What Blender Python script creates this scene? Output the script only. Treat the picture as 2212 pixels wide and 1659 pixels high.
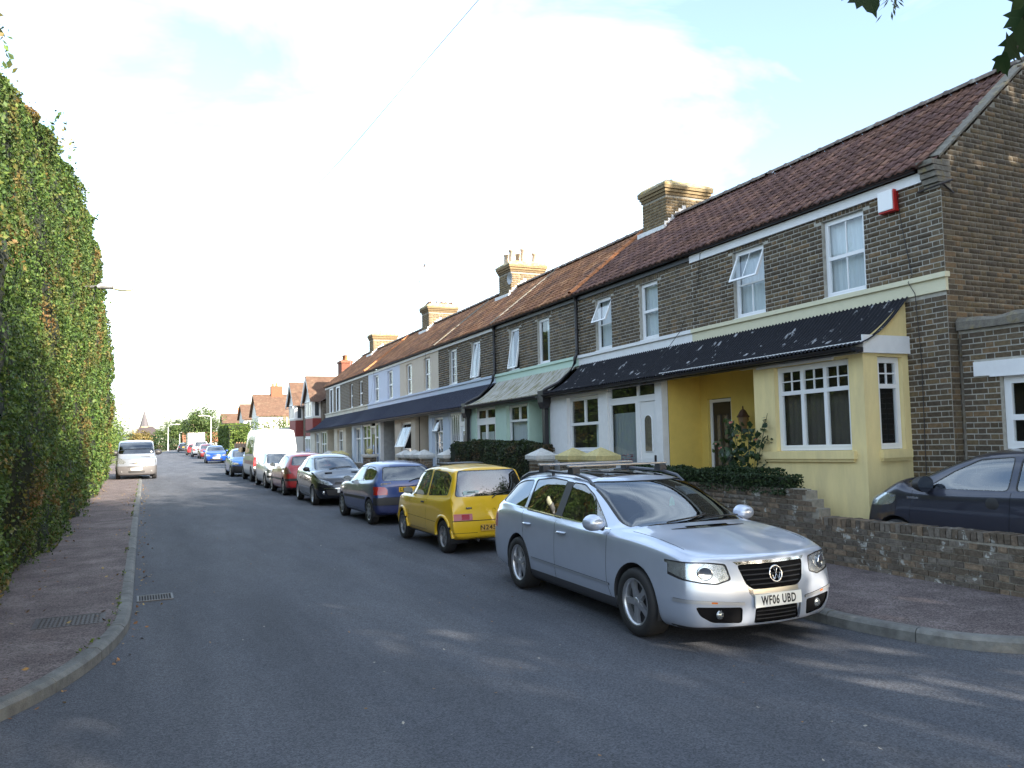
import bpy, bmesh, math, random
import numpy as np
from mathutils import Vector, Matrix, Euler
R = math.radians
random.seed(7); RNG = np.random.default_rng(11)
for _o in list(bpy.data.objects): bpy.data.objects.remove(_o)
S = bpy.context.scene
# ------------------------------------------------------------------ camera
cam = bpy.data.cameras.new('camera'); camo = bpy.data.objects.new('camera', cam)
S.collection.objects.link(camo); S.camera = camo
PITCH, ROLL, YAW, EYE = 0.0605, -0.0215, 0.4379, 1.9498
cam.sensor_width = 36.0; cam.lens = 36.0*1736.14/2212.0
cam.clip_start = 0.05; cam.clip_end = 4000
_f = Vector((math.sin(YAW)*math.cos(PITCH), math.cos(YAW)*math.cos(PITCH), math.sin(PITCH)))
_r = Vector((math.cos(YAW), -math.sin(YAW), 0)); _u = _r.cross(_f)
_r2 = _r*math.cos(ROLL)+_u*math.sin(ROLL); _u2 = -_r*math.sin(ROLL)+_u*math.cos(ROLL)
camo.matrix_world = Matrix(((_r2.x, _u2.x, -_f.x, 0), (_r2.y, _u2.y, -_f.y, 0), (_r2.z, _u2.z, -_f.z, EYE), (0, 0, 0, 1)))
# ------------------------------------------------------------------ world, sun, exposure
SUN_EL, SUN_H = R(24), Vector((0.375, -0.927, 0)).normalized()
W = bpy.data.worlds.new('World'); S.world = W; W.use_nodes = True
nt = W.node_tree; nt.nodes.clear()
def wn(t, **k):
    n = nt.nodes.new(t)
    for a, b in k.items(): setattr(n, a, b)
    return n
sky = wn('ShaderNodeTexSky', sky_type='NISHITA', sun_disc=False, sun_elevation=SUN_EL,
         sun_rotation=math.atan2(SUN_H.x, SUN_H.y), air_density=1.0, dust_density=1.6, ozone_density=1.0)
tcn = wn('ShaderNodeTexCoord'); mp = wn('ShaderNodeMapping'); mp.inputs['Scale'].default_value = (1.0, 1.0, 2.6)
mp.inputs['Rotation'].default_value = (0.2, 0.35, 0.5)
ns = wn('ShaderNodeTexNoise'); ns.inputs['Scale'].default_value = 2.1; ns.inputs['Detail'].default_value = 7; ns.inputs['Roughness'].default_value = 0.55
ns.inputs['Distortion'].default_value = 0.6
rmp = wn('ShaderNodeValToRGB'); rmp.color_ramp.elements[0].position = 0.40; rmp.color_ramp.elements[1].position = 0.76
rmp.color_ramp.elements[0].color = (0.04, 0.04, 0.04, 1); rmp.color_ramp.elements[1].color = (0.75, 0.75, 0.75, 1)
mx = wn('ShaderNodeMix', data_type='RGBA'); mx.inputs['B'].default_value = (6.6, 7.6, 8.3, 1)
bg = wn('ShaderNodeBackground'); bg.inputs['Strength'].default_value = 0.12
wo = wn('ShaderNodeOutputWorld')
L = nt.links.new
L(tcn.outputs['Generated'], mp.inputs['Vector']); L(mp.outputs['Vector'], ns.inputs['Vector']); L(ns.outputs['Fac'], rmp.inputs['Fac'])
L(rmp.outputs['Color'], mx.inputs['Factor']); L(sky.outputs['Color'], mx.inputs['A']); L(mx.outputs['Result'], bg.inputs['Color']); L(bg.outputs['Background'], wo.inputs['Surface'])
sl = bpy.data.lights.new('sun', 'SUN'); sl.energy = 5.0; sl.angle = R(0.53); sl.color = (1.0, 0.89, 0.74)
so = bpy.data.objects.new('sun', sl); S.collection.objects.link(so)
_sd = Vector((SUN_H.x*math.cos(SUN_EL), SUN_H.y*math.cos(SUN_EL), math.sin(SUN_EL)))
so.rotation_euler = _sd.to_track_quat('Z', 'Y').to_euler(); so.location = (20, -40, 30)
S.view_settings.view_transform = 'Standard'; S.view_settings.look = 'None'; S.view_settings.gamma = 1
S.view_settings.use_curve_mapping = False; S.view_settings.exposure = 2.0
# ------------------------------------------------------------------ helpers: materials
MATS = {}
def mat(name, col=(.5, .5, .5), rough=.6, metal=0., var=0., vscale=4., detail=4., bump=0., bscale=40., rnd=0., hue=0., spec=.5, coat=0., col2=None, fac=(.4, .65), stretch=(1, 1, 1), emit=None, rnd_cols=None, trans=0.):
    """procedural Principled material. var: noise darkening; col2: blotches; rnd: per object / island value shift; rnd_cols: palette picked per island/object"""
    if name in MATS: return MATS[name]
    m = bpy.data.materials.new(name); m.use_nodes = True; t = m.node_tree; n = t.nodes; l = t.links.new
    b = n['Principled BSDF']; b.inputs['Roughness'].default_value = rough; b.inputs['Metallic'].default_value = metal
    b.inputs['Specular IOR Level'].default_value = spec; b.inputs['Coat Weight'].default_value = coat; b.inputs['Coat Roughness'].default_value = .04
    tc = n.new('ShaderNodeTexCoord'); mp = n.new('ShaderNodeMapping'); mp.inputs['Scale'].default_value = stretch; l(tc.outputs['Object'], mp.inputs['Vector'])
    geo = n.new('ShaderNodeNewGeometry'); oi = n.new('ShaderNodeObjectInfo')
    if name.startswith('w_'):   # world-position based (for many small shared-mesh pieces)
        l(geo.outputs['Position'], mp.inputs['Vector'])
    add = n.new('ShaderNodeMath'); add.operation = 'ADD'; l(geo.outputs['Random Per Island'], add.inputs[0]); l(oi.outputs['Random'], add.inputs[1])
    fr = n.new('ShaderNodeMath'); fr.operation = 'FRACT'; l(add.outputs[0], fr.inputs[0])
    c = None
    if rnd_cols:
        rp = n.new('ShaderNodeValToRGB'); rp.color_ramp.interpolation = 'CONSTANT' if len(rnd_cols) > 2 else 'LINEAR'
        e = rp.color_ramp.elements
        while len(e) < len(rnd_cols): e.new(0.5)
        for i, k in enumerate(rnd_cols):
            e[i].position = i/len(rnd_cols) if len(rnd_cols) > 2 else float(i); e[i].color = (*k, 1)
        l(fr.outputs[0], rp.inputs['Fac']); c = rp.outputs['Color']
    else:
        rgb = n.new('ShaderNodeRGB'); rgb.outputs[0].default_value = (*col, 1); c = rgb.outputs[0]
    if col2:
        nz = n.new('ShaderNodeTexNoise'); nz.inputs['Scale'].default_value = vscale; nz.inputs['Detail'].default_value = detail; nz.inputs['Roughness'].default_value = .6
        l(mp.outputs['Vector'], nz.inputs['Vector'])
        mr = n.new('ShaderNodeMapRange'); mr.inputs['From Min'].default_value = fac[0]; mr.inputs['From Max'].default_value = fac[1]; l(nz.outputs['Fac'], mr.inputs['Value'])
        mx = n.new('ShaderNodeMix'); mx.data_type = 'RGBA'; mx.inputs['B'].default_value = (*col2, 1); l(c, mx.inputs['A']); l(mr.outputs['Result'], mx.inputs['Factor']); c = mx.outputs['Result']
    if var:
        nz = n.new('ShaderNodeTexNoise'); nz.inputs['Scale'].default_value = vscale*2.3; nz.inputs['Detail'].default_value = 6; nz.inputs['Roughness'].default_value = .65
        l(mp.outputs['Vector'], nz.inputs['Vector'])
        mr = n.new('ShaderNodeMapRange'); mr.inputs['From Min'].default_value = .3; mr.inputs['From Max'].default_value = .7
        mr.inputs['To Min'].default_value = 1-var; mr.inputs['To Max'].default_value = 1+var*.7; l(nz.outputs['Fac'], mr.inputs['Value'])
        vm = n.new('ShaderNodeVectorMath'); vm.operation = 'SCALE'; l(c, vm.inputs[0]); l(mr.outputs['Result'], vm.inputs['Scale']); c = vm.outputs[0]
    if rnd or hue:
        hs = n.new('ShaderNodeHueSaturation'); l(c, hs.inputs['Color'])
        mr = n.new('ShaderNodeMapRange'); mr.inputs['To Min'].default_value = 1-rnd; mr.inputs['To Max'].default_value = 1+rnd*.8; l(fr.outputs[0], mr.inputs['Value']); l(mr.outputs['Result'], hs.inputs['Value'])
        if hue:
            m7 = n.new('ShaderNodeMath'); m7.operation = 'MULTIPLY'; m7.inputs[1].default_value = 7.31; l(fr.outputs[0], m7.inputs[0])
            f2 = n.new('ShaderNodeMath'); f2.operation = 'FRACT'; l(m7.outputs[0], f2.inputs[0])
            mr = n.new('ShaderNodeMapRange'); mr.inputs['To Min'].default_value = .5-hue; mr.inputs['To Max'].default_value = .5+hue; l(f2.outputs[0], mr.inputs['Value']); l(mr.outputs['Result'], hs.inputs['Hue'])
        c = hs.outputs['Color']
    l(c, b.inputs['Base Color'])
    if bump:
        nz = n.new('ShaderNodeTexNoise'); nz.inputs['Scale'].default_value = bscale; nz.inputs['Detail'].default_value = 5; l(mp.outputs['Vector'], nz.inputs['Vector'])
        bp = n.new('ShaderNodeBump'); bp.inputs['Strength'].default_value = bump; bp.inputs['Distance'].default_value = .02; l(nz.outputs['Fac'], bp.inputs['Height']); l(bp.outputs['Normal'], b.inputs['Normal'])
    if emit: b.inputs['Emission Color'].default_value = (*emit[0], 1); b.inputs['Emission Strength'].default_value = emit[1]
    if trans:
        tr = n.new('ShaderNodeBsdfTranslucent'); l(c, tr.inputs['Color']); ms = n.new('ShaderNodeMixShader'); ms.inputs['Fac'].default_value = trans
        l(b.outputs['BSDF'], ms.inputs[1]); l(tr.outputs['BSDF'], ms.inputs[2]); l(ms.outputs['Shader'], n['Material Output'].inputs['Surface'])
    MATS[name] = m; return m
def glass(name, tint=(.75, .8, .8), ior=1.6, rough=.01, fmin=0.):
    if name in MATS: return MATS[name]
    m = bpy.data.materials.new(name); m.use_nodes = True; t = m.node_tree; n = t.nodes; l = t.links.new
    n.remove(n['Principled BSDF'])
    tr = n.new('ShaderNodeBsdfTransparent'); tr.inputs['Color'].default_value = (*tint, 1)
    gl = n.new('ShaderNodeBsdfGlossy'); gl.inputs['Roughness'].default_value = rough; gl.inputs['Color'].default_value = (.95, .97, 1, 1)
    fr = n.new('ShaderNodeFresnel'); ge = n.new('ShaderNodeNewGeometry'); iv = n.new('ShaderNodeMapRange'); iv.inputs['To Min'].default_value = ior; iv.inputs['To Max'].default_value = 1/ior; l(ge.outputs['Backfacing'], iv.inputs['Value']); l(iv.outputs['Result'], fr.inputs['IOR'])
    mr = n.new('ShaderNodeMapRange'); mr.inputs['To Min'].default_value = fmin; l(fr.outputs['Fac'], mr.inputs['Value'])
    ms = n.new('ShaderNodeMixShader'); l(mr.outputs['Result'], ms.inputs['Fac']); l(tr.outputs['BSDF'], ms.inputs[1]); l(gl.outputs['BSDF'], ms.inputs[2])
    l(ms.outputs['Shader'], n['Material Output'].inputs['Surface']); MATS[name] = m; return m
# ------------------------------------------------------------------ helpers: objects
ORG = {}
COL = S.collection
def tag(o, label=None, cat=None, group=None, kind=None):
    if label: o['label'] = label
    if cat: o['category'] = cat
    if group: o['group'] = group
    if kind: o['kind'] = kind
    return o
def thing(name, label, cat, loc=(0, 0, 0), rz=0., group=None, local=False):
    o = bpy.data.objects.new(name, None); o.empty_display_size = .2; o.location = loc; o.rotation_euler = (0, 0, rz); COL.objects.link(o)
    ORG[o] = Vector((0, 0, 0)) if local else Vector(loc)
    return tag(o, label, cat, group)
def link(name, me, parent=None):
    o = bpy.data.objects.new(name, me); COL.objects.link(o)
    if parent is not None: o.parent = parent; ORG[o] = ORG.get(parent, Vector((0, 0, 0)))
    return o
def copy_tree(o, parent=None, mats=None):
    c = o.copy(); COL.objects.link(c); c.parent = parent
    for ch in o.children: copy_tree(ch, c)
    return c
def mesh_np(name, V, F, m, parent=None, smooth=False, org=None):
    """V (n,3) float array, F (m,k) int array of same-size faces"""
    me = bpy.data.meshes.new(name); V = np.asarray(V, np.float32); F = np.asarray(F, np.int32)
    if parent is not None and org is None: org = ORG.get(parent)
    if org is not None: V = V-np.array(org, np.float32)
    k = F.shape[1]
    me.vertices.add(len(V)); me.vertices.foreach_set('co', V.ravel()); me.loops.add(F.size); me.loops.foreach_set('vertex_index', F.ravel())
    me.polygons.add(len(F)); me.polygons.foreach_set('loop_start', np.arange(len(F), dtype=np.int32)*k); me.polygons.foreach_set('loop_total', np.full(len(F), k, np.int32))
    if smooth: me.polygons.foreach_set('use_smooth', np.ones(len(F), bool))
    me.update(); me.validate(); me.materials.append(m)
    return link(name, me, parent)
class MB:
    def __init__(s, xf=None): s.v = []; s.f = []; s.sm = []; s.xf = xf
    def pts(s, P): i = len(s.v); s.v += [tuple(p) for p in P]; return i
    def quad(s, *P, sm=False): i = s.pts(P); s.f.append(tuple(range(i, i+len(P)))); s.sm.append(sm); return s
    def box(s, x0, x1, y0, y1, z0, z1):
        if x0 > x1: x0, x1 = x1, x0
        if y0 > y1: y0, y1 = y1, y0
        if z0 > z1: z0, z1 = z1, z0
        i = s.pts([(x0, y0, z0), (x1, y0, z0), (x1, y1, z0), (x0, y1, z0), (x0, y0, z1), (x1, y0, z1), (x1, y1, z1), (x0, y1, z1)])
        for q in ((0, 3, 2, 1), (4, 5, 6, 7), (0, 1, 5, 4), (1, 2, 6, 5), (2, 3, 7, 6), (3, 0, 4, 7)): s.f.append(tuple(i+a for a in q)); s.sm.append(False)
        return s
    def prism(s, poly, a, b, axis='y', sm=False):
        """poly 2D in the two other axes (x,z for y; x,y for z; y,z for x)"""
        def P(p, t): return (p[0], t, p[1]) if axis == 'y' else ((p[0], p[1], t) if axis == 'z' else (t, p[0], p[1]))
        n = len(poly); i = s.pts([P(p, a) for p in poly]+[P(p, b) for p in poly])
        s.f.append(tuple(range(i, i+n))); s.sm.append(False); s.f.append(tuple(range(i+2*n-1, i+n-1, -1))); s.sm.append(False)
        for k in range(n): j = (k+1) % n; s.f.append((i+k, i+n+k, i+n+j, i+j)); s.sm.append(sm)
        return s
    def tube(s, path, r, n=8, cap=True):
        path = [Vector(p) for p in path]; rs = r if isinstance(r, (list, tuple)) else [r]*len(path); base = len(s.v)
        for k, p in enumerate(path):
            d = (path[min(k+1, len(path)-1)]-path[max(k-1, 0)]).normalized()
            a = d.cross(Vector((0, 0, 1)) if abs(d.z) < .9 else Vector((1, 0, 0))).normalized(); b = d.cross(a)
            for q in range(n): t = 2*math.pi*q/n; s.v.append(tuple(p+(a*math.cos(t)+b*math.sin(t))*rs[k]))
        for k in range(len(path)-1):
            for q in range(n): s.f.append((base+k*n+q, base+k*n+(q+1) % n, base+(k+1)*n+(q+1) % n, base+(k+1)*n+q)); s.sm.append(True)
        if cap:
            s.f.append(tuple(base+q for q in range(n))); s.sm.append(False); e = base+(len(path)-1)*n; s.f.append(tuple(e+n-1-q for q in range(n))); s.sm.append(False)
        return s
    def lathe(s, prof, c=(0, 0, 0), n=24, axis='z', sm=True, a0=0., a1=2*math.pi):
        """prof list of (r, h)"""
        base = len(s.v); full = abs(a1-a0-2*math.pi) < 1e-6; m = n if full else n+1
        for (r, h) in prof:
            for q in range(m):
                t = a0+(a1-a0)*q/n; u, w = r*math.cos(t), r*math.sin(t)
                p = (u, w, h) if axis == 'z' else ((u, h, w) if axis == 'y' else (h, u, w))
                s.v.append((c[0]+p[0], c[1]+p[1], c[2]+p[2]))
        for k in range(len(prof)-1):
            for q in range(n):
                q2 = (q+1) % m; s.f.append((base+k*m+q, base+k*m+q2, base+(k+1)*m+q2, base+(k+1)*m+q)); s.sm.append(sm)
        return s
    def grid(s, P, sm=True, closed=False):
        base = len(s.v); a, b = len(P), len(P[0])
        for r in P: s.v += [tuple(p) for p in r]
        for i in range(a-1):
            for j in range(b if closed else b-1): j2 = (j+1) % b; s.f.append((base+i*b+j, base+i*b+j2, base+(i+1)*b+j2, base+(i+1)*b+j)); s.sm.append(sm)
        return s
    def build(s, name, m, parent=None, bevel=0., kind=None, subd=0):
        v = [s.xf(*p) for p in s.v] if s.xf else s.v
        if parent is not None and parent in ORG: o = ORG[parent]; v = [(p[0]-o[0], p[1]-o[1], p[2]-o[2]) for p in v]
        me = bpy.data.meshes.new(name); me.from_pydata(v, [], s.f); me.polygons.foreach_set('use_smooth', s.sm); me.update(); me.materials.append(m)
        if bevel or subd:
            b = bmesh.new(); b.from_mesh(me)
            bmesh.ops.remove_doubles(b, verts=b.verts, dist=1e-5)
            if bevel:
                es = [e for e in b.edges if len(e.link_faces) == 2 and e.calc_face_angle(0) > R(35)]
                bmesh.ops.bevel(b, geom=es, offset=bevel, segments=2, profile=.6, affect='EDGES', clamp_overlap=True)
            b.to_mesh(me); b.free()
        ob = link(name, me, parent)
        if kind: ob['kind'] = kind
        return ob
def text_mesh(txt, size, name, m, parent, M, extrude=.002, sx=1., align='CENTER', bold=0.):
    """flat lettering; M maps text plane (x right, y up, z out) to the parent's frame"""
    cu = bpy.data.curves.new(name, 'FONT'); cu.body = txt; cu.size = size; cu.align_x = align; cu.align_y = 'CENTER'; cu.extrude = extrude; cu.offset = bold; cu.resolution_u = 3; cu.space_character = 1.12
    to = bpy.data.objects.new(name, cu); COL.objects.link(to); bpy.context.view_layer.update()
    me = bpy.data.meshes.new_from_object(to.evaluated_get(bpy.context.evaluated_depsgraph_get())); bpy.data.objects.remove(to); bpy.data.curves.remove(cu)
    me.transform(M @ Matrix.Diagonal((sx, 1, 1, 1))); me.materials.clear(); me.materials.append(m)
    o = link(name, me, parent); return o
# ------------------------------------------------------------------ materials used by the setting
M_asph = mat('asphalt', (.054, .059, .072), .85, var=.22, vscale=.8, col2=(.08, .085, .098), fac=(.42, .7), stretch=(1, .22, 1), bump=.5, bscale=170., spec=.35)
def _speckle(m, amt=.35, sc=140.):
    n = m.node_tree.nodes; l = m.node_tree.links.new; b = n['Principled BSDF']; src = b.inputs['Base Color'].links[0].from_socket
    tc = n.new('ShaderNodeTexCoord'); vo = n.new('ShaderNodeTexVoronoi'); vo.inputs['Scale'].default_value = sc; l(tc.outputs['Object'], vo.inputs['Vector'])
    sp = n.new('ShaderNodeSeparateColor'); l(vo.outputs['Color'], sp.inputs['Color'])
    mr = n.new('ShaderNodeMapRange'); mr.inputs['To Min'].default_value = 1-amt; mr.inputs['To Max'].default_value = 1+amt*1.3; l(sp.outputs['Red'], mr.inputs['Value'])
    vm = n.new('ShaderNodeVectorMath'); vm.operation = 'SCALE'; l(src, vm.inputs[0]); l(mr.outputs['Result'], vm.inputs['Scale']); l(vm.outputs[0], b.inputs['Base Color'])
_speckle(M_asph, .4, 95.)
M_pave = mat('pavement_tarmac', (.108, .088, .088), .9, var=.28, vscale=1.6, col2=(.16, .135, .132), fac=(.45, .7), bump=.6, bscale=150., spec=.3); _speckle(M_pave, .5, 80.)
M_kerb = mat('kerb_concrete', (.14, .145, .14), .85, var=.25, vscale=5, bump=.4, bscale=90., rnd=.15, col2=(.09, .092, .09))
M_earth = mat('earth_grass', (.07, .085, .035), .95, var=.4, vscale=.5, col2=(.12, .1, .06))
M_yard = mat('yard_concrete', (.2, .19, .17), .9, var=.3, vscale=1.5)
M_iron = mat('cast_iron', (.075, .068, .07), .6, .6, var=.3, vscale=12, bump=.3)
M_mortar = mat('mortar', (.4, .385, .34), .95, var=.25, vscale=6, bump=.4, bscale=60)
M_mortar_d = mat('mortar_dark', (.26, .24, .2), .95, var=.3, vscale=6, bump=.4, bscale=60)
BR = [(0.118, 0.088, 0.056), (0.134, 0.1, 0.062), (0.105, 0.08, 0.055), (0.122, 0.092, 0.062), (0.088, 0.069, 0.05), (0.151, 0.112, 0.065), (0.109, 0.083, 0.055), (0.097, 0.075, 0.054), (0.162, 0.109, 0.062), (0.127, 0.098, 0.065)]
M_brick = mat('w_brick', rnd_cols=BR, rough=.9, var=.35, vscale=9, bump=.5, bscale=60, rnd=.22, spec=.25)
M_brick_y = mat('w_brick_yellow', rnd_cols=[(0.186, 0.136, 0.074), (0.155, 0.112, 0.062), (0.205, 0.155, 0.087), (0.136, 0.099, 0.056), (0.174, 0.124, 0.068)], rough=.9, var=.35, vscale=9, bump=.5, bscale=60, rnd=.2, spec=.25)
M_brick_w = mat('w_brick_wall', rnd_cols=[(0.148, 0.12, 0.091), (0.133, 0.111, 0.089), (0.164, 0.127, 0.094), (0.117, 0.101, 0.084), (0.184, 0.139, 0.098), (0.142, 0.125, 0.105)], rough=.95, var=.4, vscale=7, bump=.8, bscale=45, rnd=.25, col2=(.38, .38, .35), fac=(.61, .67), spec=.2)
M_coping = mat('weathered_concrete', (.17, .155, .13), .95, var=.35, vscale=6, col2=(.24, .19, .08), fac=(.55, .72), bump=.6)
M_cream = mat('cream_paint', (.63, .6, .43), .6, var=.06, vscale=2)
M_white = mat('white_paint', (.74, .75, .76), .5, var=.06, vscale=3)
M_upvc = mat('white_upvc', (.78, .79, .8), .35)
M_black = mat('black_paint', (.016, .016, .02), .45, var=.2)
M_gutter = mat('black_gutter', (.016, .016, .019), .4)
M_glass = glass('window_glass', (.82, .86, .86), 1.6)
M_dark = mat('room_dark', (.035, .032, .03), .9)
M_net = mat('net_curtain', (.72, .76, .8), .9, var=.12, vscale=6, stretch=(1, 4, .2))
M_blind = mat('venetian_blind', (.09, .075, .06), .7)
M_lead = mat('lead_flashing', (.62, .62, .62), .6, .0, var=.2)
TILES = [(0.188, 0.101, 0.077), (0.217, 0.114, 0.082), (0.16, 0.088, 0.075), (0.235, 0.129, 0.092), (0.142, 0.083, 0.074), (0.194, 0.104, 0.081)]
M_tile = mat('w_roof_tile', rnd_cols=TILES, rough=.85, var=.35, vscale=3, bump=.4, bscale=50, rnd=.28, spec=.25, col2=(.12, .066, .06), fac=(.42, .66))
M_tile2 = mat('w_roof_tile_tan', rnd_cols=[(.36, .17, .085), (.4, .195, .095), (.31, .145, .074), (.42, .215, .115), (.27, .125, .07)], rough=.85, var=.35, vscale=1.2, bump=.4, bscale=50, rnd=.28, spec=.25, col2=(.17, .095, .07), fac=(.45, .68))
M_ridge = mat('w_ridge_tile', (.13, .1, .085), .9, var=.35, vscale=7, rnd=.2, col2=(.26, .25, .22), fac=(.52, .66))
M_orange = mat('w_terracotta', (.33, .13, .05), .85, var=.3, vscale=6, rnd=.15)
# ------------------------------------------------------------------ ground, road, pavements
g = MB(); g.quad((-900, -300, -.03), (900, -300, -.03), (900, 1800, -.03), (-900, 1800, -.03)); tag(g.build('ground', M_earth), kind='structure')
g = MB(); g.quad((-60, -60, 0), (60, -60, 0), (60, 9, 0), (-60, 9, 0))
_re = [(9, -1.6, 7.2), (40, -.8, 7.2), (75, .3, 7.6), (110, 2.0, 9.2), (140, 3.6, 11), (165, 5.6, 13.5), (190, 9, 17.5), (230, 17, 27)]
for (a, b, c), (d, e, h_) in zip(_re[:-1], _re[1:]): g.quad((b, a, 0), (c, a, 0), (h_, d, 0), (e, d, 0))
tag(g.build('road', M_asph), kind='structure')
def smooth_path(P, step):
    P = [Vector(p) for p in P]; out = []
    for i in range(len(P)-1):
        p0, p1, p2, p3 = P[max(i-1, 0)], P[i], P[i+1], P[min(i+2, len(P)-1)]
        n = max(2, int((p2-p1).length/step*3))
        for k in range(n):
            t = k/n; out.append(.5*((2*p1)+(p2-p0)*t+(2*p0-5*p1+4*p2-p3)*t*t+(3*p1-p0-3*p2+p3)*t**3))
    out.append(P[-1]); return out
def resample(P, step):
    out = [P[0]]; acc = 0.
    for a, b in zip(P[:-1], P[1:]):
        d = (b-a).length
        while acc+d >= step:
            t = (step-acc)/d; a = a+(b-a)*t; out.append(a); d = (b-a).length; acc = 0.
        acc += d
    out.append(P[-1]); return out
def pavement(name, kerb, side, back, z, zk, ymax):
    """kerb: outer edge path; side: +1 when the pavement lies to +x of the edge"""
    P = smooth_path([(x, y, 0) for x, y in kerb], .3)
    def norm(path, i):
        d = (path[min(i+1, len(path)-1)]-path[max(i-1, 0)]).normalized(); n = Vector((-d.y, d.x, 0)); return n
    sgn = 1
    fine = resample(P, .15)
    if norm(fine, len(fine)//2).x*side < 0: sgn = -1
    inner = [p+norm(fine, i)*sgn*.125 for i, p in enumerate(fine)]
    g = MB(); n = len(inner)
    zz = [z if p.y < ymax else max(.03, z-(p.y-ymax)*.25) for p in inner]
    for i in range(n-1):
        a, b = inner[i], inner[i+1]
        g.quad((a.x, a.y, zz[i]), (b.x, b.y, zz[i+1]), (back(b), b.y, zz[i+1]), (back(a), a.y, zz[i]))
    pv = tag(g.build(name, M_pave), kind='structure')
    # kerb stones
    step = .92; k = 0; idx = 0; per = 6
    while idx+per < n:
        sg = list(range(idx, idx+per+1)); idx += per; mid = fine[sg[3]]
        if mid.y > 75 or mid.x < -9 or mid.x > 14: continue
        s = MB(); rows = []; dz = random.uniform(-.004, .004); g0 = .004
        for q, i in enumerate(sg):
            p, nn = fine[i], norm(fine, i)*sgn
            d = (fine[min(i+1, n-1)]-fine[max(i-1, 0)]).normalized()
            p = p+d*(g0 if q == 0 else (-g0 if q == per else 0)); zt = (zk if mid.y < ymax else max(.035, zk-(mid.y-ymax)*.25))+dz
            prof = [(0, -.05), (0, zt*.72), (.012, zt-.022), (.034, zt-.004), (.06, zt), (.125, zt), (.125, -.05)]
            rows.append([(p.x+nn.x*a, p.y+nn.y*a, b) for a, b in prof])
        s.grid(rows, sm=False); s.quad(*rows[0]); s.quad(*rows[-1][::-1])
        s.build('kerb_stone', M_kerb, pv)
    return pv
KL = [(-30, 5.1), (-6, 5.2), (-3.2, 5.35), (-2.0, 5.75), (-1.35, 6.2), (-.85, 6.78), (-.5, 7.45), (-.26, 8.2), (-.11, 8.95), (-.04, 9.8), (-.01, 12.7), (.04, 19), (.1, 26), (.16, 31), (.24, 40), (.3, 50), (.45, 75)]
KR = [(30, 3.4), (9.5, 3.7), (7.9, 3.95), (7.1, 4.2), (6.75, 4.45), (6.45, 4.8), (6.25, 5.4), (6.17, 6.1), (6.17, 8), (6.25, 15), (6.3, 30), (6.35, 60), (6.9, 110), (8.2, 160)]
pave_l = pavement('pavement_left', KL, -1, lambda p: -3.4 if p.y > 5.6 else p.x-.01-max(0, p.y-5.2)*8, .117, .122, 42.3)
pave_r = pavement('pavement_right', KR, 1, lambda p: 8.75 if p.y > 4 else p.x+.01, .117, .122, 400)
# ground behind the bends of the two pavements
g = MB(); g.quad((-30, 5.3, .112), (-3.3, 5.5, .112), (-3.3, 80, .02), (-30, 80, .02)); tag(g.build('verge_left', M_earth), kind='structure')
g = MB(); g.quad((8.6, 3.9, .2), (30, 3.6, .2), (30, 7.4, .2), (8.6, 7.4, .2)); g.quad((8.6, 7.4, .2), (30, 7.4, .2), (30, 64, -.02), (8.6, 64, -.02)); tag(g.build('yard_ground', M_yard), kind='structure')
# drain grate in the gutter, manhole cover in the pavement
dr = thing('drain_grate', 'rectangular slotted iron drain grate in the gutter by the left kerb', 'drain', (.22, 11.05, 0))
b = MB(); b.box(.02, .43, 10.84, 10.865, .001, .014); b.box(.02, .43, 11.215, 11.24, .001, .014); b.box(.02, .045, 10.865, 11.215, .001, .014); b.box(.405, .43, 10.865, 11.215, .001, .014); b.build('frame', mat('worn_steel', (.1, .1, .105), .55, .7, var=.3, vscale=20), dr)
MB().box(.045, .405, 10.865, 11.215, .0005, .003).build('pit', mat('pit_black', (.01, .01, .01), 1.), dr)
for i in range(11): MB().box(.06+i*.031, .073+i*.031, 10.866, 11.214, .0035, .013).build('bar', M_iron, dr)
mh = thing('manhole_cover', 'rusty rectangular manhole cover set in the left pavement', 'manhole cover', (-.6, 9.55, .117))
b = MB(); x0, x1, y0, y1 = -.9, -.31, 9.3, 9.79
b.box(x0, x1, y0, y1, .112, .1185); b.box(x0-.03, x1+.03, y0-.03, y0-.004, .112, .121); b.box(x0-.03, x1+.03, y1+.004, y1+.03, .112, .121); b.box(x0-.03, x0-.004, y0-.004, y1+.004, .112, .121); b.box(x1+.004, x1+.03, y0-.004, y1+.004, .112, .121); b.build('plate', M_iron, mh)
b = MB()
for i in range(14):
    for j in range(11):
        cx, cy = x0+.03+i*(x1-x0-.06)/13, y0+.03+j*(y1-y0-.06)/10; a = .012 if (i+j) % 2 else .006
        b.box(cx-a, cx+a, cy-.018+a, cy+.018-a, .118, .1225)
b.build('tread', M_iron, mh, kind='stuff')
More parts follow.
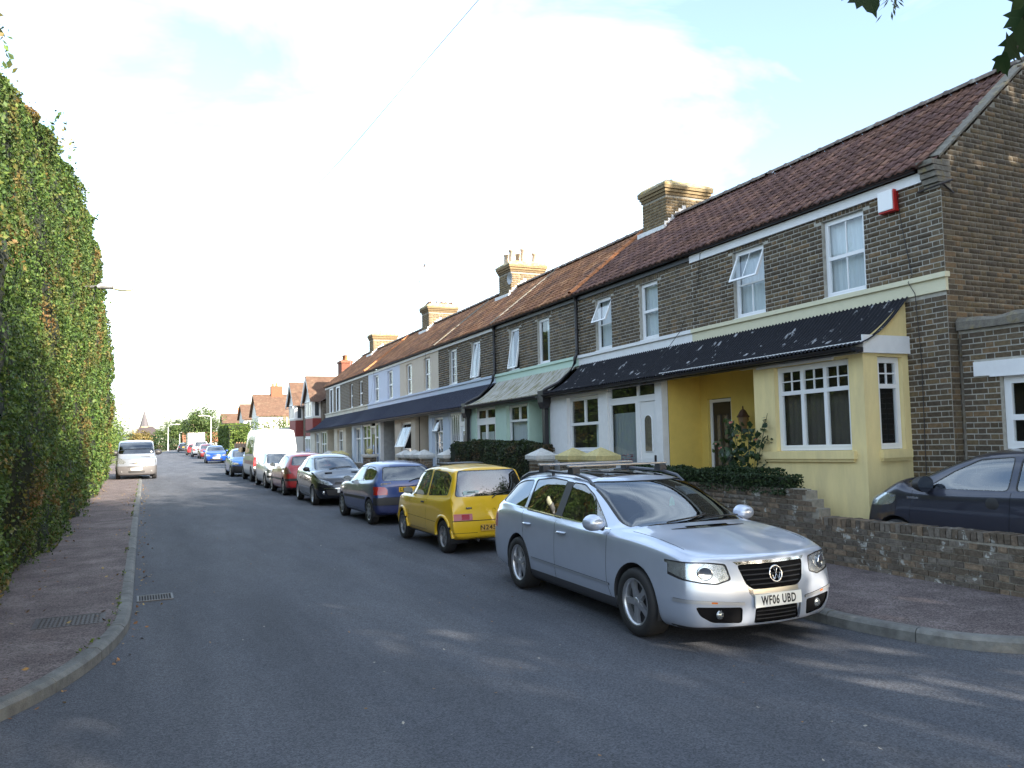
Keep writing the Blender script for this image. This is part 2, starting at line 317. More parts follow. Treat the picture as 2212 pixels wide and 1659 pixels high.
# ------------------------------------------------------------------ the terrace
def T(xo, y, z): return (9.984-.0022*y+xo, y, z-.0194*y)
BND = [7.3, 12.76, 17.25, 22.3, 27.45, 32.15, 37.1, 41.9, 46.4]
EXT = .9  # how far the ground floor projects
def rects(rect, holes):
    us = sorted({rect[0], rect[1], *[min(max(h[k], rect[0]), rect[1]) for h in holes for k in (0, 1)]}); vs = sorted({rect[2], rect[3], *[min(max(h[k], rect[2]), rect[3]) for h in holes for k in (2, 3)]})
    for a, b in zip(us[:-1], us[1:]):
        for c, d in zip(vs[:-1], vs[1:]):
            u, v = (a+b)/2, (c+d)/2
            if not any(h[0] < u < h[1] and h[2] < v < h[3] for h in holes): yield a, b, c, d
def wall_panel(mb, P, rect, holes, depth):
    """P(u,v,d): d inward depth. front faces with holes and reveals"""
    for a, b, c, d in rects(rect, holes): mb.quad(P(a, c, 0), P(b, c, 0), P(b, d, 0), P(a, d, 0))
    for h in holes:
        a, b, c, d = h[:4]
        mb.quad(P(a, c, 0), P(a, c, depth), P(a, d, depth), P(a, d, 0)); mb.quad(P(b, c, 0), P(b, d, 0), P(b, d, depth), P(b, c, depth))
        mb.quad(P(a, d, 0), P(a, d, depth), P(b, d, depth), P(b, d, 0)); mb.quad(P(a, c, 0), P(b, c, 0), P(b, c, depth), P(a, c, depth))
def bond(rect, holes, seed=0, clip=None, bl=.2275, ch=.0755):
    """Flemish bond; returns clipped brick rectangles (u0,u1,v0,v1)"""
    out = []; rn = random.Random(seed); nrow = int((rect[3]-rect[2])/ch)+1
    for r in range(nrow):
        v0 = rect[2]+r*ch; v1 = v0+ch-.011
        if v1 > rect[3]+.001: break
        u = rect[0]-(.17 if r % 2 else 0.); k = 0
        while u < rect[1]:
            w = bl if k % 2 == 0 else .1125; a, b = max(u, rect[0]), min(u+w-.011, rect[1]); u += w; k += 1
            segs = [(a, b)]
            for h in holes:
                if h[2]-.004 < (v0+v1)/2 < h[3]+.004:
                    ns_ = []
                    for s0, s1 in segs:
                        if s1 <= h[0] or s0 >= h[1]: ns_.append((s0, s1)); continue
                        if s0 < h[0]: ns_.append((s0, h[0]-.002))
                        if s1 > h[1]: ns_.append((h[1]+.002, s1))
                    segs = ns_
            for s0, s1 in segs:
                if s1-s0 < .025: continue
                if clip and not clip((s0+s1)/2, v1): continue
                out.append((s0, s1, v0, v1))
    return out
# unit brick: x along, y depth (front at y=-.5), z up; slightly chamfered front
_bm = MB(); _bm.v = [(-.5, .5, -.5), (.5, .5, -.5), (.5, .5, .5), (-.5, .5, .5), (-.49, -.5, -.46), (.485, -.5, -.45), (.49, -.5, .455), (-.485, -.5, .46), (-.5, -.2, -.5), (.5, -.2, -.5), (.5, -.2, .5), (-.5, -.2, .5)]
_bm.f = [(4, 5, 6, 7), (8, 9, 5, 4), (9, 10, 6, 5), (10, 11, 7, 6), (11, 8, 4, 7), (0, 1, 9, 8), (1, 2, 10, 9), (2, 3, 11, 10), (3, 0, 8, 11)]; _bm.sm = [False]*9
def brick_mesh(m):
    me = bpy.data.meshes.new('brick'); me.from_pydata(_bm.v, [], _bm.f); me.update(); me.materials.append(m); return me
BRM = {k: brick_mesh(k) for k in (M_brick, M_brick_w, M_brick_y)}
UB = np.array(_bm.v); UF = _bm.f
def lay_bricks(list_, parent, m, nmax=300, proud=.005, seed=1):
    """list_: (centre world, u dir, n dir (outward), length, height). nearest nmax become objects, the rest one mesh"""
    rn = random.Random(seed); camp = Vector((0, 0, EYE)); o = ORG[parent]
    list_.sort(key=lambda b: (b[0]-camp).length_squared)
    for c, u, nn, l_, h_ in list_[:nmax]:
        ob = bpy.data.objects.new('brick', BRM[m]); COL.objects.link(ob); ob.parent = parent
        up = nn.cross(u) if nn.cross(u).z > 0 else u.cross(nn); uu = up.cross(nn)*-1
        M3 = Matrix((u, -nn, up)).transposed()
        p = c+nn*(proud-.02+rn.uniform(-.0025, .003))-o
        ob.matrix_local = Matrix.Translation(p) @ M3.to_4x4() @ Matrix.Diagonal((l_, .04, h_, 1))
    rest = list_[nmax:]
    if rest:
        V = []; F = []
        for c, u, nn, l_, h_ in rest:
            up = nn.cross(u) if nn.cross(u).z > 0 else u.cross(nn); p = np.array(c+nn*(proud-.02+rn.uniform(-.0025, .003))); base = len(V)*12
            V.append(p+np.outer(UB[:, 0]*l_, u)-np.outer(UB[:, 1]*.04, nn)+np.outer(UB[:, 2]*h_, up)); F += [tuple(i+base for i in f) for f in UF]
        mesh_np('brickwork', np.concatenate(V), np.array(F), m, parent)['kind'] = 'stuff'
# tile unit
def tile_profile(w):   # across, rise : double-roll interlocking tile
    return [(0, .018), (.1*w, .03), (.22*w, .018), (.34*w, .002), (.5*w, 0), (.62*w, .012), (.74*w, .026), (.86*w, .012), (w, .002)]
def tile_mesh(w, l_):
    pr = tile_profile(w*1.0); V = []; F = []; n = len(pr)
    for (y, z) in pr: V += [(0, y, z+.02), (l_, y, z+.0), (0, y, z-.005)]      # lower edge raised, upper edge tucked
    for i in range(n-1):
        a, b_ = 3*i, 3*i+3; F += [(a, a+1, b_+1, b_), (a+2, a, b_, b_+2)]
    return V, F
TW, TL = .225, .205
EAVE = (-.17, 5.66); RIDGE = (2.12, 7.47)
RS = math.atan2(RIDGE[1]-EAVE[1], RIDGE[0]-EAVE[0]); RLEN = math.hypot(RIDGE[1]-EAVE[1], RIDGE[0]-EAVE[0])
def roof_pt(s, y, h=0.):   # s up the slope, h off the slope
    return T(EAVE[0]+s*math.cos(RS)-h*math.sin(RS), y, EAVE[1]+s*math.sin(RS)+h*math.cos(RS))
_tv, _tf = tile_mesh(TW, TL+.03); TILE_ME = bpy.data.meshes.new('tile'); TILE_ME.from_pydata(_tv, [], _tf); TILE_ME.polygons.foreach_set('use_smooth', [True, False]*(len(_tf)//2)); TILE_ME.update(); TILE_ME.materials.append(M_tile)
TVN = np.array(_tv); TILE_ME2 = TILE_ME.copy(); TILE_ME2.materials.clear(); TILE_ME2.materials.append(M_tile2)
def lay_tiles(house, y0, y1, individual, tan=False):
    rows = int(RLEN/TL); o = ORG[house]; V = []; F = []; cnt = 0
    sl_ = Vector(roof_pt(1, 20))-Vector(roof_pt(0, 20)); yy = (Vector(roof_pt(0, 21))-Vector(roof_pt(0, 20))).normalized(); sl_.normalize(); nn = sl_.cross(yy).normalized()
    n = round((y1-y0)/TW); w = (y1-y0)/n
    M3 = Matrix((sl_, yy*(w/TW), nn)).transposed()
    for r in range(rows+1):
        for k in range(n):
            p = Vector(roof_pt(r*TL-.02, y0+k*w, .004+random.uniform(-.003, .003)))
            if individual and cnt < 300:
                ob = bpy.data.objects.new('roof_tile', TILE_ME2 if tan else TILE_ME); COL.objects.link(ob); ob.parent = house; ob.matrix_local = Matrix.Translation(p-o) @ M3.to_4x4() @ Matrix.Rotation(random.uniform(-.008, .008), 4, 'Z'); cnt += 1
            else:
                base = len(V)*len(TVN); V.append(np.array(p)+TVN @ np.array(M3).T); F += [tuple(i+base for i in f) for f in _tf]
    if V: mesh_np('tiling', np.concatenate(V), np.array(F), M_tile2 if tan else M_tile, house, smooth=False)['kind'] = 'stuff'
# windows ---------------------------------------------------------
def window(house, P, u0, u1, v0, v1, d, lights, name='window', curtain=None, room=True, bar=.045, thick=.06, openl=(), glaz=(), sill=None, frame_m=None, cross=0, glass_m=None):
    """P(u,v,d)->world; lights: list of (u0,u1,v0,v1) fractional panes; openl: {index: angle} top-hung lights swung out"""
    fm = frame_m or M_upvc; mb = MB(); w, h = u1-u0, v1-v0
    def bx(a, b_, c, e, d0, d1):
        i = mb.pts([P(a, c, d0), P(b_, c, d0), P(b_, e, d0), P(a, e, d0), P(a, c, d1), P(b_, c, d1), P(b_, e, d1), P(a, e, d1)])
        for q in ((0, 1, 2, 3), (7, 6, 5, 4), (0, 4, 5, 1), (1, 5, 6, 2), (2, 6, 7, 3), (3, 7, 4, 0)): mb.f.append(tuple(i+a_ for a_ in q)); mb.sm.append(False)
    bx(u0, u1, v1-bar, v1, d, d+thick); bx(u0, u1, v0, v0+bar, d, d+thick); bx(u0, u0+bar, v0+bar, v1-bar, d, d+thick); bx(u1-bar, u1, v0+bar, v1-bar, d, d+thick)
    panes = []
    for k, (a, b_, c, e) in enumerate(lights):
        A, B, C_, E_ = u0+bar+a*(w-2*bar), u0+bar+b_*(w-2*bar), v0+bar+c*(h-2*bar), v0+bar+e*(h-2*bar); hb = bar*.62
        if k in dict(openl): panes.append((A, B, C_, E_, k)); continue
        q = hb  # sash frame, 6 mm proud
        bx(A, B, E_-q, E_, d-.006, d+thick*.7); bx(A, B, C_, C_+q, d-.006, d+thick*.7); bx(A, A+q, C_+q, E_-q, d-.006, d+thick*.7); bx(B-q, B, C_+q, E_-q, d-.006, d+thick*.7)
        panes.append((A+q, B-q, C_+q, E_-q, k))
        if k in dict(glaz):
            nu, nv = dict(glaz)[k]
            for i in range(1, nu): uu = A+q+(B-A-2*q)*i/nu; bx(uu-.009, uu+.009, C_+q, E_-q, d+.006, d+.03)
            for i in range(1, nv): vv = C_+q+(E_-C_-2*q)*i/nv; bx(A+q, B-q, vv-.009, vv+.009, d+.0065, d+.0295)
    wo_ = mb.build(name, fm, house)
    for A, B, C_, E_, k in panes:
        if k in dict(openl):
            ang = dict(openl)[k]; q = bar*.8; sb = MB(); pm = MB(); ca, sa = math.cos(ang), math.sin(ang)
            def PO(u, v, dd): r = E_-v; return P(u, E_-r*ca-dd*sa*0, d-r*sa+dd)
            for (a, b_, c, e) in ((A, B, E_-q, E_), (A, B, C_, C_+q), (A, A+q, C_+q, E_-q), (B-q, B, C_+q, E_-q)):
                i = sb.pts([PO(a, c, 0), PO(b_, c, 0), PO(b_, e, 0), PO(a, e, 0), PO(a, c, .05), PO(b_, c, .05), PO(b_, e, .05), PO(a, e, .05)])
                for f in ((0, 1, 2, 3), (7, 6, 5, 4), (0, 4, 5, 1), (1, 5, 6, 2), (2, 6, 7, 3), (3, 7, 4, 0)): sb.f.append(tuple(i+t for t in f)); sb.sm.append(False)
            if k in dict(glaz):
                um = (A+B)/2; sb.quad(PO(um-.01, C_+q, -.002), PO(um+.01, C_+q, -.002), PO(um+.01, E_-q, -.002), PO(um-.01, E_-q, -.002))
            sb.build('open_sash', fm, wo_)
            pm.quad(PO(A+q, C_+q, .02), PO(B-q, C_+q, .02), PO(B-q, E_-q, .02), PO(A+q, E_-q, .02)); pm.build('pane', glass_m or M_glass, wo_)
        else:
            pm = MB(); pm.quad(P(A, C_, d+.022), P(B, C_, d+.022), P(B, E_, d+.022), P(A, E_, d+.022)); pm.build('pane', glass_m or M_glass, wo_)
    if curtain:
        cm, cu0, cu1, cv0, cv1 = curtain; mb = MB(); rows = []
        n = max(6, int((cu1-cu0)*w/.03))
        for i in range(n+1):
            u = u0+(cu0+(cu1-cu0)*i/n)*w; dd = d+thick+.05+.012*math.sin(i*1.7)+random.uniform(0, .004)
            rows.append([P(u, v0+cv0*h, dd), P(u, v0+cv1*h, dd)])
        mb.grid(rows); mb.build('curtain', cm, wo_)
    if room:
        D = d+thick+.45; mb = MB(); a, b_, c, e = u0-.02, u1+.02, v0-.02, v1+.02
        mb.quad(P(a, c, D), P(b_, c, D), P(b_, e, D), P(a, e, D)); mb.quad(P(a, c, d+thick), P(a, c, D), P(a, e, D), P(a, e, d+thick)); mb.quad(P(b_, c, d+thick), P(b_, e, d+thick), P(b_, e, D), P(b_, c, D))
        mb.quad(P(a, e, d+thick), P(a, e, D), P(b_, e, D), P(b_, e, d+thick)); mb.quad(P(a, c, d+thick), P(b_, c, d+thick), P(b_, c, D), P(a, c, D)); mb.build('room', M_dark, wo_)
    if sill:
        mb = MB(); sz, sd, so_ = sill
        def PS(x, y, z): return P(x, z, y)
        mb.xf = PS; mb.box(u0-so_, u1+so_, -sd, d, v0-sz, v0-.001); mb.build('sill', fm, wo_)
    return wo_
PU = lambda u, v, d: T(d, u, v)            # upper facade (u = along street, d = depth into the house)
PG = lambda u, v, d: T(-EXT+d, u, v)       # projecting ground floor front
# house definitions --------------------------------------------------
M_mint = mat('mint_render', (.5, .66, .56), .75, var=.05, vscale=2); M_pblue = mat('pale_blue_render', (.5, .58, .68), .75, var=.05, vscale=2)
M_lilac = mat('lilac_blue_render', (.55, .6, .72), .8, var=.05, vscale=2); M_buff = mat('buff_render', (.58, .5, .4), .8, var=.06, vscale=2)
M_cream2 = mat('stained_cream_render', (.58, .54, .45), .85, var=.12, vscale=1.5, col2=(.47, .4, .3), fac=(.55, .8)); M_yel = mat('yellow_render', (.74, .55, .14), .75, var=.06, vscale=2.2, bump=.15, bscale=60)
M_pier_y = mat('pale_yellow_render', (.75, .62, .31), .8, var=.1, vscale=1.6, col2=(.63, .52, .28), fac=(.5, .75), stretch=(1.5, 1.5, .35), bump=.15, bscale=60)
W2 = [(0, 1, 0, .5), (0, 1, .5, 1)]; W1 = [(0, 1, 0, 1)]
H = [ # label, wall upper, wall lower, string, windows [(y0,y1,lights,opts)]
 dict(lab='end terrace house in brown brick with yellow bay and porch, number 8', up=None, lo=M_pier_y, st=M_cream, wins=[(8.6, 9.42, W2, dict(glaz={0: (2, 1), 1: (2, 1)}, curtain=(M_net, .0, 1, 0, 1))), (10.74, 11.55, W2, dict(glaz={0: (2, 1), 1: (2, 1)}, openl={1: .42}, curtain=(M_net, 0, 1, 0, 1)))]),
 dict(lab='brown brick terrace house with white painted enclosed porch and ground floor', up=None, lo=M_white, st=M_white, wins=[(13.91, 14.6, W2, dict(curtain=(M_net, 0, 1, 0, 1))), (15.74, 16.46, W2, dict(openl={1: .42}, curtain=(M_net, 0, 1, 0, 1)))]),
 dict(lab='brown brick terrace house with mint green ground floor and lichened pale canopy', up=None, lo=M_mint, st=M_mint, wins=[(18.81, 19.53, W1, dict(curtain=(M_net, 0, .6, 0, 1))), (20.68, 21.35, W1, dict(openl={0: .16}, curtain=(M_net, 0, .5, 0, 1)))]),
 dict(lab='brown brick terrace house with pale blue ground floor and leaded windows', up=None, lo=M_pblue, st=M_pblue, wins=[(23.55, 24.3, W1, dict(openl={0: .14}, glaz={0: (3, 4)})), (25.6, 26.35, W1, dict(glaz={0: (3, 4)}))]),
 dict(lab='buff painted terrace house with open hinged window on the ground floor', up=M_buff, lo=M_buff, st=M_lilac, wins=[(28.35, 29.1, W2, dict(curtain=(M_net, 0, .5, 0, 1))), (30.55, 31.3, W2, {})]),
 dict(lab='lilac blue painted terrace house with dark door', up=M_lilac, lo=M_pblue, st=M_lilac, wins=[(33.2, 33.95, W2, dict(curtain=(M_net, 0, .5, 0, 1))), (35.4, 36.15, W2, {})]),
 dict(lab='brown brick terrace house with stained cream ground floor', up=None, lo=M_cream2, st=M_cream2, wins=[(38.2, 38.9, W2, dict(curtain=(M_net, 0, .5, 0, 1))), (40.1, 40.75, W2, {})]),
 dict(lab='far end terrace house with white framed upper windows and cream ground floor', up=None, lo=M_cream2, st=M_cream2, wins=[(43.0, 43.6, W2, dict(curtain=(M_net, 0, .5, 0, 1))), (44.6, 45.2, W2, {})]),
]
HOUSES = []
def canopy(house, y0, y1, m, pitch=.076, amp=.017, zt=3.93, ext=1.12, zb=3.2):
    """curved corrugated lean-to roof"""
    mb = MB(); rows = []; n = int((y1-y0)/(pitch/6)); prof = [(-ext*t, zb+(zt-zb)*((1-t)**1.35)-.0+.05*math.sin(math.pi*t)*-1) for t in [i/9 for i in range(10)]]
    for i in range(n+1):
        y = y0+(y1-y0)*i/n; a = amp*math.sin(2*math.pi*(y-y0)/pitch)
        rows.append([T(x-.01, y, z+a) for x, z in prof])
    mb.grid(rows); c = mb.build('canopy', m, house)
    return c
M_can_b = mat('black_corrugated', (.011, .012, .017), .7, var=.3, vscale=3.2, col2=(.34, .35, .37), fac=(.62, .68), stretch=(1.2, 3, 1.2), detail=8, spec=.2)
M_can_n = mat('navy_corrugated', (.018, .022, .042), .65, var=.25, vscale=3, spec=.3)
M_can_w = mat('lichen_canopy', (.42, .41, .38), .85, var=.3, vscale=5, col2=(.2, .19, .09), fac=(.45, .65), stretch=(.5, 2.5, .5))
for hi, hd in enumerate(H):
    ya, yb = BND[hi], BND[hi+1]
    hs = thing('terraced_house', hd['lab'], 'house', T(0, (ya+yb)/2, .15), group='houses of the brick terrace'); HOUSES.append(hs)
    wins = hd['wins']; holes = [(w[0], w[1], 4.165, 5.4) for w in wins]
    # upper wall
    m = hd['up'] or (M_mortar if hi < 4 else M_brick); mb = MB(); wall_panel(mb, PU, (ya, yb, 3.85, 5.62), holes, .11)
    if hd['up'] is None and hi >= 4:
        if 'w_brickmat' not in MATS:
            mm = mat('w_far_brick', (.11, .082, .052), .9, var=.3, vscale=8); n = mm.node_tree.nodes; l = mm.node_tree.links.new
            bt = n.new('ShaderNodeTexBrick'); bt.inputs['Scale'].default_value = 1; bt.inputs['Brick Width'].default_value = .225; bt.inputs['Row Height'].default_value = .075; bt.inputs['Mortar Size'].default_value = .008
            bt.inputs['Color1'].default_value = (.09, .066, .045, 1); bt.inputs['Color2'].default_value = (.14, .1, .06, 1); bt.inputs['Mortar'].default_value = (.3, .28, .24, 1)
            ge = n.new('ShaderNodeNewGeometry'); sx = n.new('ShaderNodeSeparateXYZ'); cx = n.new('ShaderNodeCombineXYZ'); ad = n.new('ShaderNodeMath'); l(ge.outputs['Position'], sx.inputs[0]); l(sx.outputs['X'], ad.inputs[0]); l(sx.outputs['Y'], ad.inputs[1]); l(ad.outputs[0], cx.inputs['X']); l(sx.outputs['Z'], cx.inputs['Y']); l(cx.outputs[0], bt.inputs['Vector'])
            l(bt.outputs['Color'], n['Principled BSDF'].inputs['Base Color']); MATS['w_brickmat'] = mm
        m = MATS['w_brickmat']
    wl = mb.build('wall', m, hs)
    bl = []
    if hd['up'] is None and hi < 4:
        lint = [(w[0]-.12, w[1]+.12, 5.4, 5.515) for w in wins]
        for a, b_, c, d in bond((ya+(.005 if hi == 0 else 0), yb, 4.16, 5.62 if hi else 5.6), holes+lint, hi): bl.append((Vector(T(0, (a+b_)/2, (c+d)/2)), Vector((0, 1, -.0194)).normalized(), Vector((-1, 0, 0)), b_-a, d-c))
        for w in wins:   # soldier course lintels
            u = w[0]-.12
            while u < w[1]+.1: bl.append((Vector(T(0, u+.034, 5.458)), Vector((0, 1, -.0194)).normalized(), Vector((-1, 0, 0)), .064, .105)); u += .0755
    if hi == 0:   # near pier below the string and the gable wall
        mb = MB(); wall_panel(mb, PU, (ya, 8.06, 0, 3.85), [], .1); mb.build('pier_wall', M_mortar, hs)
        for a, b_, c, d in bond((ya+.005, 8.05, .0, 3.9), [], 5): bl.append((Vector(T(0, (a+b_)/2, (c+d)/2)), Vector((0, 1, -.0194)).normalized(), Vector((-1, 0, 0)), b_-a, d-c))
        x0, _, zg = T(0, ya, 0); xr = x0+RIDGE[0]; zr = zg+RIDGE[1]+.1; ze = zg+EAVE[1]+.13
        mb = MB(); mb.quad((x0, ya, zg-.2), (2*xr-x0, ya, zg-.2), (2*xr-x0, ya, ze-.1), (xr, ya, zr-.1), (x0, ya, ze-.1)); mb.build('gable_wall', M_mortar_d, hs)
        def gclip(u, v): return v < ze-.02+(min(u, 2*xr-u)-x0)*(zr-ze)/(xr-x0)-.05 and not (u > 10.2 and v < 3.2) and not (u < 0)
        for a, b_, c, d in bond((x0+.005, 2*xr-x0, zg+.9, zr), [], 9, gclip): bl.append((Vector(((a+b_)/2, ya, (c+d)/2)), Vector((1, 0, 0)), Vector((0, -1, 0)), b_-a, d-c))
        # raking parapet with its mortar fillet and corbelled foot
        mb = MB(); k = (zr-ze)/(xr-x0)
        for (t0, t1) in ((x0-.02, xr),): mb.quad((t0, ya-.015, ze-.06), (t1, ya-.015, zr-.06), (t1, ya-.015, zr-.02), (t0, ya-.015, ze-.02)); mb.quad((t0, ya-.015, ze-.02), (t1, ya-.015, zr-.02), (t1, ya+.16, zr+.0), (t0, ya+.16, ze+.0)); mb.quad((t0, ya+.16, ze), (t1, ya+.16, zr), (t1, ya+.16, zr-.2), (t0, ya+.16, ze-.2))
        mb.build('verge', M_coping, hs)
        for q in range(5): MB().box(x0-.03-q*.035, x0+.2, ya-.012+.0005*q, ya+.235+.001*q, ze-.47+q*.08, ze-.4+q*.08).build('corbel', M_coping, hs)
        # tie iron at the corner
        mb = MB(); mb.tube([(x0-.03, ya+.34, 5.2), (x0-.03, ya-.05, 5.22), (x0+.2, ya-.035, 5.3)], .014, 6); mb.tube([(x0+.02, ya-.03, 5.22), (x0+.22, ya-.03, 5.12)], .014, 6); mb.build('iron_tie', M_iron, hs)
    if bl: lay_bricks(bl, hs, M_brick, 300 if hi < 3 else 0, seed=hi)
    # upper windows
    for w in wins: window(hs, PU, w[0]+.005, w[1]-.005, 4.17, 5.395, .07, w[2], sill=(.03, .03, 0), **w[3])
    if hi == 7:
        for w in wins:
            mb = MB(); 
            for r_ in ((w[0]-.16, w[0], 4.16, 5.5), (w[1], w[1]+.16, 4.16, 5.5), (w[0], w[1], 5.4, 5.5)): mb.xf = lambda x, y, z: T(x, y, z); mb.box(-.02, .05, r_[0], r_[1], r_[2], r_[3])
            mb.build('window_surround', M_white, hs)
    # string course
    yb2 = yb
    mb = MB(xf=T); mb.box(-.035, .02, ya-(.0 if hi else .02), yb2, 3.9, 4.08); mb.box(-.075, .02, ya-(.0 if hi else .05), yb2, 4.08, 4.15); mb.build('string_course', hd['st'], hs)
    # fascia, gutter, roof
    if hi == 0: MB(xf=T).box(-.05, .02, ya+.26, yb, 5.47, 5.61).build('fascia', M_white, hs)
    else: MB(xf=T).box(-.05, .02, ya, yb, 5.52, 5.61).build('fascia', M_black if hi < 3 else M_white, hs)
    mb = MB(xf=T); pr_ = [(-.05+(-.062)+.062*math.cos(t), 5.68+.062*math.sin(t)) for t in [math.pi+math.pi*i/8 for i in range(9)]]
    ga = ya+(.3 if hi == 0 else 0); mb.grid([[(x, y, z) for x, z in pr_] for y in (ga, yb)]); mb.grid([[(x*1.0+.0, y, z+.0) for x, z in [(-.174, 5.68), (-.18, 5.69), (-.17, 5.692), (-.166, 5.68)]] for y in (ga, yb)]); mb.build('gutter', M_gutter, hs)
    mb = MB(); mb.quad(roof_pt(-.02, ya, -.02), roof_pt(RLEN, ya, -.02), roof_pt(RLEN, yb, -.02), roof_pt(-.02, yb, -.02))
    rr = RIDGE[0]*2-EAVE[0]; mb.quad(T(RIDGE[0], ya, RIDGE[1]), T(rr, ya, EAVE[1]), T(rr, yb, EAVE[1]), T(RIDGE[0], yb, RIDGE[1])); mb.build('roof', mat('roof_under', (.1, .045, .035), .9), hs)
    mb = MB(); mb.quad(T(2*RIDGE[0], ya, -.2), T(2*RIDGE[0], yb, -.2), T(2*RIDGE[0], yb, 5.62), T(2*RIDGE[0], ya, 5.62))
    if hi == 7: mb.quad(T(0, yb, -.2), T(2*RIDGE[0], yb, -.2), T(2*RIDGE[0], yb, 5.62), T(RIDGE[0], yb, RIDGE[1]), T(0, yb, 5.62))
    mb.build('rear_wall', MATS.get('w_brickmat') or M_brick, hs)
    lay_tiles(hs, ya+(.12 if hi == 0 else 0), yb, hi < 3, hi >= 2)
    # ridge tiles
    y = ya
    rt = bpy.data.meshes.get('ridge_tile_mesh')
    if rt is None:
        q = MB(); q.grid([[(.13*math.cos(t), y_, .1*math.sin(t)+dz) for t in [math.pi*i/6 for i in range(7)]] for y_, dz in ((0, .0), (.4, .0), (.41, .012), (.45, .012))], sm=True)
        rt = bpy.data.meshes.new('ridge_tile_mesh'); rt.from_pydata(q.v, [], q.f); rt.polygons.foreach_set('use_smooth', q.sm); rt.update(); rt.materials.append(M_ridge)
    while y < yb-.2:
        ob = bpy.data.objects.new('ridge_tile', rt); COL.objects.link(ob); ob.parent = hs; ob.location = Vector(T(RIDGE[0], y, RIDGE[1]+.01))-ORG[hs]; ob.rotation_euler = (-.0194, random.uniform(-.04, .04), 0); y += .45
# party-wall lines on the roof: orange verge tiles between houses 2|3 and 6|7, pale mortar lines elsewhere
for hi, yy, m, nm in ((2, 17.3, M_orange, 'verge_tile'), (4, 27.4, M_lead, 'mortar_line'), (3, 22.3, M_lead, 'mortar_line'), (6, 37.1, M_orange, 'verge_tile')):
    if nm == 'verge_tile':
        s_ = 0.
        while s_ < RLEN-.1:
            q = MB(); q.grid([[roof_pt(s_+a, yy+.085*math.cos(t), .035+dz+.075*math.sin(t)) for t in [math.pi*i/5 for i in range(6)]] for a, dz in ((0, .012), (.05, .012), (.06, 0), (.36, -.004))]); q.build(nm, m, HOUSES[hi]); s_ += .34
    else:
        q = MB(); q.grid([[roof_pt(RLEN*i/24, yy+.05*math.cos(t)+.015*math.sin(i*2.1), .03+.035*math.sin(t)) for t in [math.pi*j/4 for j in range(5)]] for i in range(25)]); q.build(nm, M_coping, HOUSES[hi])
# ------------------------------------------------------------------ ground floors of the terrace
M_intwall = mat('porch_grey', (.36, .37, .37), .8, var=.2)
M_ddoor = mat('dark_wood_door', (.03, .024, .02), .4, var=.2)
M_brass = mat('brass', (.5, .38, .16), .3, .9)
def front(hs, m, y0, y1, holes, z0=-.3, z1=3.24, name='ground_floor_wall', cap=True):
    mb = MB(); wall_panel(mb, PG, (y0, y1, z0, z1), holes, .12)
    if cap: mb.quad(PG(y0, z0, 0), PG(y0, z1, 0), PG(y0, z1, .14), PG(y0, z0, .14))
    mb.quad(PG(y1, z0, 0), PG(y1, z0, .14), PG(y1, z1, .14), PG(y1, z1, 0)); mb.quad(PG(y0, z1, 0), PG(y1, z1, 0), PG(y1, z1, .14), PG(y0, z1, .14)); return mb.build(name, m, hs)
def recess(hs, y0, y1, m_back, m_far, m_near=None, z1=3.24, m_ceil=None, hole=None):
    mb = MB(); wall_panel(mb, lambda u, v, d: T(d, u, v), (y0, y1, -.3, z1), [hole] if hole else [], .12); mb.build('porch_back_wall', m_back, hs)
    mb = MB(); mb.quad(PG(y1, -.3, .14), PG(y1, -.3, EXT), PG(y1, z1, EXT), PG(y1, z1, .14)); mb.build('porch_side_wall', m_far, hs)
    mb = MB(); mb.quad(PG(y0, -.3, .14), PG(y0, -.3, EXT), PG(y0, z1, EXT), PG(y0, z1, .14)); mb.build('porch_side_wall', m_near or m_far, hs)
    mb = MB(); mb.quad(PG(y0, z1-.02, .0), PG(y1, z1-.02, .0), PG(y1, z1-.02, EXT), PG(y0, z1-.02, EXT)); mb.build('porch_ceiling', m_ceil or m_back, hs)
    mb = MB(); mb.quad(PG(y0, .45, .0), PG(y1, .45, .0), PG(y1, .45, EXT), PG(y0, .45, EXT)); mb.quad(PG(y0, -.2, 0), PG(y1, -.2, 0), PG(y1, .45, 0), PG(y0, .45, 0)); mb.build('porch_floor', M_yard, hs)
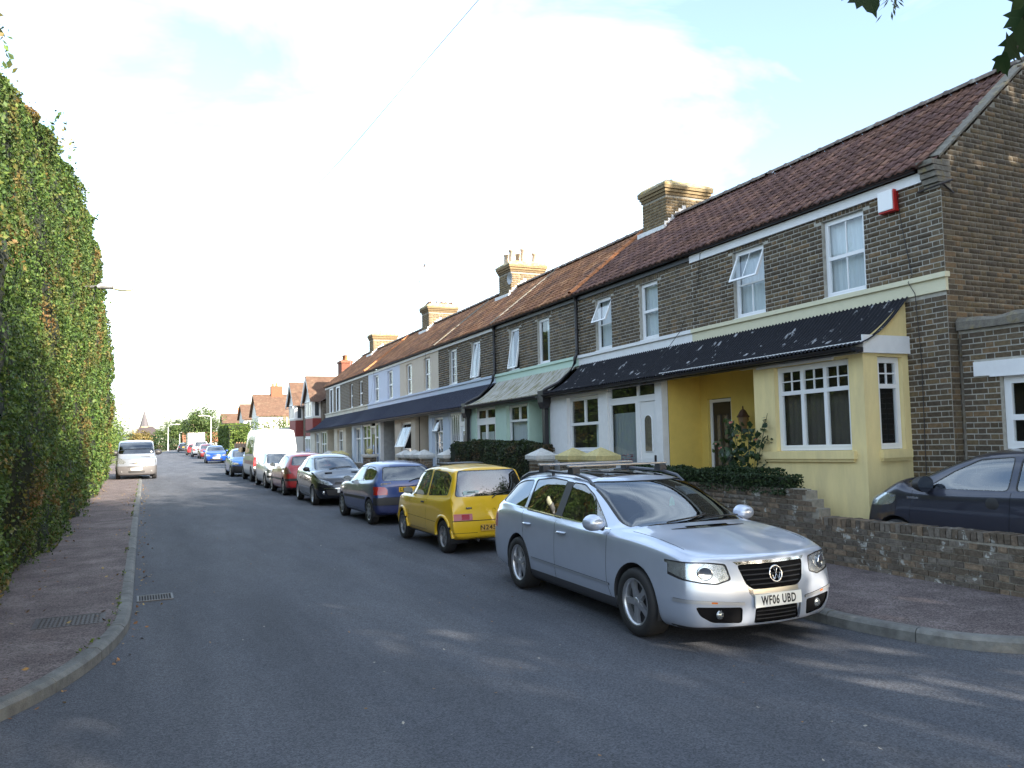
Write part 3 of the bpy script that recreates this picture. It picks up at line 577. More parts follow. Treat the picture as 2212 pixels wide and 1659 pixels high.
def door(hs, P, u0, u1, v0, v1, d, m, panes=(), panels=(), frame=M_upvc, letter=True):
    mb = MB(); fw = .06
    def bx(mb, a, b, c, e, d0, d1):
        i = mb.pts([P(a, c, d0), P(b, c, d0), P(b, e, d0), P(a, e, d0), P(a, c, d1), P(b, c, d1), P(b, e, d1), P(a, e, d1)])
        for q in ((0, 1, 2, 3), (7, 6, 5, 4), (0, 4, 5, 1), (1, 5, 6, 2), (2, 6, 7, 3), (3, 7, 4, 0)): mb.f.append(tuple(i+t for t in q)); mb.sm.append(False)
    bx(mb, u0, u0+fw, v0, v1, d, d+.07); bx(mb, u1-fw, u1, v0, v1, d, d+.07); bx(mb, u0+fw, u1-fw, v1-fw, v1, d, d+.07); mb.build('door_frame', frame, hs)
    mb = MB(); bx(mb, u0+fw+.004, u1-fw-.004, v0, v1-fw-.004, d+.022, d+.062); dr_ = mb.build('door', m, hs); W_, H_ = u1-u0-2*fw, v1-v0-fw
    for (a, b, c, e) in panels: mb = MB(); bx(mb, u0+fw+a*W_, u0+fw+b*W_, v0+c*H_, v0+e*H_, d+.012, d+.021); mb.build('door_panel', m, dr_)
    for (a, b, c, e, arch) in panes:
        A, B, C_, E_ = u0+fw+a*W_, u0+fw+b*W_, v0+c*H_, v0+e*H_
        pts = [(A, C_), (B, C_), (B, E_)]
        if arch: pts += [(A+(B-A)*(.5+.5*math.cos(t)), E_+arch*math.sin(t)) for t in [math.pi*i/8 for i in range(1, 8)]]
        pts += [(A, E_)]; n = len(pts); ce = (sum(p[0] for p in pts)/n, sum(p[1] for p in pts)/n)
        ins = [(ce[0]+(p[0]-ce[0])*.86, ce[1]+(p[1]-ce[1])*.94) for p in pts]
        mb = MB()
        for i in range(n): j = (i+1) % n; mb.quad(P(*pts[i], d+.02), P(*pts[j], d+.02), P(*ins[j], d+.006), P(*ins[i], d+.006))
        mb.build('pane_surround', m, dr_); mb = MB(); mb.quad(*[P(*p, d+.0125) for p in ins]); mb.build('pane', mat('door_glass', (.13, .11, .1), .12, var=.3, vscale=8, coat=1.), dr_)
    if letter: mb = MB(); bx(mb, u0+fw+W_*.33, u0+fw+W_*.67, v0+H_*.4, v0+H_*.43, d+.014, d+.0215); mb.build('letterbox', M_brass if m is M_ddoor else M_upvc, dr_)
    mb = MB(); bx(mb, u0+fw+W_*.06, u0+fw+W_*.1, v0+H_*.46, v0+H_*.54, d-.02, d+.021); mb.build('door_handle', M_brass if m is M_ddoor else M_iron, dr_)
    return dr_
TOP3 = [(0, 1/3, .7, 1), (1/3, 2/3, .7, 1), (2/3, 1, .7, 1), (0, 1/3, 0, .7), (1/3, 2/3, 0, .7), (2/3, 1, 0, .7)]
# house 1: yellow bay and recessed porch
hs = HOUSES[0]
front(hs, M_pier_y, 7.95, 10.12, [(8.2, 9.66, 1.76, 3.06)], cap=False)
PS1 = lambda u, v, d: T(u, 7.95+d, v)      # bay return, u = xo
mb = MB(); wall_panel(mb, PS1, (-EXT, .0, -.3, 3.24), [(-.62, -.13, 1.76, 3.06)], .1); mb.build('bay_side_wall', M_pier_y, hs)
MB(xf=T).box(-.4, .02, 7.93, 7.949, -.2, .62).build('white_plinth_patch', M_white, hs)
window(hs, PG, 8.205, 9.655, 1.765, 3.055, .08, TOP3, glaz={0: (2, 2), 1: (2, 2), 2: (2, 2)}, curtain=(M_blind, .02, .98, 0, .68), bar=.05)
window(hs, PS1, -.615, -.135, 1.765, 3.055, .06, [(0, 1, .7, 1), (0, 1, 0, .7)], glaz={0: (2, 2)}, bar=.05)
MB(xf=T).box(-EXT-.06, -EXT+.08, 8.12, 9.9, 1.64, 1.755).build('bay_sill', M_pier_y, hs); MB(xf=T).box(-EXT-.035, -EXT+.0, 8.15, 9.87, 1.6, 1.64).build('bay_sill', M_pier_y, hs)
MB(xf=T).box(-.66, -.08, 7.88, 7.96, 1.64, 1.755).build('bay_sill', M_pier_y, hs); MB(xf=T).box(-.64, -.1, 7.905, 7.95, 1.6, 1.64).build('bay_sill', M_pier_y, hs)
# the white lintel boards with stepped soffit
MB(xf=T).box(-EXT-.03, -EXT+.05, 7.92, 10.42, 3.1, 3.27).build('lintel_board', M_white, hs); MB(xf=T).box(-EXT-.045, -EXT+.05, 8.45, 10.0, 3.065, 3.1).build('lintel_board', M_white, hs)
MB(xf=T).box(-EXT-.03, .02, 7.905, 7.93, 3.1, 3.35).build('lintel_board', M_white, hs); MB(xf=T).box(-EXT-.03, -EXT+.06, 10.42, 12.66, 3.19, 3.27).build('lintel_board', M_white, hs)
recess(hs, 10.12, 12.63, M_yel, M_yel, hole=(11.74, 12.42, .45, 2.75))
door(hs, lambda u, v, d: T(d, u, v), 11.75, 12.41, .46, 2.74, .05, M_ddoor, panes=[(.2, .42, .45, .9, 0), (.58, .8, .45, .9, 0)], panels=[(.18, .44, .08, .38), (.56, .82, .08, .38)])
mb = MB(xf=T); pr_ = [(-.9, 3.24), (.02, 3.24), (.02, 3.9)]+[(-1.02*t, 3.24+.68*(1-t)**1.35) for t in (.1, .25, .4, .55, .7, .85)]
mb.v = []; mb.quad(*[(x, 7.95, z) for x, z in pr_]); mb.build('canopy_cheek', M_pier_y, hs)
# number 8 on a bracket and the wall lantern
mb = MB(); cx, cy, cz = T(-.42, 10.32, 2.72)
for dz in (.055, -.05): mb.tube([(cx+.048*math.cos(t), cy+.02*math.cos(t), cz+dz+.05*math.sin(t)) for t in [2*math.pi*i/14 for i in range(15)]], .009, 6)
mb.tube([(cx+.06, cy, cz), (cx+.3, cy-.12, cz)], .007, 5); mb.tube([(cx+.06, cy, cz-.03), (cx+.25, cy-.1, cz-.14)], .007, 5)
n8 = mb.build('house_number', M_iron, None); tag(n8, 'wrought iron number 8 on a bracket beside the yellow porch', 'house number')
lan = thing('wall_lantern', 'brown metal wall lantern in the yellow porch', 'lantern', T(-.2, 11.2, 2.3)); lx, ly, lz = ORG[lan]
MB().lathe([(.0, .26), (.012, .24), (.012, .2), (.05, .17), (.085, .1), (.11, .07), (.11, .05), (.0, .05)], (lx, ly, lz), 8, sm=False).build('cap', mat('brown_metal', (.09, .05, .035), .5, .5), lan)
MB().lathe([(.095, .05), (.055, -.17), (.0, -.17)], (lx, ly, lz), 8, sm=False).build('glass_shade', mat('amber_glass', (.2, .13, .08), .15, coat=.5), lan)
mb = MB(); mb.lathe([(.06, -.17), (.04, -.22), (.012, -.25), (.012, -.3), (0, -.31)], (lx, ly, lz), 8, sm=False); mb.tube([(lx, ly, lz-.28), (lx+.12, ly, lz-.3), (lx+.215, ly, lz-.2)], .012, 6); mb.build('bracket', MATS['brown_metal'], lan)
# alarm box
al = thing('alarm_box', 'white and red alarm box under the eaves of the end house', 'alarm', T(-.05, 8.1, 5.35)); a0 = T(-.05, 8.1, 5.35)
MB().box(a0[0]-.075, a0[0]-.056, a0[1]-.12, a0[1]+.13, a0[2]-.14, a0[2]+.15).build('front_cover', M_upvc, al, bevel=.006)
MB().box(a0[0]-.055, a0[0]+.045, a0[1]-.135, a0[1]+.135, a0[2]-.165, a0[2]+.15).build('back_box', mat('alarm_red', (.5, .02, .02), .4), al, bevel=.008)
# house 2: white
hs = HOUSES[1]
front(hs, M_white, 12.64, 17.2, [(12.86, 14.6, .45, 3.17), (14.97, 16.37, 1.8, 3.04)])
window(hs, PG, 14.975, 16.365, 1.805, 3.035, .09, [(0, .5, .5, 1), (.5, 1, .5, 1), (0, 1, 0, .5)], curtain=(M_net, .1, .3, 0, .5), bar=.05)
window(hs, PG, 12.865, 14.595, 2.83, 3.165, .05, [(0, .37, 0, 1), (.37, 1, 0, 1)], bar=.04)
window(hs, PG, 13.53, 14.595, 1.45, 2.83, .05, W1, bar=.045, name='porch_window', curtain=(mat('grey_pane_reflection', (.3, .33, .35), .9), 0, 1, 0, .82)); MB(xf=T).box(-EXT+.05, -EXT+.1, 13.53, 14.6, .4, 1.45).build('porch_panel', M_white, hs); MB(xf=T).box(-EXT-.04, -EXT+.05, 13.5, 14.6, 1.4, 1.45).build('porch_sill', M_upvc, hs)  # grey sheet in the curtain slot paints in a reflection of the building opposite
door(hs, PG, 12.865, 13.53, .46, 2.83, .05, M_upvc, panes=[(.25, .75, .56, .84, .1)], panels=[(.2, .8, .44, .52), (.2, .8, .05, .36)])
# flowers in the porch window
fl = thing('potted_geranium', 'pink flowers in the porch window of the white house', 'plant', T(-EXT-.02, 13.75, 1.45)); mb = MB()
for i in range(60):
    p = Vector(T(-EXT-.04, 13.75+random.uniform(-.16, .26), 1.53+random.uniform(0, .2))); a = random.uniform(0, 6.28); d1 = Vector((math.cos(a), math.sin(a), random.uniform(-.4, .4)))*.03; d2 = d1.cross(Vector((.3, .2, 1))).normalized()*.022; mb.quad(p-d1, p+d2, p+d1, p-d2)
mb.build('blossom', mat('pink_petal', (.42, .1, .12), .7, rnd=.4), fl); MB().box(*[c for q in zip(T(-EXT-.09, 13.6, 1.451), T(-EXT-.0, 14.0, 1.53)) for c in q]).build('pot', mat('pot_brown', (.12, .06, .04), .8), fl)
# house 3: mint
hs = HOUSES[2]
recess(hs, 17.25, 18.34, M_mint, M_mint, M_white)
front(hs, M_mint, 18.34, 22.25, [(18.44, 19.72, 1.5, 3.07), (20.44, 21.86, .5, 3.1)])
window(hs, PG, 18.445, 19.715, 1.505, 3.065, .1, [(0, .5, .74, 1), (.5, 1, .74, 1), (0, 1, 0, .74)], curtain=(M_net, 0, 1, 0, .74))
window(hs, PG, 20.445, 21.855, 2.72, 3.095, .04, [(0, .5, 0, 1), (.5, 1, 0, 1)]); window(hs, PG, 20.445, 21.855, .6, 2.72, .04, [(0, .5, 0, 1), (.5, 1, 0, 1)], bar=.07, curtain=(M_net, .3, .95, .5, .85))
# house 4: pale blue
hs = HOUSES[3]
front(hs, M_pblue, 22.35, 26.05, [(22.45, 24.08, .45, 3.08), (24.66, 25.72, 1.4, 3.0)])
window(hs, PG, 23.2, 24.075, .5, 3.075, .04, W1, glaz={0: (4, 3)}, bar=.05); window(hs, PG, 22.455, 23.2, 2.7, 3.075, .04, W1, glaz={0: (3, 1)}); door(hs, PG, 22.455, 23.2, .46, 2.7, .04, M_upvc, panes=[(.18, .82, .4, .94, 0)])
window(hs, PG, 24.665, 25.715, 1.405, 2.995, .1, [(0, .5, .72, 1), (.5, 1, .72, 1), (0, 1, 0, .72)], glaz={0: (2, 1), 2: (4, 3)}, openl={1: .3}); recess(hs, 26.05, 27.4, M_buff, M_buff, M_pblue)
# house 5: buff with hinged-out window and grey porch
hs = HOUSES[4]
front(hs, M_buff, 27.5, 30.0, [(27.98, 29.25, 1.3, 2.98)]); window(hs, PG, 27.985, 29.245, 1.305, 2.975, .08, [(0, 1, .42, 1), (0, 1, 0, .42)], openl={0: .38}, glaz={0: (2, 1), 1: (2, 1)}); recess(hs, 30.0, 32.0, M_intwall, M_intwall, M_buff)
# house 6: lilac
hs = HOUSES[5]
front(hs, M_pblue, 32.1, 36.75, [(32.3, 34.9, .4, 3.12), (35.2, 36.3, 1.4, 3.02)]); front(hs, M_white, 32.0, 32.1, [])
door(hs, PG, 32.9, 33.6, .45, 3.0, .04, M_ddoor, panes=[(.2, .8, .5, .9, 0)]); window(hs, PG, 32.305, 32.9, 1.2, 3.1, .04, [(0, 1, 0, .7), (0, 1, .7, 1)]); window(hs, PG, 33.6, 34.895, 1.2, 3.1, .04, [(0, .5, 0, .7), (0, .5, .7, 1), (.5, 1, 0, .7), (.5, 1, .7, 1)]); MB(xf=T).box(-EXT+.04, -EXT+.09, 33.6, 34.9, .4, 1.2).build('porch_panel', M_white, hs); MB(xf=T).box(-EXT+.04, -EXT+.09, 32.3, 32.9, .4, 1.2).build('porch_panel', M_white, hs)
window(hs, PG, 35.205, 36.295, 1.405, 3.015, .1, [(0, .5, .7, 1), (.5, 1, .7, 1), (0, 1, 0, .7)], curtain=(M_net, 0, 1, 0, .7)); recess(hs, 36.75, 37.9, M_cream2, M_cream2, M_pblue)
hs = HOUSES[6]
front(hs, M_cream2, 37.9, 40.4, [(38.5, 39.7, 1.4, 3.02)]); window(hs, PG, 38.505, 39.695, 1.405, 3.015, .1, [(0, .5, .7, 1), (.5, 1, .7, 1), (0, 1, 0, .7)], curtain=(M_net, 0, 1, 0, .7)); recess(hs, 40.4, 41.9, M_cream2, M_cream2)
hs = HOUSES[7]
front(hs, M_cream2, 41.9, 46.4, [(42.2, 43.5, .5, 3.05), (44.0, 45.2, 1.4, 3.02)]); window(hs, PG, 42.205, 43.495, .55, 3.045, .04, [(0, .5, 0, .75), (0, .5, .75, 1), (.5, 1, 0, .75), (.5, 1, .75, 1)], curtain=(M_net, 0, .5, 0, 1)); window(hs, PG, 44.005, 45.195, 1.405, 3.015, .1, [(0, .5, .7, 1), (.5, 1, .7, 1), (0, 1, 0, .7)], curtain=(M_net, 0, 1, 0, 1))
mb = MB(); mb.quad(T(-EXT, 46.4, -.3), T(0, 46.4, -.3), T(0, 46.4, 3.6), T(-EXT, 46.4, 3.2)); mb.build('end_wall', M_cream2, hs)
# canopies with edge beams and gutters
for hi, (y0, y1, m) in enumerate([(7.87, 12.76, M_can_b), (12.76, 17.12, M_can_b), (17.42, 22.2, M_can_w), (22.42, 27.45, M_can_n), (27.45, 32.15, M_can_n), (32.15, 37.1, M_can_n), (37.1, 41.9, M_can_n), (41.9, 46.55, M_can_n)]):
    hs = HOUSES[hi]; canopy(hs, y0, y1, m)
    MB(xf=T).box(-1.09, -EXT-.05, y0+.02, y1, 3.1, 3.175).build('canopy_beam', M_black, hs)
    mb = MB(xf=T); mb.grid([[(-1.13+.05*math.cos(t), y, 3.17+.05*math.sin(t)) for t in [math.pi+math.pi*i/6 for i in range(7)]] for y in (y0+.03, y1)]); mb.build('canopy_gutter', M_gutter, hs)
    if hi == 0:
        mb = MB(xf=T); mb.grid([[(-1.13+.07*math.cos(t), y, 3.13+.05*math.sin(t)) for t in [math.pi+math.pi*i/6 for i in range(7)]] for y in (y0-.02, y0+.02)]); mb.build('gutter_end', M_gutter, hs)
# downpipes running down between the canopies onto dark posts
for hi, yy in ((1, 17.27), (2, 22.31)):
    hs = HOUSES[hi]; mb = MB(xf=T); mb.tube([(-.1, yy, 5.63), (-.07, yy, 5.5), (-.06, yy, 4.2), (-.13, yy, 4.1), (-.13, yy, 3.98), (-.3, yy, 3.72), (-.6, yy, 3.48), (-1.0, yy, 3.3), (-1.1, yy, 3.2)], .042, 8)
    for z in (5.3, 4.75, 4.25): mb.tube([(-.06, yy, z), (-.06, yy, z+.05)], .052, 8)
    mb.build('downpipe', M_gutter, hs)
    mb = MB(xf=T); mb.prism([(-1.12+.02*i, z) for i, z in ((0, 3.28), (11, 3.28), (11, 3.0), (8, 2.85), (3, 2.85), (0, 3.0))], yy-.14, yy+.14); mb.box(-1.04, -.94, yy-.075, yy+.075, -.2, 2.86); mb.build('canopy_post', M_black, hs)
# thin wires on the front of the end houses
for k, (pts) in enumerate([[(-.085, 7.93, 5.45), (-.02, 7.93, 4.95), (-.02, 7.8, 4.2), (-.085, 7.82, 4.1), (-.045, 7.75, 3.93), (-.02, 7.72, 3.0), (-.02, 7.74, 1.2)], [(-.06, 12.4, 5.6), (-.02, 12.55, 5.0), (-.08, 13.1, 4.15), (-.5, 13.0, 3.75), (-1.15, 12.9, 3.2)], [(-.06, 35.9, 5.6), (-.1, 36.3, 4.3), (-.5, 36.8, 3.6)], [(-.1, 28.6, 5.55), (-.03, 28.7, 4.2)]]):
    MB(xf=T).tube(pts, .006, 4).build('cable', M_black, HOUSES[(0, 0, 5, 4)[k]])
# ------------------------------------------------------------------ chimneys
M_chim_rd = mat('w_brick_red', rnd_cols=[(.17, .055, .03), (.15, .05, .03), (.2, .065, .035), (.16, .065, .04)], rough=.9, var=.3, rnd=.2)
BRM[M_chim_rd] = brick_mesh(M_chim_rd)
def chimney(parent, yc, w=1.0, d=1.3, xo=1.8, top=8.28, pots=0, mm=M_brick_y, flash=True, indiv=True):
    x0, _, dz = T(xo, yc, 0); x1 = x0+d; y0, y1 = yc-w/2, yc+w/2; z0, z1 = 6.7+dz, top+dz-.25
    ch = MB().box(x0, x1, y0, y1, z0, z1).build('chimney', M_mortar_d, parent)
    bl = []
    for a, b, c, e in bond((y0, y1, z0, z1), [], 3): bl.append((Vector((x0, (a+b)/2, (c+e)/2)), Vector((0, 1, 0)), Vector((-1, 0, 0)), b-a, e-c))
    for a, b, c, e in bond((x0, x1, z0, z1), [], 4): bl.append((Vector(((a+b)/2, y0, (c+e)/2)), Vector((1, 0, 0)), Vector((0, -1, 0)), b-a, e-c))
    V = []; F = []
    for c, u, nn, l_, h_ in bl:
        p = np.array(c+nn*(-.011)); up = Vector((0, 0, 1)); base = len(V)*12; V.append(p+np.outer(UB[:, 0]*l_, u)-np.outer(UB[:, 1]*.04, nn)+np.outer(UB[:, 2]*h_, up)); F += [tuple(i+base for i in f) for f in UF]
    mesh_np('brickwork', np.concatenate(V), np.array(F), mm, parent)['kind'] = 'stuff'
    for k, (e, a, b) in enumerate(((.03, .0, .07), (.06, .075, .145), (.095, .15, .225))): MB().box(x0-e, x1+e, y0-e, y1+e, z1+a, z1+b).build('corbel_course', mm, parent, bevel=.006)
    MB().box(x0-.025, x1+.025, y0-.025, y1+.025, z0+.55, z0+.615).build('band_course', mm, parent)
    # lichened mortar flaunching
    mb = MB(); e = .1; z = z1+.225; i = .22; t = .22; rows = []
    for (q, h) in ((e, 0), (e, .05), (.02, .12), (-i*.6, .2), (-i, t)):
        ring = []
        for (sx, sy) in ((0, 0), (1, 0), (1, 1), (0, 1)): ring.append((x0-q if sx == 0 else x1+q, y0-q if sy == 0 else y1+q, z+h))
        R2 = []
        for a, b in zip(ring, ring[1:]+ring[:1]):
            for k in range(6): f = k/6; R2.append((a[0]+(b[0]-a[0])*f+random.uniform(-.012, .012), a[1]+(b[1]-a[1])*f+random.uniform(-.012, .012), a[2]+random.uniform(-.012, .012)))
        rows.append(R2)
    mb.grid(rows, sm=False, closed=True); mb.quad(*rows[-1]); mb.build('flaunching', mat('w_lichen_mortar', (.28, .24, .16), .95, var=.35, vscale=8, col2=(.4, .3, .08), fac=(.5, .66), bump=.7), parent)
    for k in range(pots):
        px_, py_ = x0+.2+(k % 3)*(d-.4)/2, y0+.28+(k//3)*(w-.56); hh = (.42, .5, .36, .34, .4, .3)[k % 6]
        MB().lathe([(.11, 0), (.115, hh*.3), (.1, hh*.8), (.125, hh*.84), (.125, hh), (.09, hh), (.085, hh*.5)], (px_, py_, z+t-.04), 14).build('chimney_pot', mat('pot_buff', (.48, .38, .28), .85, var=.2, rnd=.25), parent)
    if not pots:
        MB().lathe([(.04, 0), (.04, .16), (.0, .16)], (x0+.55, yc, z+t-.03), 10).build('flue_cap', M_iron, parent)
    if flash:   # stepped flashing up the slope on the near side and an apron
        mb = MB(); ya_ = y0-.014
        sx0 = x0-.08
        for k in range(6):
            a = sx0+k*.11; rz = EAVE[1]+(a-(9.984-.0022*yc)-EAVE[0])*math.tan(RS)+dz
            mb.box(a, a+.108, ya_-.006, ya_+.004, rz-.02, rz+.21)
        mb.box(x0-.16, x0+.02, y0-.1, y1+.05, EAVE[1]+(xo-EAVE[0]-.14)*math.tan(RS)+dz-.02, EAVE[1]+(xo-EAVE[0]-.02)*math.tan(RS)+dz+.04); mb.build('lead_flashing', M_lead, parent)
    return ch
chimney(HOUSES[1], 16.45, pots=0); chimney(HOUSES[3], 25.45, pots=5); chimney(HOUSES[4], 34.2-2.2+2.0, pots=0, w=.95); chimney(HOUSES[6], 43.1, pots=0, w=.85)
for k in range(4):   # broken ridge-tile caps on the third stack
    x0, _, dz = T(1.9, 34.0, 0); xx = x0+(.05, .6, .8, 1.05)[k]
    MB().prism([(xx-.1, 8.42+dz), (xx, 8.56+dz), (xx+.1, 8.42+dz), (xx, 8.5+dz)], 33.7, 34.2).build('chimney_tile', M_tile, HOUSES[4])
# TV aerials
def aerial(xo, y, z, h, n=9, lab=''):
    x, _, dz = T(xo, y, 0); a = thing('tv_aerial', lab, 'aerial', (x, y, z+dz)); mm = mat('aerial_grey', (.35, .37, .4), .5, .6)
    MB().tube([(x, y, z+dz), (x, y, z+dz+h)], .016, 6).build('mast', mm, a); b = MB(); b.tube([(x-.45, y-.3, z+dz+h), (x+.65, y+.4, z+dz+h)], .012, 5); b.build('boom', mm, a)
    for i in range(n):
        t = -.4+i*1.0/n; b = MB(); b.tube([(x+t-.08, y+t*.64+.13, z+dz+h), (x+t+.08, y+t*.64-.13, z+dz+h)], .006, 4); b.build('element', mm, a)
aerial(1.75, 34.6, 8.0, 1.6, 8, 'tv aerial on a mast by the third chimney, a bird above it'); aerial(3.4, 22.2, 7.0, 1.05, 6, 'short tv aerial behind the ridge right of the potted chimney'); aerial(2.0, 47.5, 7.2, 1.5, 9, 'tall tv aerial at the far end of the terrace roof'); aerial(2.2, 49.5, 6.5, 1.4, 9, 'lower tv aerial beyond the far end of the terrace')
# ------------------------------------------------------------------ brick side extension beside the gable
ex = thing('brick_extension', 'single storey brown brick extension with white lintel beside the gable', 'building', (11.5, 6, .14)); XE = 10.14
mb = MB(); PE = lambda u, v, d: (XE+d, u, v); wh = (4.6, 6.74, 1.6, 2.55)
wall_panel(mb, PE, (3.6, 7.28, 0, 3.2), [wh], .12); mb.build('wall', M_mortar, ex)
mb = MB(); mb.quad((XE, 3.6, 0), (15, 3.6, 0), (15, 3.6, 3.2), (XE, 3.6, 3.2)); mb.quad((XE, 3.6, 3.2), (15, 3.6, 3.2), (15, 7.28, 3.2), (XE, 7.28, 3.2)); mb.build('side_wall', MATS['w_brickmat'], ex)
bl = [(Vector((XE, (a+b)/2, (c+d)/2)), Vector((0, 1, 0)), Vector((-1, 0, 0)), b-a, d-c) for a, b, c, d in bond((4.7, 7.275, .9, 3.2), [wh, (4.2, 7.08, 2.55, 2.755)], 21)]
lay_bricks(bl, ex, M_brick, 300)
MB().box(XE-.025, XE+.1, 4.3, 7.08, 2.565, 2.755).build('lintel', M_white, ex); MB().box(XE-.03, XE+.1, 4.3, 6.86, 2.545, 2.565).build('lintel_step', M_white, ex)
window(ex, PE, 4.605, 6.735, 1.605, 2.545, .07, [(0, .5, .42, 1), (.5, 1, .42, 1), (0, .5, 0, .42), (.5, 1, 0, .42)], bar=.06)
rows = []
for i in range(15):
    y = 3.5+i*(7.27-3.5)/14; j = random.uniform(-.025, .025); rows.append([(XE-.07+j*.4, y, 3.2), (XE-.075+j*.4, y, 3.3+j), (XE-.02, y, 3.35+j*1.5), (XE+.2, y, 3.36+j), (XE+.26, y, 3.2)])
mb = MB(); mb.grid(rows, sm=False); mb.quad(*rows[-1]); mb.quad(*rows[0][::-1]); mb.build('coping', M_coping, ex)
MB().tube([(XE-.005, 7.262, 3.1), (XE-.005, 7.262, .2)], .02, 6).build('pipe', M_coping, ex)
# ------------------------------------------------------------------ front garden walls
gw = thing('garden_wall', 'low lichen spotted brick garden wall with brick on edge coping at the right', 'wall', (8.4, 7, .12)); XW = 8.4
def wtop(y): return .78-.012*(y-4) if y < 8.25 else min(1.08, .72+.115*(int((y-8.2)/.11)+1))
mb = MB()
ys = [2.6+.11*i for i in range(int((13.0-2.6)/.11)+1)]
for a, b in zip(ys[:-1], ys[1:]): t = wtop((a+b)/2)-(.115 if a < 8.2 else .01); mb.box(XW, XW+.215, a, b, .05, t)
mb.build('core', M_mortar_d, gw)
bl = []; 
for a, b, c, d in bond((3.0, 12.9, .10, 1.1), [], 31, lambda u, v: v < wtop(u)-(.1 if u < 8.2 else -.02)): bl.append((Vector((XW, (a+b)/2+random.uniform(-.004, .004), (c+d)/2)), Vector((0, 1, random.uniform(-.012, .012))).normalized(), Vector((-1, 0, 0)), b-a, d-c))
lay_bricks(bl, gw, M_brick_w, 300, proud=.012, seed=77)
cp = bpy.data.meshes.new('coping_brick'); _q = MB().box(-.005, .225, .004, .068, 0, .104); cp.from_pydata(_q.v, [], _q.f); cp.update(); cp.materials.append(M_brick_w)
y = 3.0
while y < 8.2:
    ob = bpy.data.objects.new('coping_brick', cp); COL.objects.link(ob); ob.parent = gw; ob.location = Vector((XW+random.uniform(-.006, .006), y, wtop(y)-.112+random.uniform(-.004, .004)))-ORG[gw]; ob.rotation_euler = (random.uniform(-.06, .06), random.uniform(-.02, .02), 0); y += .0755
# gate piers with pyramid caps
M_cap_y = mat('cap_yellow_cream', (.5, .43, .2), .85, var=.25, vscale=6); M_cap_w = mat('cap_white', (.55, .55, .53), .8, var=.2, vscale=6)
PIER_DEF = [(14.1, 'y', 'yellow cream pyramid cap, nearest to the silver estate car'), (15.25, 'y', 'yellow cream pyramid cap, second pier from the silver estate car'), (16.75, 'w', 'white pyramid cap at the corner of the clipped hedge'), (22.9, 'w', 'white pyramid cap at the far end of the clipped hedge'), (25.2, 'w', 'white cap above the blue hatchback, nearest of its three'), (26.2, 'w', 'white cap above the blue hatchback, middle of its three'), (27.2, 'w', 'white cap above the blue hatchback, farthest of its three'), (32.0, 's', 'flat stepped cap carrying two stone balls'), (37.0, 'y', 'cream cap above the dark hatchback, nearer of two'), (38.2, 'y', 'cream cap above the dark hatchback, farther of two'), (39.6, 'w', 'white cap left of the two cream caps'), (44.0, 'w', 'white cap near the far end of the terrace'), (46.5, 'w', 'last white cap past the far end of the terrace')]
for (yy, k, lab) in PIER_DEF:
    x = 8.35; zt = 1.62-.0194*(yy-14)*.7; gp = thing('gate_pier', 'brick gate pier with '+lab, 'pier', (x+.2, yy, .1), group='gate piers along the terrace gardens'); h = .215
    MB().box(x, x+2*h, yy-h, yy+h, .0, zt-.3).build('shaft', M_mortar_d, gp); bl = []
    for a, b, c, d in bond((yy-h, yy+h, .4, zt-.3), [], int(yy*7)): bl.append((Vector((x, (a+b)/2, (c+d)/2)), Vector((0, 1, 0)), Vector((-1, 0, 0)), b-a, d-c))
    for a, b, c, d in bond((x, x+2*h, .4, zt-.3), [], int(yy*7+1)): bl.append((Vector(((a+b)/2, yy-h, (c+d)/2)), Vector((1, 0, 0)), Vector((0, -1, 0)), b-a, d-c))
    lay_bricks(bl, gp, M_brick_w if yy > 20 else M_brick, 0)
    mb = MB(); e = .29; c = (x+h, yy)
    mb.box(c[0]-.25, c[0]+.25, c[1]-.25, c[1]+.25, zt-.3, zt-.262); mb.box(c[0]-e, c[0]+e, c[1]-e, c[1]+e, zt-.26, zt-.17)
    if k != 's':
        ap = (c[0], c[1], zt); q = [(c[0]-e, c[1]-e, zt-.17), (c[0]+e, c[1]-e, zt-.17), (c[0]+e, c[1]+e, zt-.17), (c[0]-e, c[1]+e, zt-.17)]
        for i in range(4): mb.quad(q[i], q[(i+1) % 4], ap)
    mb.build('cap', M_cap_y if k == 'y' else M_cap_w, gp)
    if k == 's':
        for dy in (-.12, .14): MB().lathe([(.0, 0), (.06, .02), (.1, .08), (.11, .13), (.08, .2), (.0, .23)], (c[0], c[1]+dy, zt-.17), 12).build('stone_ball', M_cap_y, gp)
for i, (y0, y1, lab) in enumerate([(12.9, 13.88, 'short brick wall between the taller garden wall and the yellow capped pier'), (15.47, 16.53, 'short low brick wall between yellow and white capped piers'), (27.42, 31.8, 'low brick wall in front of the buff house'), (32.22, 36.78, 'low brick wall in front of the lilac blue house'), (39.82, 43.78, 'low brick wall in front of the farthest houses')]):
    lw = thing('low_wall', lab, 'wall', (8.55, (y0+y1)/2, .1)); z = 1.05-.0194*(y0-14)*.7
    MB().box(8.45, 8.66, y0, y1, .0, z-.06).build('core', M_mortar_d, lw)
    bl = [(Vector((8.45, (a+b)/2, (c+d)/2)), Vector((0, 1, 0)), Vector((-1, 0, 0)), b-a, d-c) for a, b, c, d in bond((y0, y1, .4, z-.06), [], 40+i)]; lay_bricks(bl, lw, M_brick_w, 0); MB().box(8.42, 8.69, y0, y1, z-.06, z).build('coping', M_coping, lw)
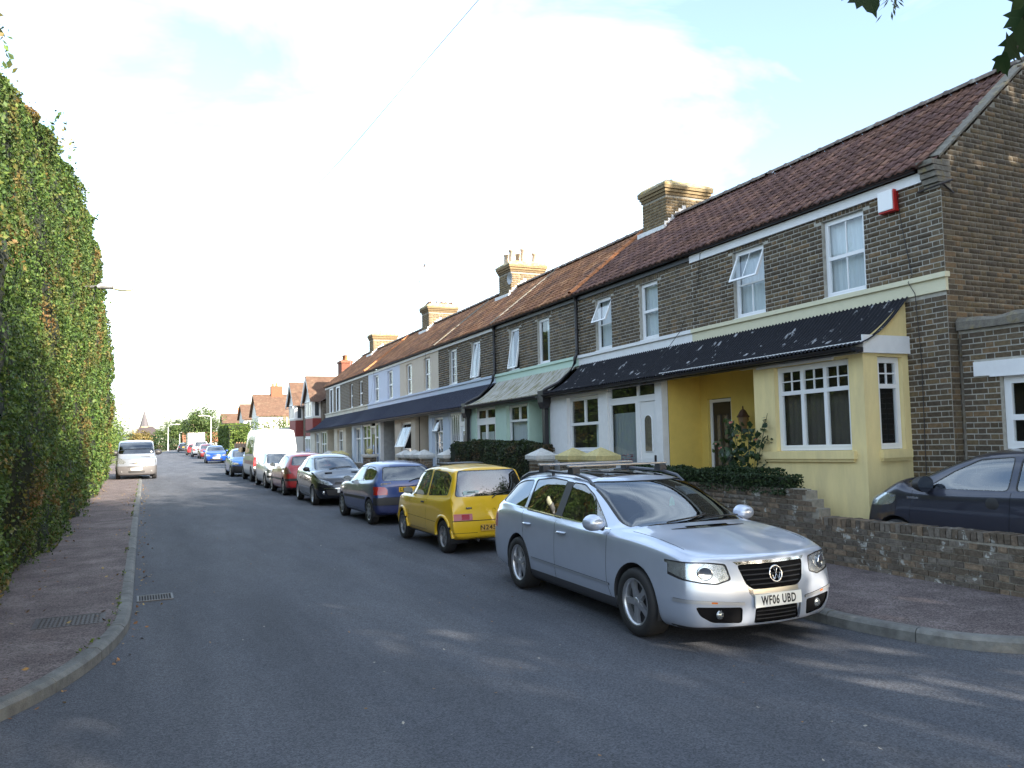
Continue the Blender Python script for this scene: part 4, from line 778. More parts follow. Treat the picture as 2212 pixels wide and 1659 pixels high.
# ------------------------------------------------------------------ vehicles
from mathutils.bvhtree import BVHTree
BVH = {}
def sx_(car, y, z, s=1, off=0.):
    h = BVH[car].ray_cast(Vector((9*s, y, z)), Vector((-s, 0, 0)))[0]; return (h.x if h else 0)+s*off
def sz_(car, x, y, off=0.): h = BVH[car].ray_cast(Vector((x, y, 9)), Vector((0, 0, -1)))[0]; return (h.z if h else 1.)+off
def sy_(car, x, z, s=1, off=0.):
    h = BVH[car].ray_cast(Vector((x, 9*s, z)), Vector((0, -s, 0)))[0]; return (abs(h.y) if h else .8)*s+s*off

def paint(name, col, metal=.0, rough=.32, coat=.8, flake=.0):
    if name in MATS: return MATS[name]
    m = mat(name, col, rough, metal, var=.05, vscale=1.5, coat=coat); n = m.node_tree.nodes; l = m.node_tree.links.new
    ge = n.new('ShaderNodeNewGeometry'); d = n.new('ShaderNodeBsdfDiffuse'); d.inputs['Color'].default_value = (.03, .03, .032, 1)
    ms = n.new('ShaderNodeMixShader'); l(ge.outputs['Backfacing'], ms.inputs['Fac']); l(n['Principled BSDF'].outputs['BSDF'], ms.inputs[1]); l(d.outputs['BSDF'], ms.inputs[2]); l(ms.outputs['Shader'], n['Material Output'].inputs['Surface'])
    return m
M_cglass = glass('car_glass', (.42, .47, .46), 2.3); M_cglass_d = glass('privacy_glass', (.15, .16, .16), 2.4)
M_rub = mat('rubber', (.016, .016, .017), .75, var=.2, vscale=20); M_trim = mat('black_trim', (.022, .022, .024), .55); M_alloy = mat('alloy', (.52, .53, .55), .32, .85); M_chrome = mat('chrome', (.75, .76, .78), .12, 1.)
M_lens = mat('headlight_lens', (.36, .39, .41), .22, .7, var=.5, vscale=9, coat=1.); M_red = mat('tail_lens', (.36, .012, .012), .15, coat=1.); M_pinkl = mat('tail_lens_clear', (.5, .16, .15), .15, coat=1.); M_amber = mat('amber_lens', (.6, .16, .02), .2, coat=1.)
M_plate_w = mat('plate_white', (.72, .72, .68), .45); M_plate_y = mat('plate_yellow', (.75, .46, .03), .45); M_plate_o = mat('plate_old_yellow', (.62, .36, .06), .5); M_ink = mat('plate_ink', (.012, .012, .014), .5)
M_int = mat('car_interior', (.03, .03, .033), .85); M_dgrey = mat('grey_plastic', (.11, .11, .115), .6)
def pip(p, poly):
    c = False; j = len(poly)-1
    for i in range(len(poly)):
        a, b = poly[i], poly[j]
        if (a[1] > p[1]) != (b[1] > p[1]) and p[0] < (b[0]-a[0])*(p[1]-a[1])/(b[1]-a[1])+a[0]: c = not c
        j = i
    return c
def rpoly(P, r=.03, n=3):
    """round polygon corners"""
    out = []; N = len(P)
    for i in range(N):
        a, b, c = Vector(P[i-1]), Vector(P[i]), Vector(P[(i+1) % N]); d0, d1 = (a-b), (c-b); q = min(r, d0.length*.45, d1.length*.45)
        s, e = b+d0.normalized()*q, b+d1.normalized()*q
        for k in range(n+1): t = k/n; out.append(tuple((1-t)**2*s+2*t*(1-t)*b+t*t*e))
    return out
def cut(bm, lay, poly, axes, filt, pid):
    ax = {'x': 0, 'y': 1, 'z': 2}; A, B = ax[axes[0]], ax[axes[1]]; area = sum(poly[i-1][0]*poly[i][1]-poly[i][0]*poly[i-1][1] for i in range(len(poly)))
    if area < 0: poly = poly[::-1]
    u0, u1 = min(p[0] for p in poly)-.002, max(p[0] for p in poly)+.002; v0, v1 = min(p[1] for p in poly)-.002, max(p[1] for p in poly)+.002
    def near(f):
        a = [v.co[A] for v in f.verts]; b = [v.co[B] for v in f.verts]
        return max(a) > u0 and min(a) < u1 and max(b) > v0 and min(b) < v1 and filt(f)
    sel = [f for f in bm.faces if near(f)]
    for i in range(len(poly)):
        p, q = poly[i-1], poly[i]; d = (q[0]-p[0], q[1]-p[1]); L_ = math.hypot(*d)
        if L_ < 1e-6: continue
        no = [0, 0, 0]; co = [0, 0, 0]; no[A], no[B] = d[1]/L_, -d[0]/L_; co[A], co[B] = p
        geom = set(sel)
        for f in sel: geom.update(f.edges); geom.update(f.verts)
        r = bmesh.ops.bisect_plane(bm, geom=list(geom), plane_co=co, plane_no=no, dist=1e-5)
        sel = [g for g in r['geom'] if isinstance(g, bmesh.types.BMFace)]
        # keep only faces not wholly outside this edge
        ks = []
        for f in sel:
            c = f.calc_center_median()
            if (c[A]-co[A])*no[A]+(c[B]-co[B])*no[B] < 0: ks.append(f)
        sel = ks if len(ks) else sel
    for f in sel:
        if pip((f.calc_center_median()[A], f.calc_center_median()[B]), poly): f[lay] = pid
def cage(p):
    hw, zb, fo, wb, ro = p['hw'], p['zb'], p['fo'], p['wb'], p['ro']; zn, zc, xc = p['zn'], p['zc'], p['xc']; xe = -wb-ro
    xrf, zrf, xrp, zrp, xrr, zrr = p['xrf'], p['zrf'], p['xrp'], p['zrp'], p['xrr'], p['zrr']; xtb, ztb = p['xtb'], p['ztb']; zbf, zbr, wr = p['zbf'], p['zbr'], p['wr']; nr, tr = p.get('nr', .2), p.get('tr', .12)
    nf = p.get('nfull', 1.); tf = p.get('tfull', 1.); bl_ = lambda x: zbf+(zbr-zbf)*min(1, max(0, (x-xrf)/(xrr-xrf))); st = []; hn = p.get('hoodcrown', .02); nx = p.get('nx', .1)
    zm = p.get('zm', .48)
    st.append(dict(S=[(fo-nr, .74*hw*nf, zb+.03), (fo-nr, .82*hw*nf, zb+.13), (fo-nr, .85*hw*nf, zm+.03), (fo-nr-nx*.6, .81*hw*nf, zn-.02)], T=[(fo-nx-nr*.75, .72*hw*nf, zn+.02), (fo-nx-nr*.4, .54*hw, zn+.025), (fo-nx-nr*.12, .28*hw, zn+.025), (fo-nx, 0, zn+.025)]))
    x1 = fo-nr-.2
    st.append(dict(S=[(x1, .86*hw, zb), (x1, .95*hw, zb+.1), (x1, .965*hw, zm+.04), (x1-.05, .92*hw, zn+.045)], T=[(x1-.03, .83*hw, zn+.065+.3*(zc-zn)*.5), (x1+.0, .6*hw, zn+.3*(zc-zn)+.01), (x1+.02, .32*hw, zn+.3*(zc-zn)+hn), (x1+.04, 0, zn+.3*(zc-zn)+hn)]))
    x2 = min(-.02, .5*(x1+xc)) if p.get('x2') is None else p['x2']; k = (x1-x2)/(x1-xc)*.7+.3
    st.append(dict(S=[(x2, .9*hw, zb), (x2, .985*hw, zb+.1), (x2, hw, zm+.06), (x2, .945*hw, zn+k*(zbf-zn)-.02)], T=[(x2, .86*hw, zn+k*(zc-zn)-.015), (x2, .66*hw, zn+k*(zc-zn)+.01), (x2, .36*hw, zn+k*(zc-zn)+hn), (x2, 0, zn+k*(zc-zn)+hn)]))
    st.append(dict(S=[(xc-.05, .9*hw, zb), (xc-.05, .985*hw, zb+.1), (xc-.05, hw, zm+.08), (xc-.12, .965*hw, zbf-.03)], T=[(xc-.24, .87*hw, zbf+.02), (xc-.13, .76*hw, zc-.015), (xc-.03, .42*hw, zc+.0), (xc, 0, zc+.005)]))
    for xr, zr in ((xrf, zrf), (xrp, zrp), (.5*(xrp+xrr), zrp+(zrr-zrp)*p.get('midk', .32))):
        f = xr == xrf; b = bl_(xr)
        st.append(dict(S=[(xr, .9*hw, zb), (xr, .985*hw, zb+.1), (xr, hw, zm+.1), (xr, .97*hw, b-.05)], T=[(xr+(.06 if f else 0), p.get('wbelt', .92)*hw, b+.02), (xr-(.05 if f else 0), wr, zr-.06), (xr-(.01 if f else 0), .56*wr, zr-.012), (xr, 0, zr)]))
    xs7 = max(xrr-.02, -wb-.05) if p.get('s7') is None else p['s7']
    st.append(dict(S=[(xs7, .9*hw, zb), (xs7, .985*hw, zb+.1), (xs7, hw*.995, zm+.1), (xs7, .96*hw, zbr-.05)], T=[(xrr-.06, p.get('wbelt', .92)*hw*.98, zbr+.02), (xrr+.02, wr*.97, zrr-.06), (xrr-.01, .56*wr, zrr-.012), (xrr, 0, zrr)]))
    x8 = xe+tr+.13
    st.append(dict(S=[(x8, .86*hw*tf, zb+.03), (x8, .945*hw, zb+.12), (x8, .96*hw, zm+.1), (x8, .93*hw, ztb-.1)], T=[(xtb+.12, .87*hw*tf, ztb-.02), (xtb+.05, .72*hw*tf, ztb), (xtb+.01, .4*hw, ztb+.005), (xtb, 0, ztb+.005)]))
    st.append(dict(S=[(xe+tr, .76*hw*tf, zb+.06), (xe+tr, .86*hw*tf, zb+.14), (xe+tr, .88*hw*tf, zm+.08), (xe+tr+.04, .86*hw*tf, ztb-.2)], T=[(xe+tr*.7+.06, .78*hw*tf, ztb-.14), (xe+tr*.35+.05, .6*hw, ztb-.13), (xe+.05+tr*.1, .32*hw, ztb-.125), (xe+.05, 0, ztb-.12)]))
    return st, nr, tr
def car_shell(p, lvl):
    st, nr, tr = cage(p); n = len(st); V = []; idx = {}
    def vid(key, co):
        if key not in idx: idx[key] = len(V); V.append(co)
        return idx[key]
    # T cols j: 0=t3,1=t2,2=t1,3=centre ; mirrored sign
    def Sp(i, k, s): x, y, z = st[i]['S'][k]; return vid(('S', i, k, s), (x, s*y, z))
    def Tp(i, j, s): x, y, z = st[i]['T'][j]; return vid(('T', i, j, s if j < 3 else 0), (x, s*y, z))
    def Bp(i, j, s):   # bottom
        x, y, z = st[i]['S'][0]; f = (.8, .55, .28, 0)[j]; return vid(('B', i, j, s if j < 3 else 0), (x, s*y*f, z-.01))
    def Ep(i, k, j, s):  # end-face interior, k=1,2
        sx, sy, sz = st[i]['S'][k]; f = (.86, .62, .34, 0)[j]; bul = (nr if i == 0 else -tr)*(1-f*f)*(1. if k == 2 else .92); return vid(('E', i, k, j, s if j < 3 else 0), (sx+bul, s*sy*f, sz))
    def Eb(i, j, s):
        sx, sy, sz = st[i]['S'][0]; f = (.8, .55, .28, 0)[j]; bul = (nr if i == 0 else -tr)*(1-f*f)*.85; V_ = vid(('B', i, j, s if j < 3 else 0), (sx+bul, s*sy*f, sz-.01)); return V_
    F = []
    for i in (0, n-1):
        for j in range(4):
            for s in (1, -1): Eb(i, j, s)
    for s in (1, -1):
        def q(*a): F.append(a if s > 0 else a[::-1])
        for i in range(n-1):
            for k in range(3): q(Sp(i, k, s), Sp(i, k+1, s), Sp(i+1, k+1, s), Sp(i+1, k, s))
            q(Sp(i, 3, s), Tp(i, 0, s), Tp(i+1, 0, s), Sp(i+1, 3, s))
            for j in range(3): q(Tp(i, j, s), Tp(i, j+1, s), Tp(i+1, j+1, s), Tp(i+1, j, s))
            q(Bp(i, 0, s), Sp(i, 0, s), Sp(i+1, 0, s), Bp(i+1, 0, s))
            for j in range(3): q(Bp(i, j+1, s), Bp(i, j, s), Bp(i+1, j, s), Bp(i+1, j+1, s))
        for i, fl in ((0, False), (n-1, True)):
            rows = [[Sp(i, 0, s)]+[Bp(i, j, s) for j in range(4)], [Sp(i, 1, s)]+[Ep(i, 1, j, s) for j in range(4)], [Sp(i, 2, s)]+[Ep(i, 2, j, s) for j in range(4)], [Sp(i, 3, s)]+[Tp(i, j, s) for j in range(4)]]
            for a, b in zip(rows[:-1], rows[1:]):
                for j in range(4):
                    f = (a[j], a[j+1], b[j+1], b[j]); q(*(f[::-1] if fl else f))
    me = bpy.data.meshes.new('cage'); me.from_pydata(V, [], F); me.update()
    cr = {}
    def cz(a, b, w):
        if w: cr[(min(a, b), max(a, b))] = w
    c_r, c_s, c_e, c_n = p.get('c_roof', .35), p.get('c_sh', .3), p.get('c_end', .3), p.get('c_nose', .45)
    for s in (1, -1):
        for i in range(n-1):
            if i >= 3: cz(Tp(i, 1, s), Tp(i+1, 1, s), c_r)
            cz(Tp(i, 0, s), Tp(i+1, 0, s), c_s*.6 if i < 3 else c_s)
            cz(Sp(i, 3, s), Sp(i+1, 3, s), c_s*.9)
        for k in range(3): cz(Sp(n-1, k, s), Sp(n-1, k+1, s), c_e); cz(Sp(0, k, s), Sp(0, k+1, s), c_n*.3)
        cz(Sp(0, 3, s), Tp(0, 0, s), c_n)
        for j in range(3): cz(Tp(0, j, s), Tp(0, j+1, s), c_n); cz(Tp(7, j, s), Tp(7, j+1, s), c_e); cz(Tp(3, j, s), Tp(3, j+1, s), .35); cz(Tp(4, j, s), Tp(4, j+1, s), .2)
    at = me.attributes.new('crease_edge', 'FLOAT', 'EDGE'); at.data.foreach_set('value', [cr.get((min(e.vertices), max(e.vertices)), 0.) for e in me.edges])
    ob = bpy.data.objects.new('cage', me); COL.objects.link(ob); md = ob.modifiers.new('s', 'SUBSURF'); md.levels = lvl; md.render_levels = lvl
    bpy.context.view_layer.update(); m2 = bpy.data.meshes.new_from_object(ob.evaluated_get(bpy.context.evaluated_depsgraph_get())); bpy.data.objects.remove(ob)
    co = np.empty(len(m2.vertices)*3, np.float32); m2.vertices.foreach_get('co', co); co = co.reshape(-1, 3)
    lo, hi = co.min(0), co.max(0); tl, th = np.array([-p['wb']-p['ro'], -p['hw'], p['zb']]), np.array([p['fo'], p['hw'], p['H']])
    # scale front overhang and tail separately so that the axles stay put
    x = co[:, 0].copy(); co[:, 0] = np.where(x > 0, x*(th[0]/hi[0]), np.where(x < -p['wb'], -p['wb']+(x+p['wb'])*((tl[0]+p['wb'])/(lo[0]+p['wb'])), x)); co[:, 1] *= p['hw']/hi[1]
    z = co[:, 2]; co[:, 2] = np.where(z > .8, .8+(z-.8)*((p['H']-.8)/(hi[2]-.8)), z)
    m2.vertices.foreach_set('co', co.ravel()); bm = bmesh.new(); bm.from_mesh(m2); bmesh.ops.recalc_face_normals(bm, faces=bm.faces); return bm
def wheel_mesh(r, rim, w=.19):
    t = MB(); t.lathe([(rim*.97, w*.5), (rim*1.03, w*.54), (r*.93, w*.56), (r*.985, w*.42), (r, w*.25), (r, -w*.25), (r*.985, -w*.42), (r*.93, -w*.5), (rim, -w*.45)], n=36, axis='y'); return t
def add_wheels(car, p, style, lvl=2):
    r, rim, w = p['r'], p['rim'], p.get('tw', .19); tm = None
    for (ax, sy) in ((0, 1), (0, -1), (-p['wb'], 1), (-p['wb'], -1)):
        yc = sy*(p['hw']-p.get('win', .02)-w*.5)
        if tm is None:
            a = wheel_mesh(r, rim, w); o = a.build('wheel', M_rub, car); tm = o.data; b = MB(); f = w*.5
            b.lathe([(rim*.985, f+.005), (rim*.93, f+.008), (rim*.88, f-.025), (rim*.86, -w*.3)], n=36, axis='y')
            bl = MB(); bl.lathe([(rim*.9, f-.07), (0.0001, f-.07)], n=24, axis='y', sm=False)
            if style[0] == 'spoke':
                ns_, wd = style[1], style[2]
                for k in range(ns_):
                    t0 = 2*math.pi*k/ns_+.31; c, s = math.cos(t0), math.sin(t0); a0, a1 = rim*.16, rim*.9
                    def sp(rr, lat, hh): return (rr*c-lat*s, f+hh, rr*s+lat*c)
                    rows = [[sp(a0, -wd*.85, -.05), sp(a0, -wd*.7, -.012), sp(a0, wd*.7, -.012), sp(a0, wd*.85, -.05)], [sp((a0+a1)/2, -wd*.6, -.05), sp((a0+a1)/2, -wd*.48, -.016), sp((a0+a1)/2, wd*.48, -.016), sp((a0+a1)/2, wd*.6, -.05)], [sp(a1, -wd, -.06), sp(a1, -wd*.85, -.02), sp(a1, wd*.85, -.02), sp(a1, wd, -.06)]]
                    b.grid(rows, sm=False)
                b.lathe([(rim*.2, f-.05), (rim*.2, f-.014), (rim*.14, f-.006), (.0001, f-.004)], n=18, axis='y')
            else:   # wheel trim disc with slots
                b.lathe([(rim*.9, f-.012), (rim*.72, f+.004), (rim*.45, f+.008), (rim*.2, f-.002), (.0001, f)], n=36, axis='y')
                for k in range(style[1]):
                    t0 = 2*math.pi*k/style[1]; c, s = math.cos(t0), math.sin(t0); pts = [(rim*.52, -.02), (rim*.8, -.04), (rim*.84, 0), (rim*.8, .04), (rim*.52, .02)]; bl.quad(*[(a_*c-l_*s, f+.0125, a_*s+l_*c) for a_, l_ in pts])
            rm = b.build('rim', p.get('rimmat', M_alloy), o); bk = bl.build('wheel_dark', M_trim, o); proto = (o, rm, bk); first = True
        else:
            o = proto[0].copy(); COL.objects.link(o); o.parent = car
            for ch in proto[1:]: c_ = ch.copy(); COL.objects.link(c_); c_.parent = o
        o.location = (ax, yc, r); o.rotation_euler = (0, random.uniform(0, 6), 0 if sy > 0 else math.pi)
        o.rotation_mode = 'ZYX' if False else 'XYZ'
def make_car(name, label, p, loc, heading, body_m, lvl=2, group='cars parked along the street', cat='car', wheels=('spoke', 5, .03), inter=True):
    """p: shape numbers + lists of features. heading: angle of the car's forward (+x) direction about z"""
    car = thing(name, label, cat, loc, heading, group, local=True); bm = car_shell(p, lvl); lay = bm.faces.layers.int.new('part'); hw = p['hw']; BVH[car] = BVHTree.FromBMesh(bm)
    fsets = {'side': lambda f: abs(f.normal.y) > .4, 'front': lambda f: f.normal.x > .12 and f.calc_center_median().x > -.3, 'rear': lambda f: f.normal.x < -.12 and f.calc_center_median().x < -p['wb']*.7, 'ws': lambda f: f.normal.x > .15 and f.normal.z > .15 and f.calc_center_median().z > p['zc']-.08, 'rw': lambda f: f.normal.x < -.08 and f.calc_center_median().z > .75 and f.calc_center_median().x < p['xrr']+.12, 'top': lambda f: f.normal.z > .5}
    parts = []; pid = 0
    # wheel arches
    for ax in (0, -p['wb']):
        ra = p['r']+p.get('agap', .045); pts = [(ax+ra*math.cos(t), p['r']+ra*math.sin(t)) for t in [math.pi*i/20 for i in range(21)]]
        pts = [(ax+ra, -.1)]+[q for q in pts]+[(ax-ra, -.1)]
        cut(bm, lay, pts, 'xz', lambda f: all(abs(v.co.y) > hw*.55 for v in f.verts), -1)
    def grow(P, d=.016):
        cx, cy = sum(a for a, _ in P)/len(P), sum(b for _, b in P)/len(P); return [(a+d*(a-cx)/max(.001, math.hypot(a-cx, b-cy)), b+d*(b-cy)/max(.001, math.hypot(a-cx, b-cy))) for a, b in P]
    if lvl > 1:
        for sp in p['feat']:
            if sp[0] in ('windscreen', 'side_window', 'rear_window') and 'pair' not in sp[1]:
                pid += 1; cut(bm, lay, grow(sp[2]), 'xz' if sp[1] == 'side' else 'yz', fsets[sp[1]], pid); parts.append(('window_seal', pid, M_trim, .001, sp[1]))
    for sp in p['feat']:
        pid += 1; nm, kind, poly, m = sp[:4]; off = sp[4] if len(sp) > 4 else 0.; pid0 = pid
        polys = [poly]
        if kind in ('front', 'rear', 'frontpair', 'rearpair') and 'pair' in kind: polys = [poly, [(-a, b) for a, b in poly]]
        base = kind.replace('pair', '')
        for q in polys:
            fs = fsets[base]
            if 'pair' in kind: sgn = 1 if sum(a for a, _ in q) > 0 else -1; f2 = (lambda f, s=sgn, g=fs: g(f) and f.calc_center_median().y*s > 0)
            else: f2 = fs
            cut(bm, lay, q, 'xz' if base == 'side' else ('xy' if base == 'top' else 'yz'), f2, pid)
        parts.append((nm, pid, m, off, kind))
    dele = [f for f in bm.faces if f[lay] == -1]; bmesh.ops.delete(bm, geom=dele, context='FACES')
    # arch lips
    be = [e for e in bm.edges if e.is_boundary]
    r_ = bmesh.ops.extrude_edge_only(bm, edges=be)
    for v in [g for g in r_['geom'] if isinstance(g, bmesh.types.BMVert)]: v.co.y -= math.copysign(.05, v.co.y)
    for f in [g for g in r_['geom'] if isinstance(g, bmesh.types.BMFace)]: f[lay] = -2; f.smooth = False
    bm.normal_update(); bm.verts.index_update(); bm.faces.ensure_lookup_table()
    def emit(nm, faces, m, off, parent):
        if not faces: return None
        vm = {}; V = []; N = []; F = []
        for f in faces:
            for v in f.verts:
                if v not in vm: vm[v] = len(V); V.append(v.co-v.normal*off); N.append(v.normal.copy())
            F.append([vm[v] for v in f.verts])
        me = bpy.data.meshes.new(nm); me.from_pydata(V, [], F); me.polygons.foreach_set('use_smooth', [True]*len(F)); me.update(); me.normals_split_custom_set_from_vertices(N); me.materials.append(m); return link(nm, me, parent)
    by = {}
    for f in bm.faces: by.setdefault(f[lay], []).append(f)
    body = emit('body', by.get(0, []), body_m, 0, car)
    for ax in (0, -p['wb']):
        for s in (1, -1): emit('wheel_arch_lip', [f for f in by.get(-2, []) if abs(f.calc_center_median().x-ax) < .6 and f.calc_center_median().y*s > 0], M_trim, 0, car)
    for nm, pid, m, off, kind in parts:
        fs = by.get(pid, [])
        if not fs: continue
        if kind in ('side', 'frontpair', 'rearpair'):
            for s in (1, -1): emit(nm, [f for f in fs if f.calc_center_median().y*s > 0], m, off, car)
        else: emit(nm, fs, m, off, car)
    bm.free()
    # arch liners
    ra = p['r']+p.get('agap', .045)+.004
    for ax in (0, -p['wb']):
        for s in (1, -1): MB().lathe([(ra, s*(hw-.03)), (ra, s*(hw-.34)), (.0001, s*(hw-.34))], (ax, 0, p['r']), 20, 'y', a0=-.3, a1=math.pi+.3).build('wheel_arch_liner', M_trim, car)
    add_wheels(car, p, wheels)
    if inter:   # seats, dashboard, steering wheel
        mb = MB(); zf = p['zbf']-.02
        mb.box(p['xc']-.25, p['xc']+.0, -hw*.78, hw*.78, .5, zf-.04); mb.build('dashboard', M_int, car, bevel=.03)
        for sx in ((p['xrf']-.28, p['xrf']-1.12) if p.get('rows', 2) == 2 else (p['xrf']-.28,)):
            for y in (.36*hw/.85, -.36*hw/.85):
                q = MB(); q.box(sx-.14, sx+.0, y-.23, y+.23, .4, zf+.12); q.box(sx-.15, sx-.06, y-.13, y+.13, zf+.15, zf+.31); q.build('seat', M_int, car, bevel=.04)
        c = Vector((p['xc']-.42, -.36*hw/.85, zf+.0)); q = MB(); q.tube([(c.x+.17*math.sin(t)*.42, c.y+.18*math.cos(t), c.z+.17*math.sin(t)) for t in [2*math.pi*i/18 for i in range(19)]], .014, 6, cap=False); q.tube([c+Vector((0, -.17, 0)), c+Vector((.03, 0, -.02)), c+Vector((0, .17, 0))], .018, 6); q.build('steering_wheel', M_int, car)
    return car
def mirror_pair(car, p, m, x=None, z=None, size=1., glass_side=True, out=.0):
    x = p['xc']-.42 if x is None else x; z = p['zbf']+.06 if z is None else z; hw = p['hw']
    for s in (1, -1):
        mb = MB(); rows = []; c = Vector((x, s*(hw+.045+out), z)); a, b, d = .11*size, .1*size, .08*size
        for i in range(7):
            t = i/6*math.pi/2*1.0; rr = math.cos(t)**.6 if i < 6 else .05; rows.append([(c.x-.05+d*1.5*math.sin(t)+(.03*rr*math.cos(u)*s if False else 0), c.y+a*rr*math.cos(u), c.z+b*.78*rr*math.sin(u)+.01) for u in [2*math.pi*k/14 for k in range(14)]])
        mb.grid(rows, closed=True); o = mb.build('door_mirror', m, car)
        q = MB(); q.quad(*rows[0][::-1]); q.build('mirror_glass', mat('mirror_dark', (.16, .17, .18), .06, 1.), o)
        q = MB(); q.tube([(c.x, s*(hw-.05), z-.05), (c.x+.01, c.y-s*.03, z-.02)], .03, 6); q.build('mirror_stalk', M_trim, o)
def plate(car, x, z, txt, m, nx=1, w=.52, h=.111, tilt=0., y=0., size=.095, sx=.82):
    """nx=+1 faces forward"""
    M = Matrix.Translation((x, y, z)) @ Matrix.Rotation(tilt*nx, 4, 'Y') @ (Matrix(((0, 0, nx, 0), (nx, 0, 0, 0), (0, 1, 0, 0), (0, 0, 0, 1))))
    q = MB(); q.box(-w/2, w/2, -h/2, h/2, -.008, .0); q.v = [tuple(M @ Vector(v)) for v in q.v]; o = q.build('number_plate', m, car)
    if txt: text_mesh(txt, size, 'plate_lettering', M_ink, o, M @ Matrix.Translation((0, -.004, .001)), .0008, sx, bold=.003)
    return o
def handle(car, x, z, hw, m, w=.17, sides=(1, -1)):
    for s in sides: q = MB(); q.tube([(x+w/2, sy_(car, x+w/2, z, s, -.004), z), (x+w*.3, sy_(car, x, z, s, .022), z+.004), (x-w*.3, sy_(car, x, z, s, .022), z+.004), (x-w/2, sy_(car, x-w/2, z, s, -.004), z)], .014, 8); q.build('door_handle', m, car)
def wiper(car, pts, m=M_trim): MB().tube(pts, .009, 5).build('wiper', m, car)
def line(x0, z0, x1, z1, w=.006):
    d = Vector((x1-x0, z1-z0)).normalized(); n = Vector((-d.y, d.x))*w/2; return [(x0+n.x, z0+n.y), (x1+n.x, z1+n.y), (x1-n.x, z1-n.y), (x0-n.x, z0-n.y)]
def mirY(P): return P+[(-a, b) for a, b in P[::-1]]
M_gap = mat('panel_gap', (.012, .012, .013), .8)
def roofz(p, x):
    pts = sorted([(p['xrf'], p['zrf']), (p['xrp'], p['zrp']), (p['xrr'], p['zrr'])]); return float(np.interp(x, [a for a, _ in pts], [b for _, b in pts]))
def beltz(p, x): return float(np.interp(x, [p['xrr'], p['xrf']], [p['zbr'], p['zbf']]))
def std_feats(p, doors=5, glass_m=None, quarter=False, seams=True, wtop=.1, rearglass=True, van=False):
    g = glass_m or M_cglass; hw = p['hw']; F = []; xc, xrf, xrr = p['xc'], p['xrf'], p['xrr']
    F.append(('windscreen', 'ws', rpoly(mirY([(.8*hw, p['zc']-.01), (p['wr']*.95, p['zrf']-.05)]), .06, 4), g, .006))
    if rearglass: F.append(('rear_window', 'rw', rpoly(mirY([(.72*hw, p['ztb']+.03), (p['wr']*.86, p['zrr']-.055)]), .07, 4), g, .006))
    b = lambda x: beltz(p, x)+.03; t = lambda x: roofz(p, x)-wtop
    xB = p.get('xB', xrf-.62); x0 = xc-.36; xR = p.get('xR', xrr-.08)
    F.append(('side_window', 'side', rpoly([(x0, b(x0)), (xB, b(xB)), (xB-.03, t(xB)), (xrf-.12, t(xrf-.12)-.005), (xrf+.1, t(xrf)-.12)], .05, 3), g, .006))
    if not van:
        x2 = xB-.1
        if doors == 5:
            xC = p.get('xC', x2-.72); F.append(('side_window', 'side', rpoly([(x2, b(x2)), (xC, b(xC)+.02), (xC-.1, t(xC)-.06), (xC+.2, t(xC+.2)), (x2-.03, t(x2))], .05, 3), g, .006))
        else:
            F.append(('side_window', 'side', rpoly([(x2, b(x2)), (xR+.05, b(xR)+.03), (xR+.06, t(xR)-.06), (xR+.3, t(xR+.3)), (x2-.03, t(x2))], .06, 3), g, .006))
    if seams:
        zs = .3; F += [('door_seam', 'side', line(x0+.04, b(x0)-.03, x0+.1, zs), M_gap, .003), ('door_seam', 'side', line(xB-.05, b(xB)-.02, xB-.03, zs), M_gap, .003), ('door_seam', 'side', line(x0+.1, zs, xB-.03, zs), M_gap, .003)]
        if doors == 5: F += [('door_seam', 'side', line(xB-.9, b(xB)-.03, xB-.8, .65), M_gap, .003)]
    return F
HEADY = math.pi/2
def put(outer, facing, hw, yaw=0., win=.025):
    """outer: street-side face of the front wheel; facing 'to' the camera or 'away'"""
    lat = Vector((math.cos(yaw), -math.sin(yaw), 0)); loc = Vector((outer[0], outer[1], 0))+lat*(hw-win); return loc, (-HEADY-yaw if facing == 'to' else HEADY-yaw)
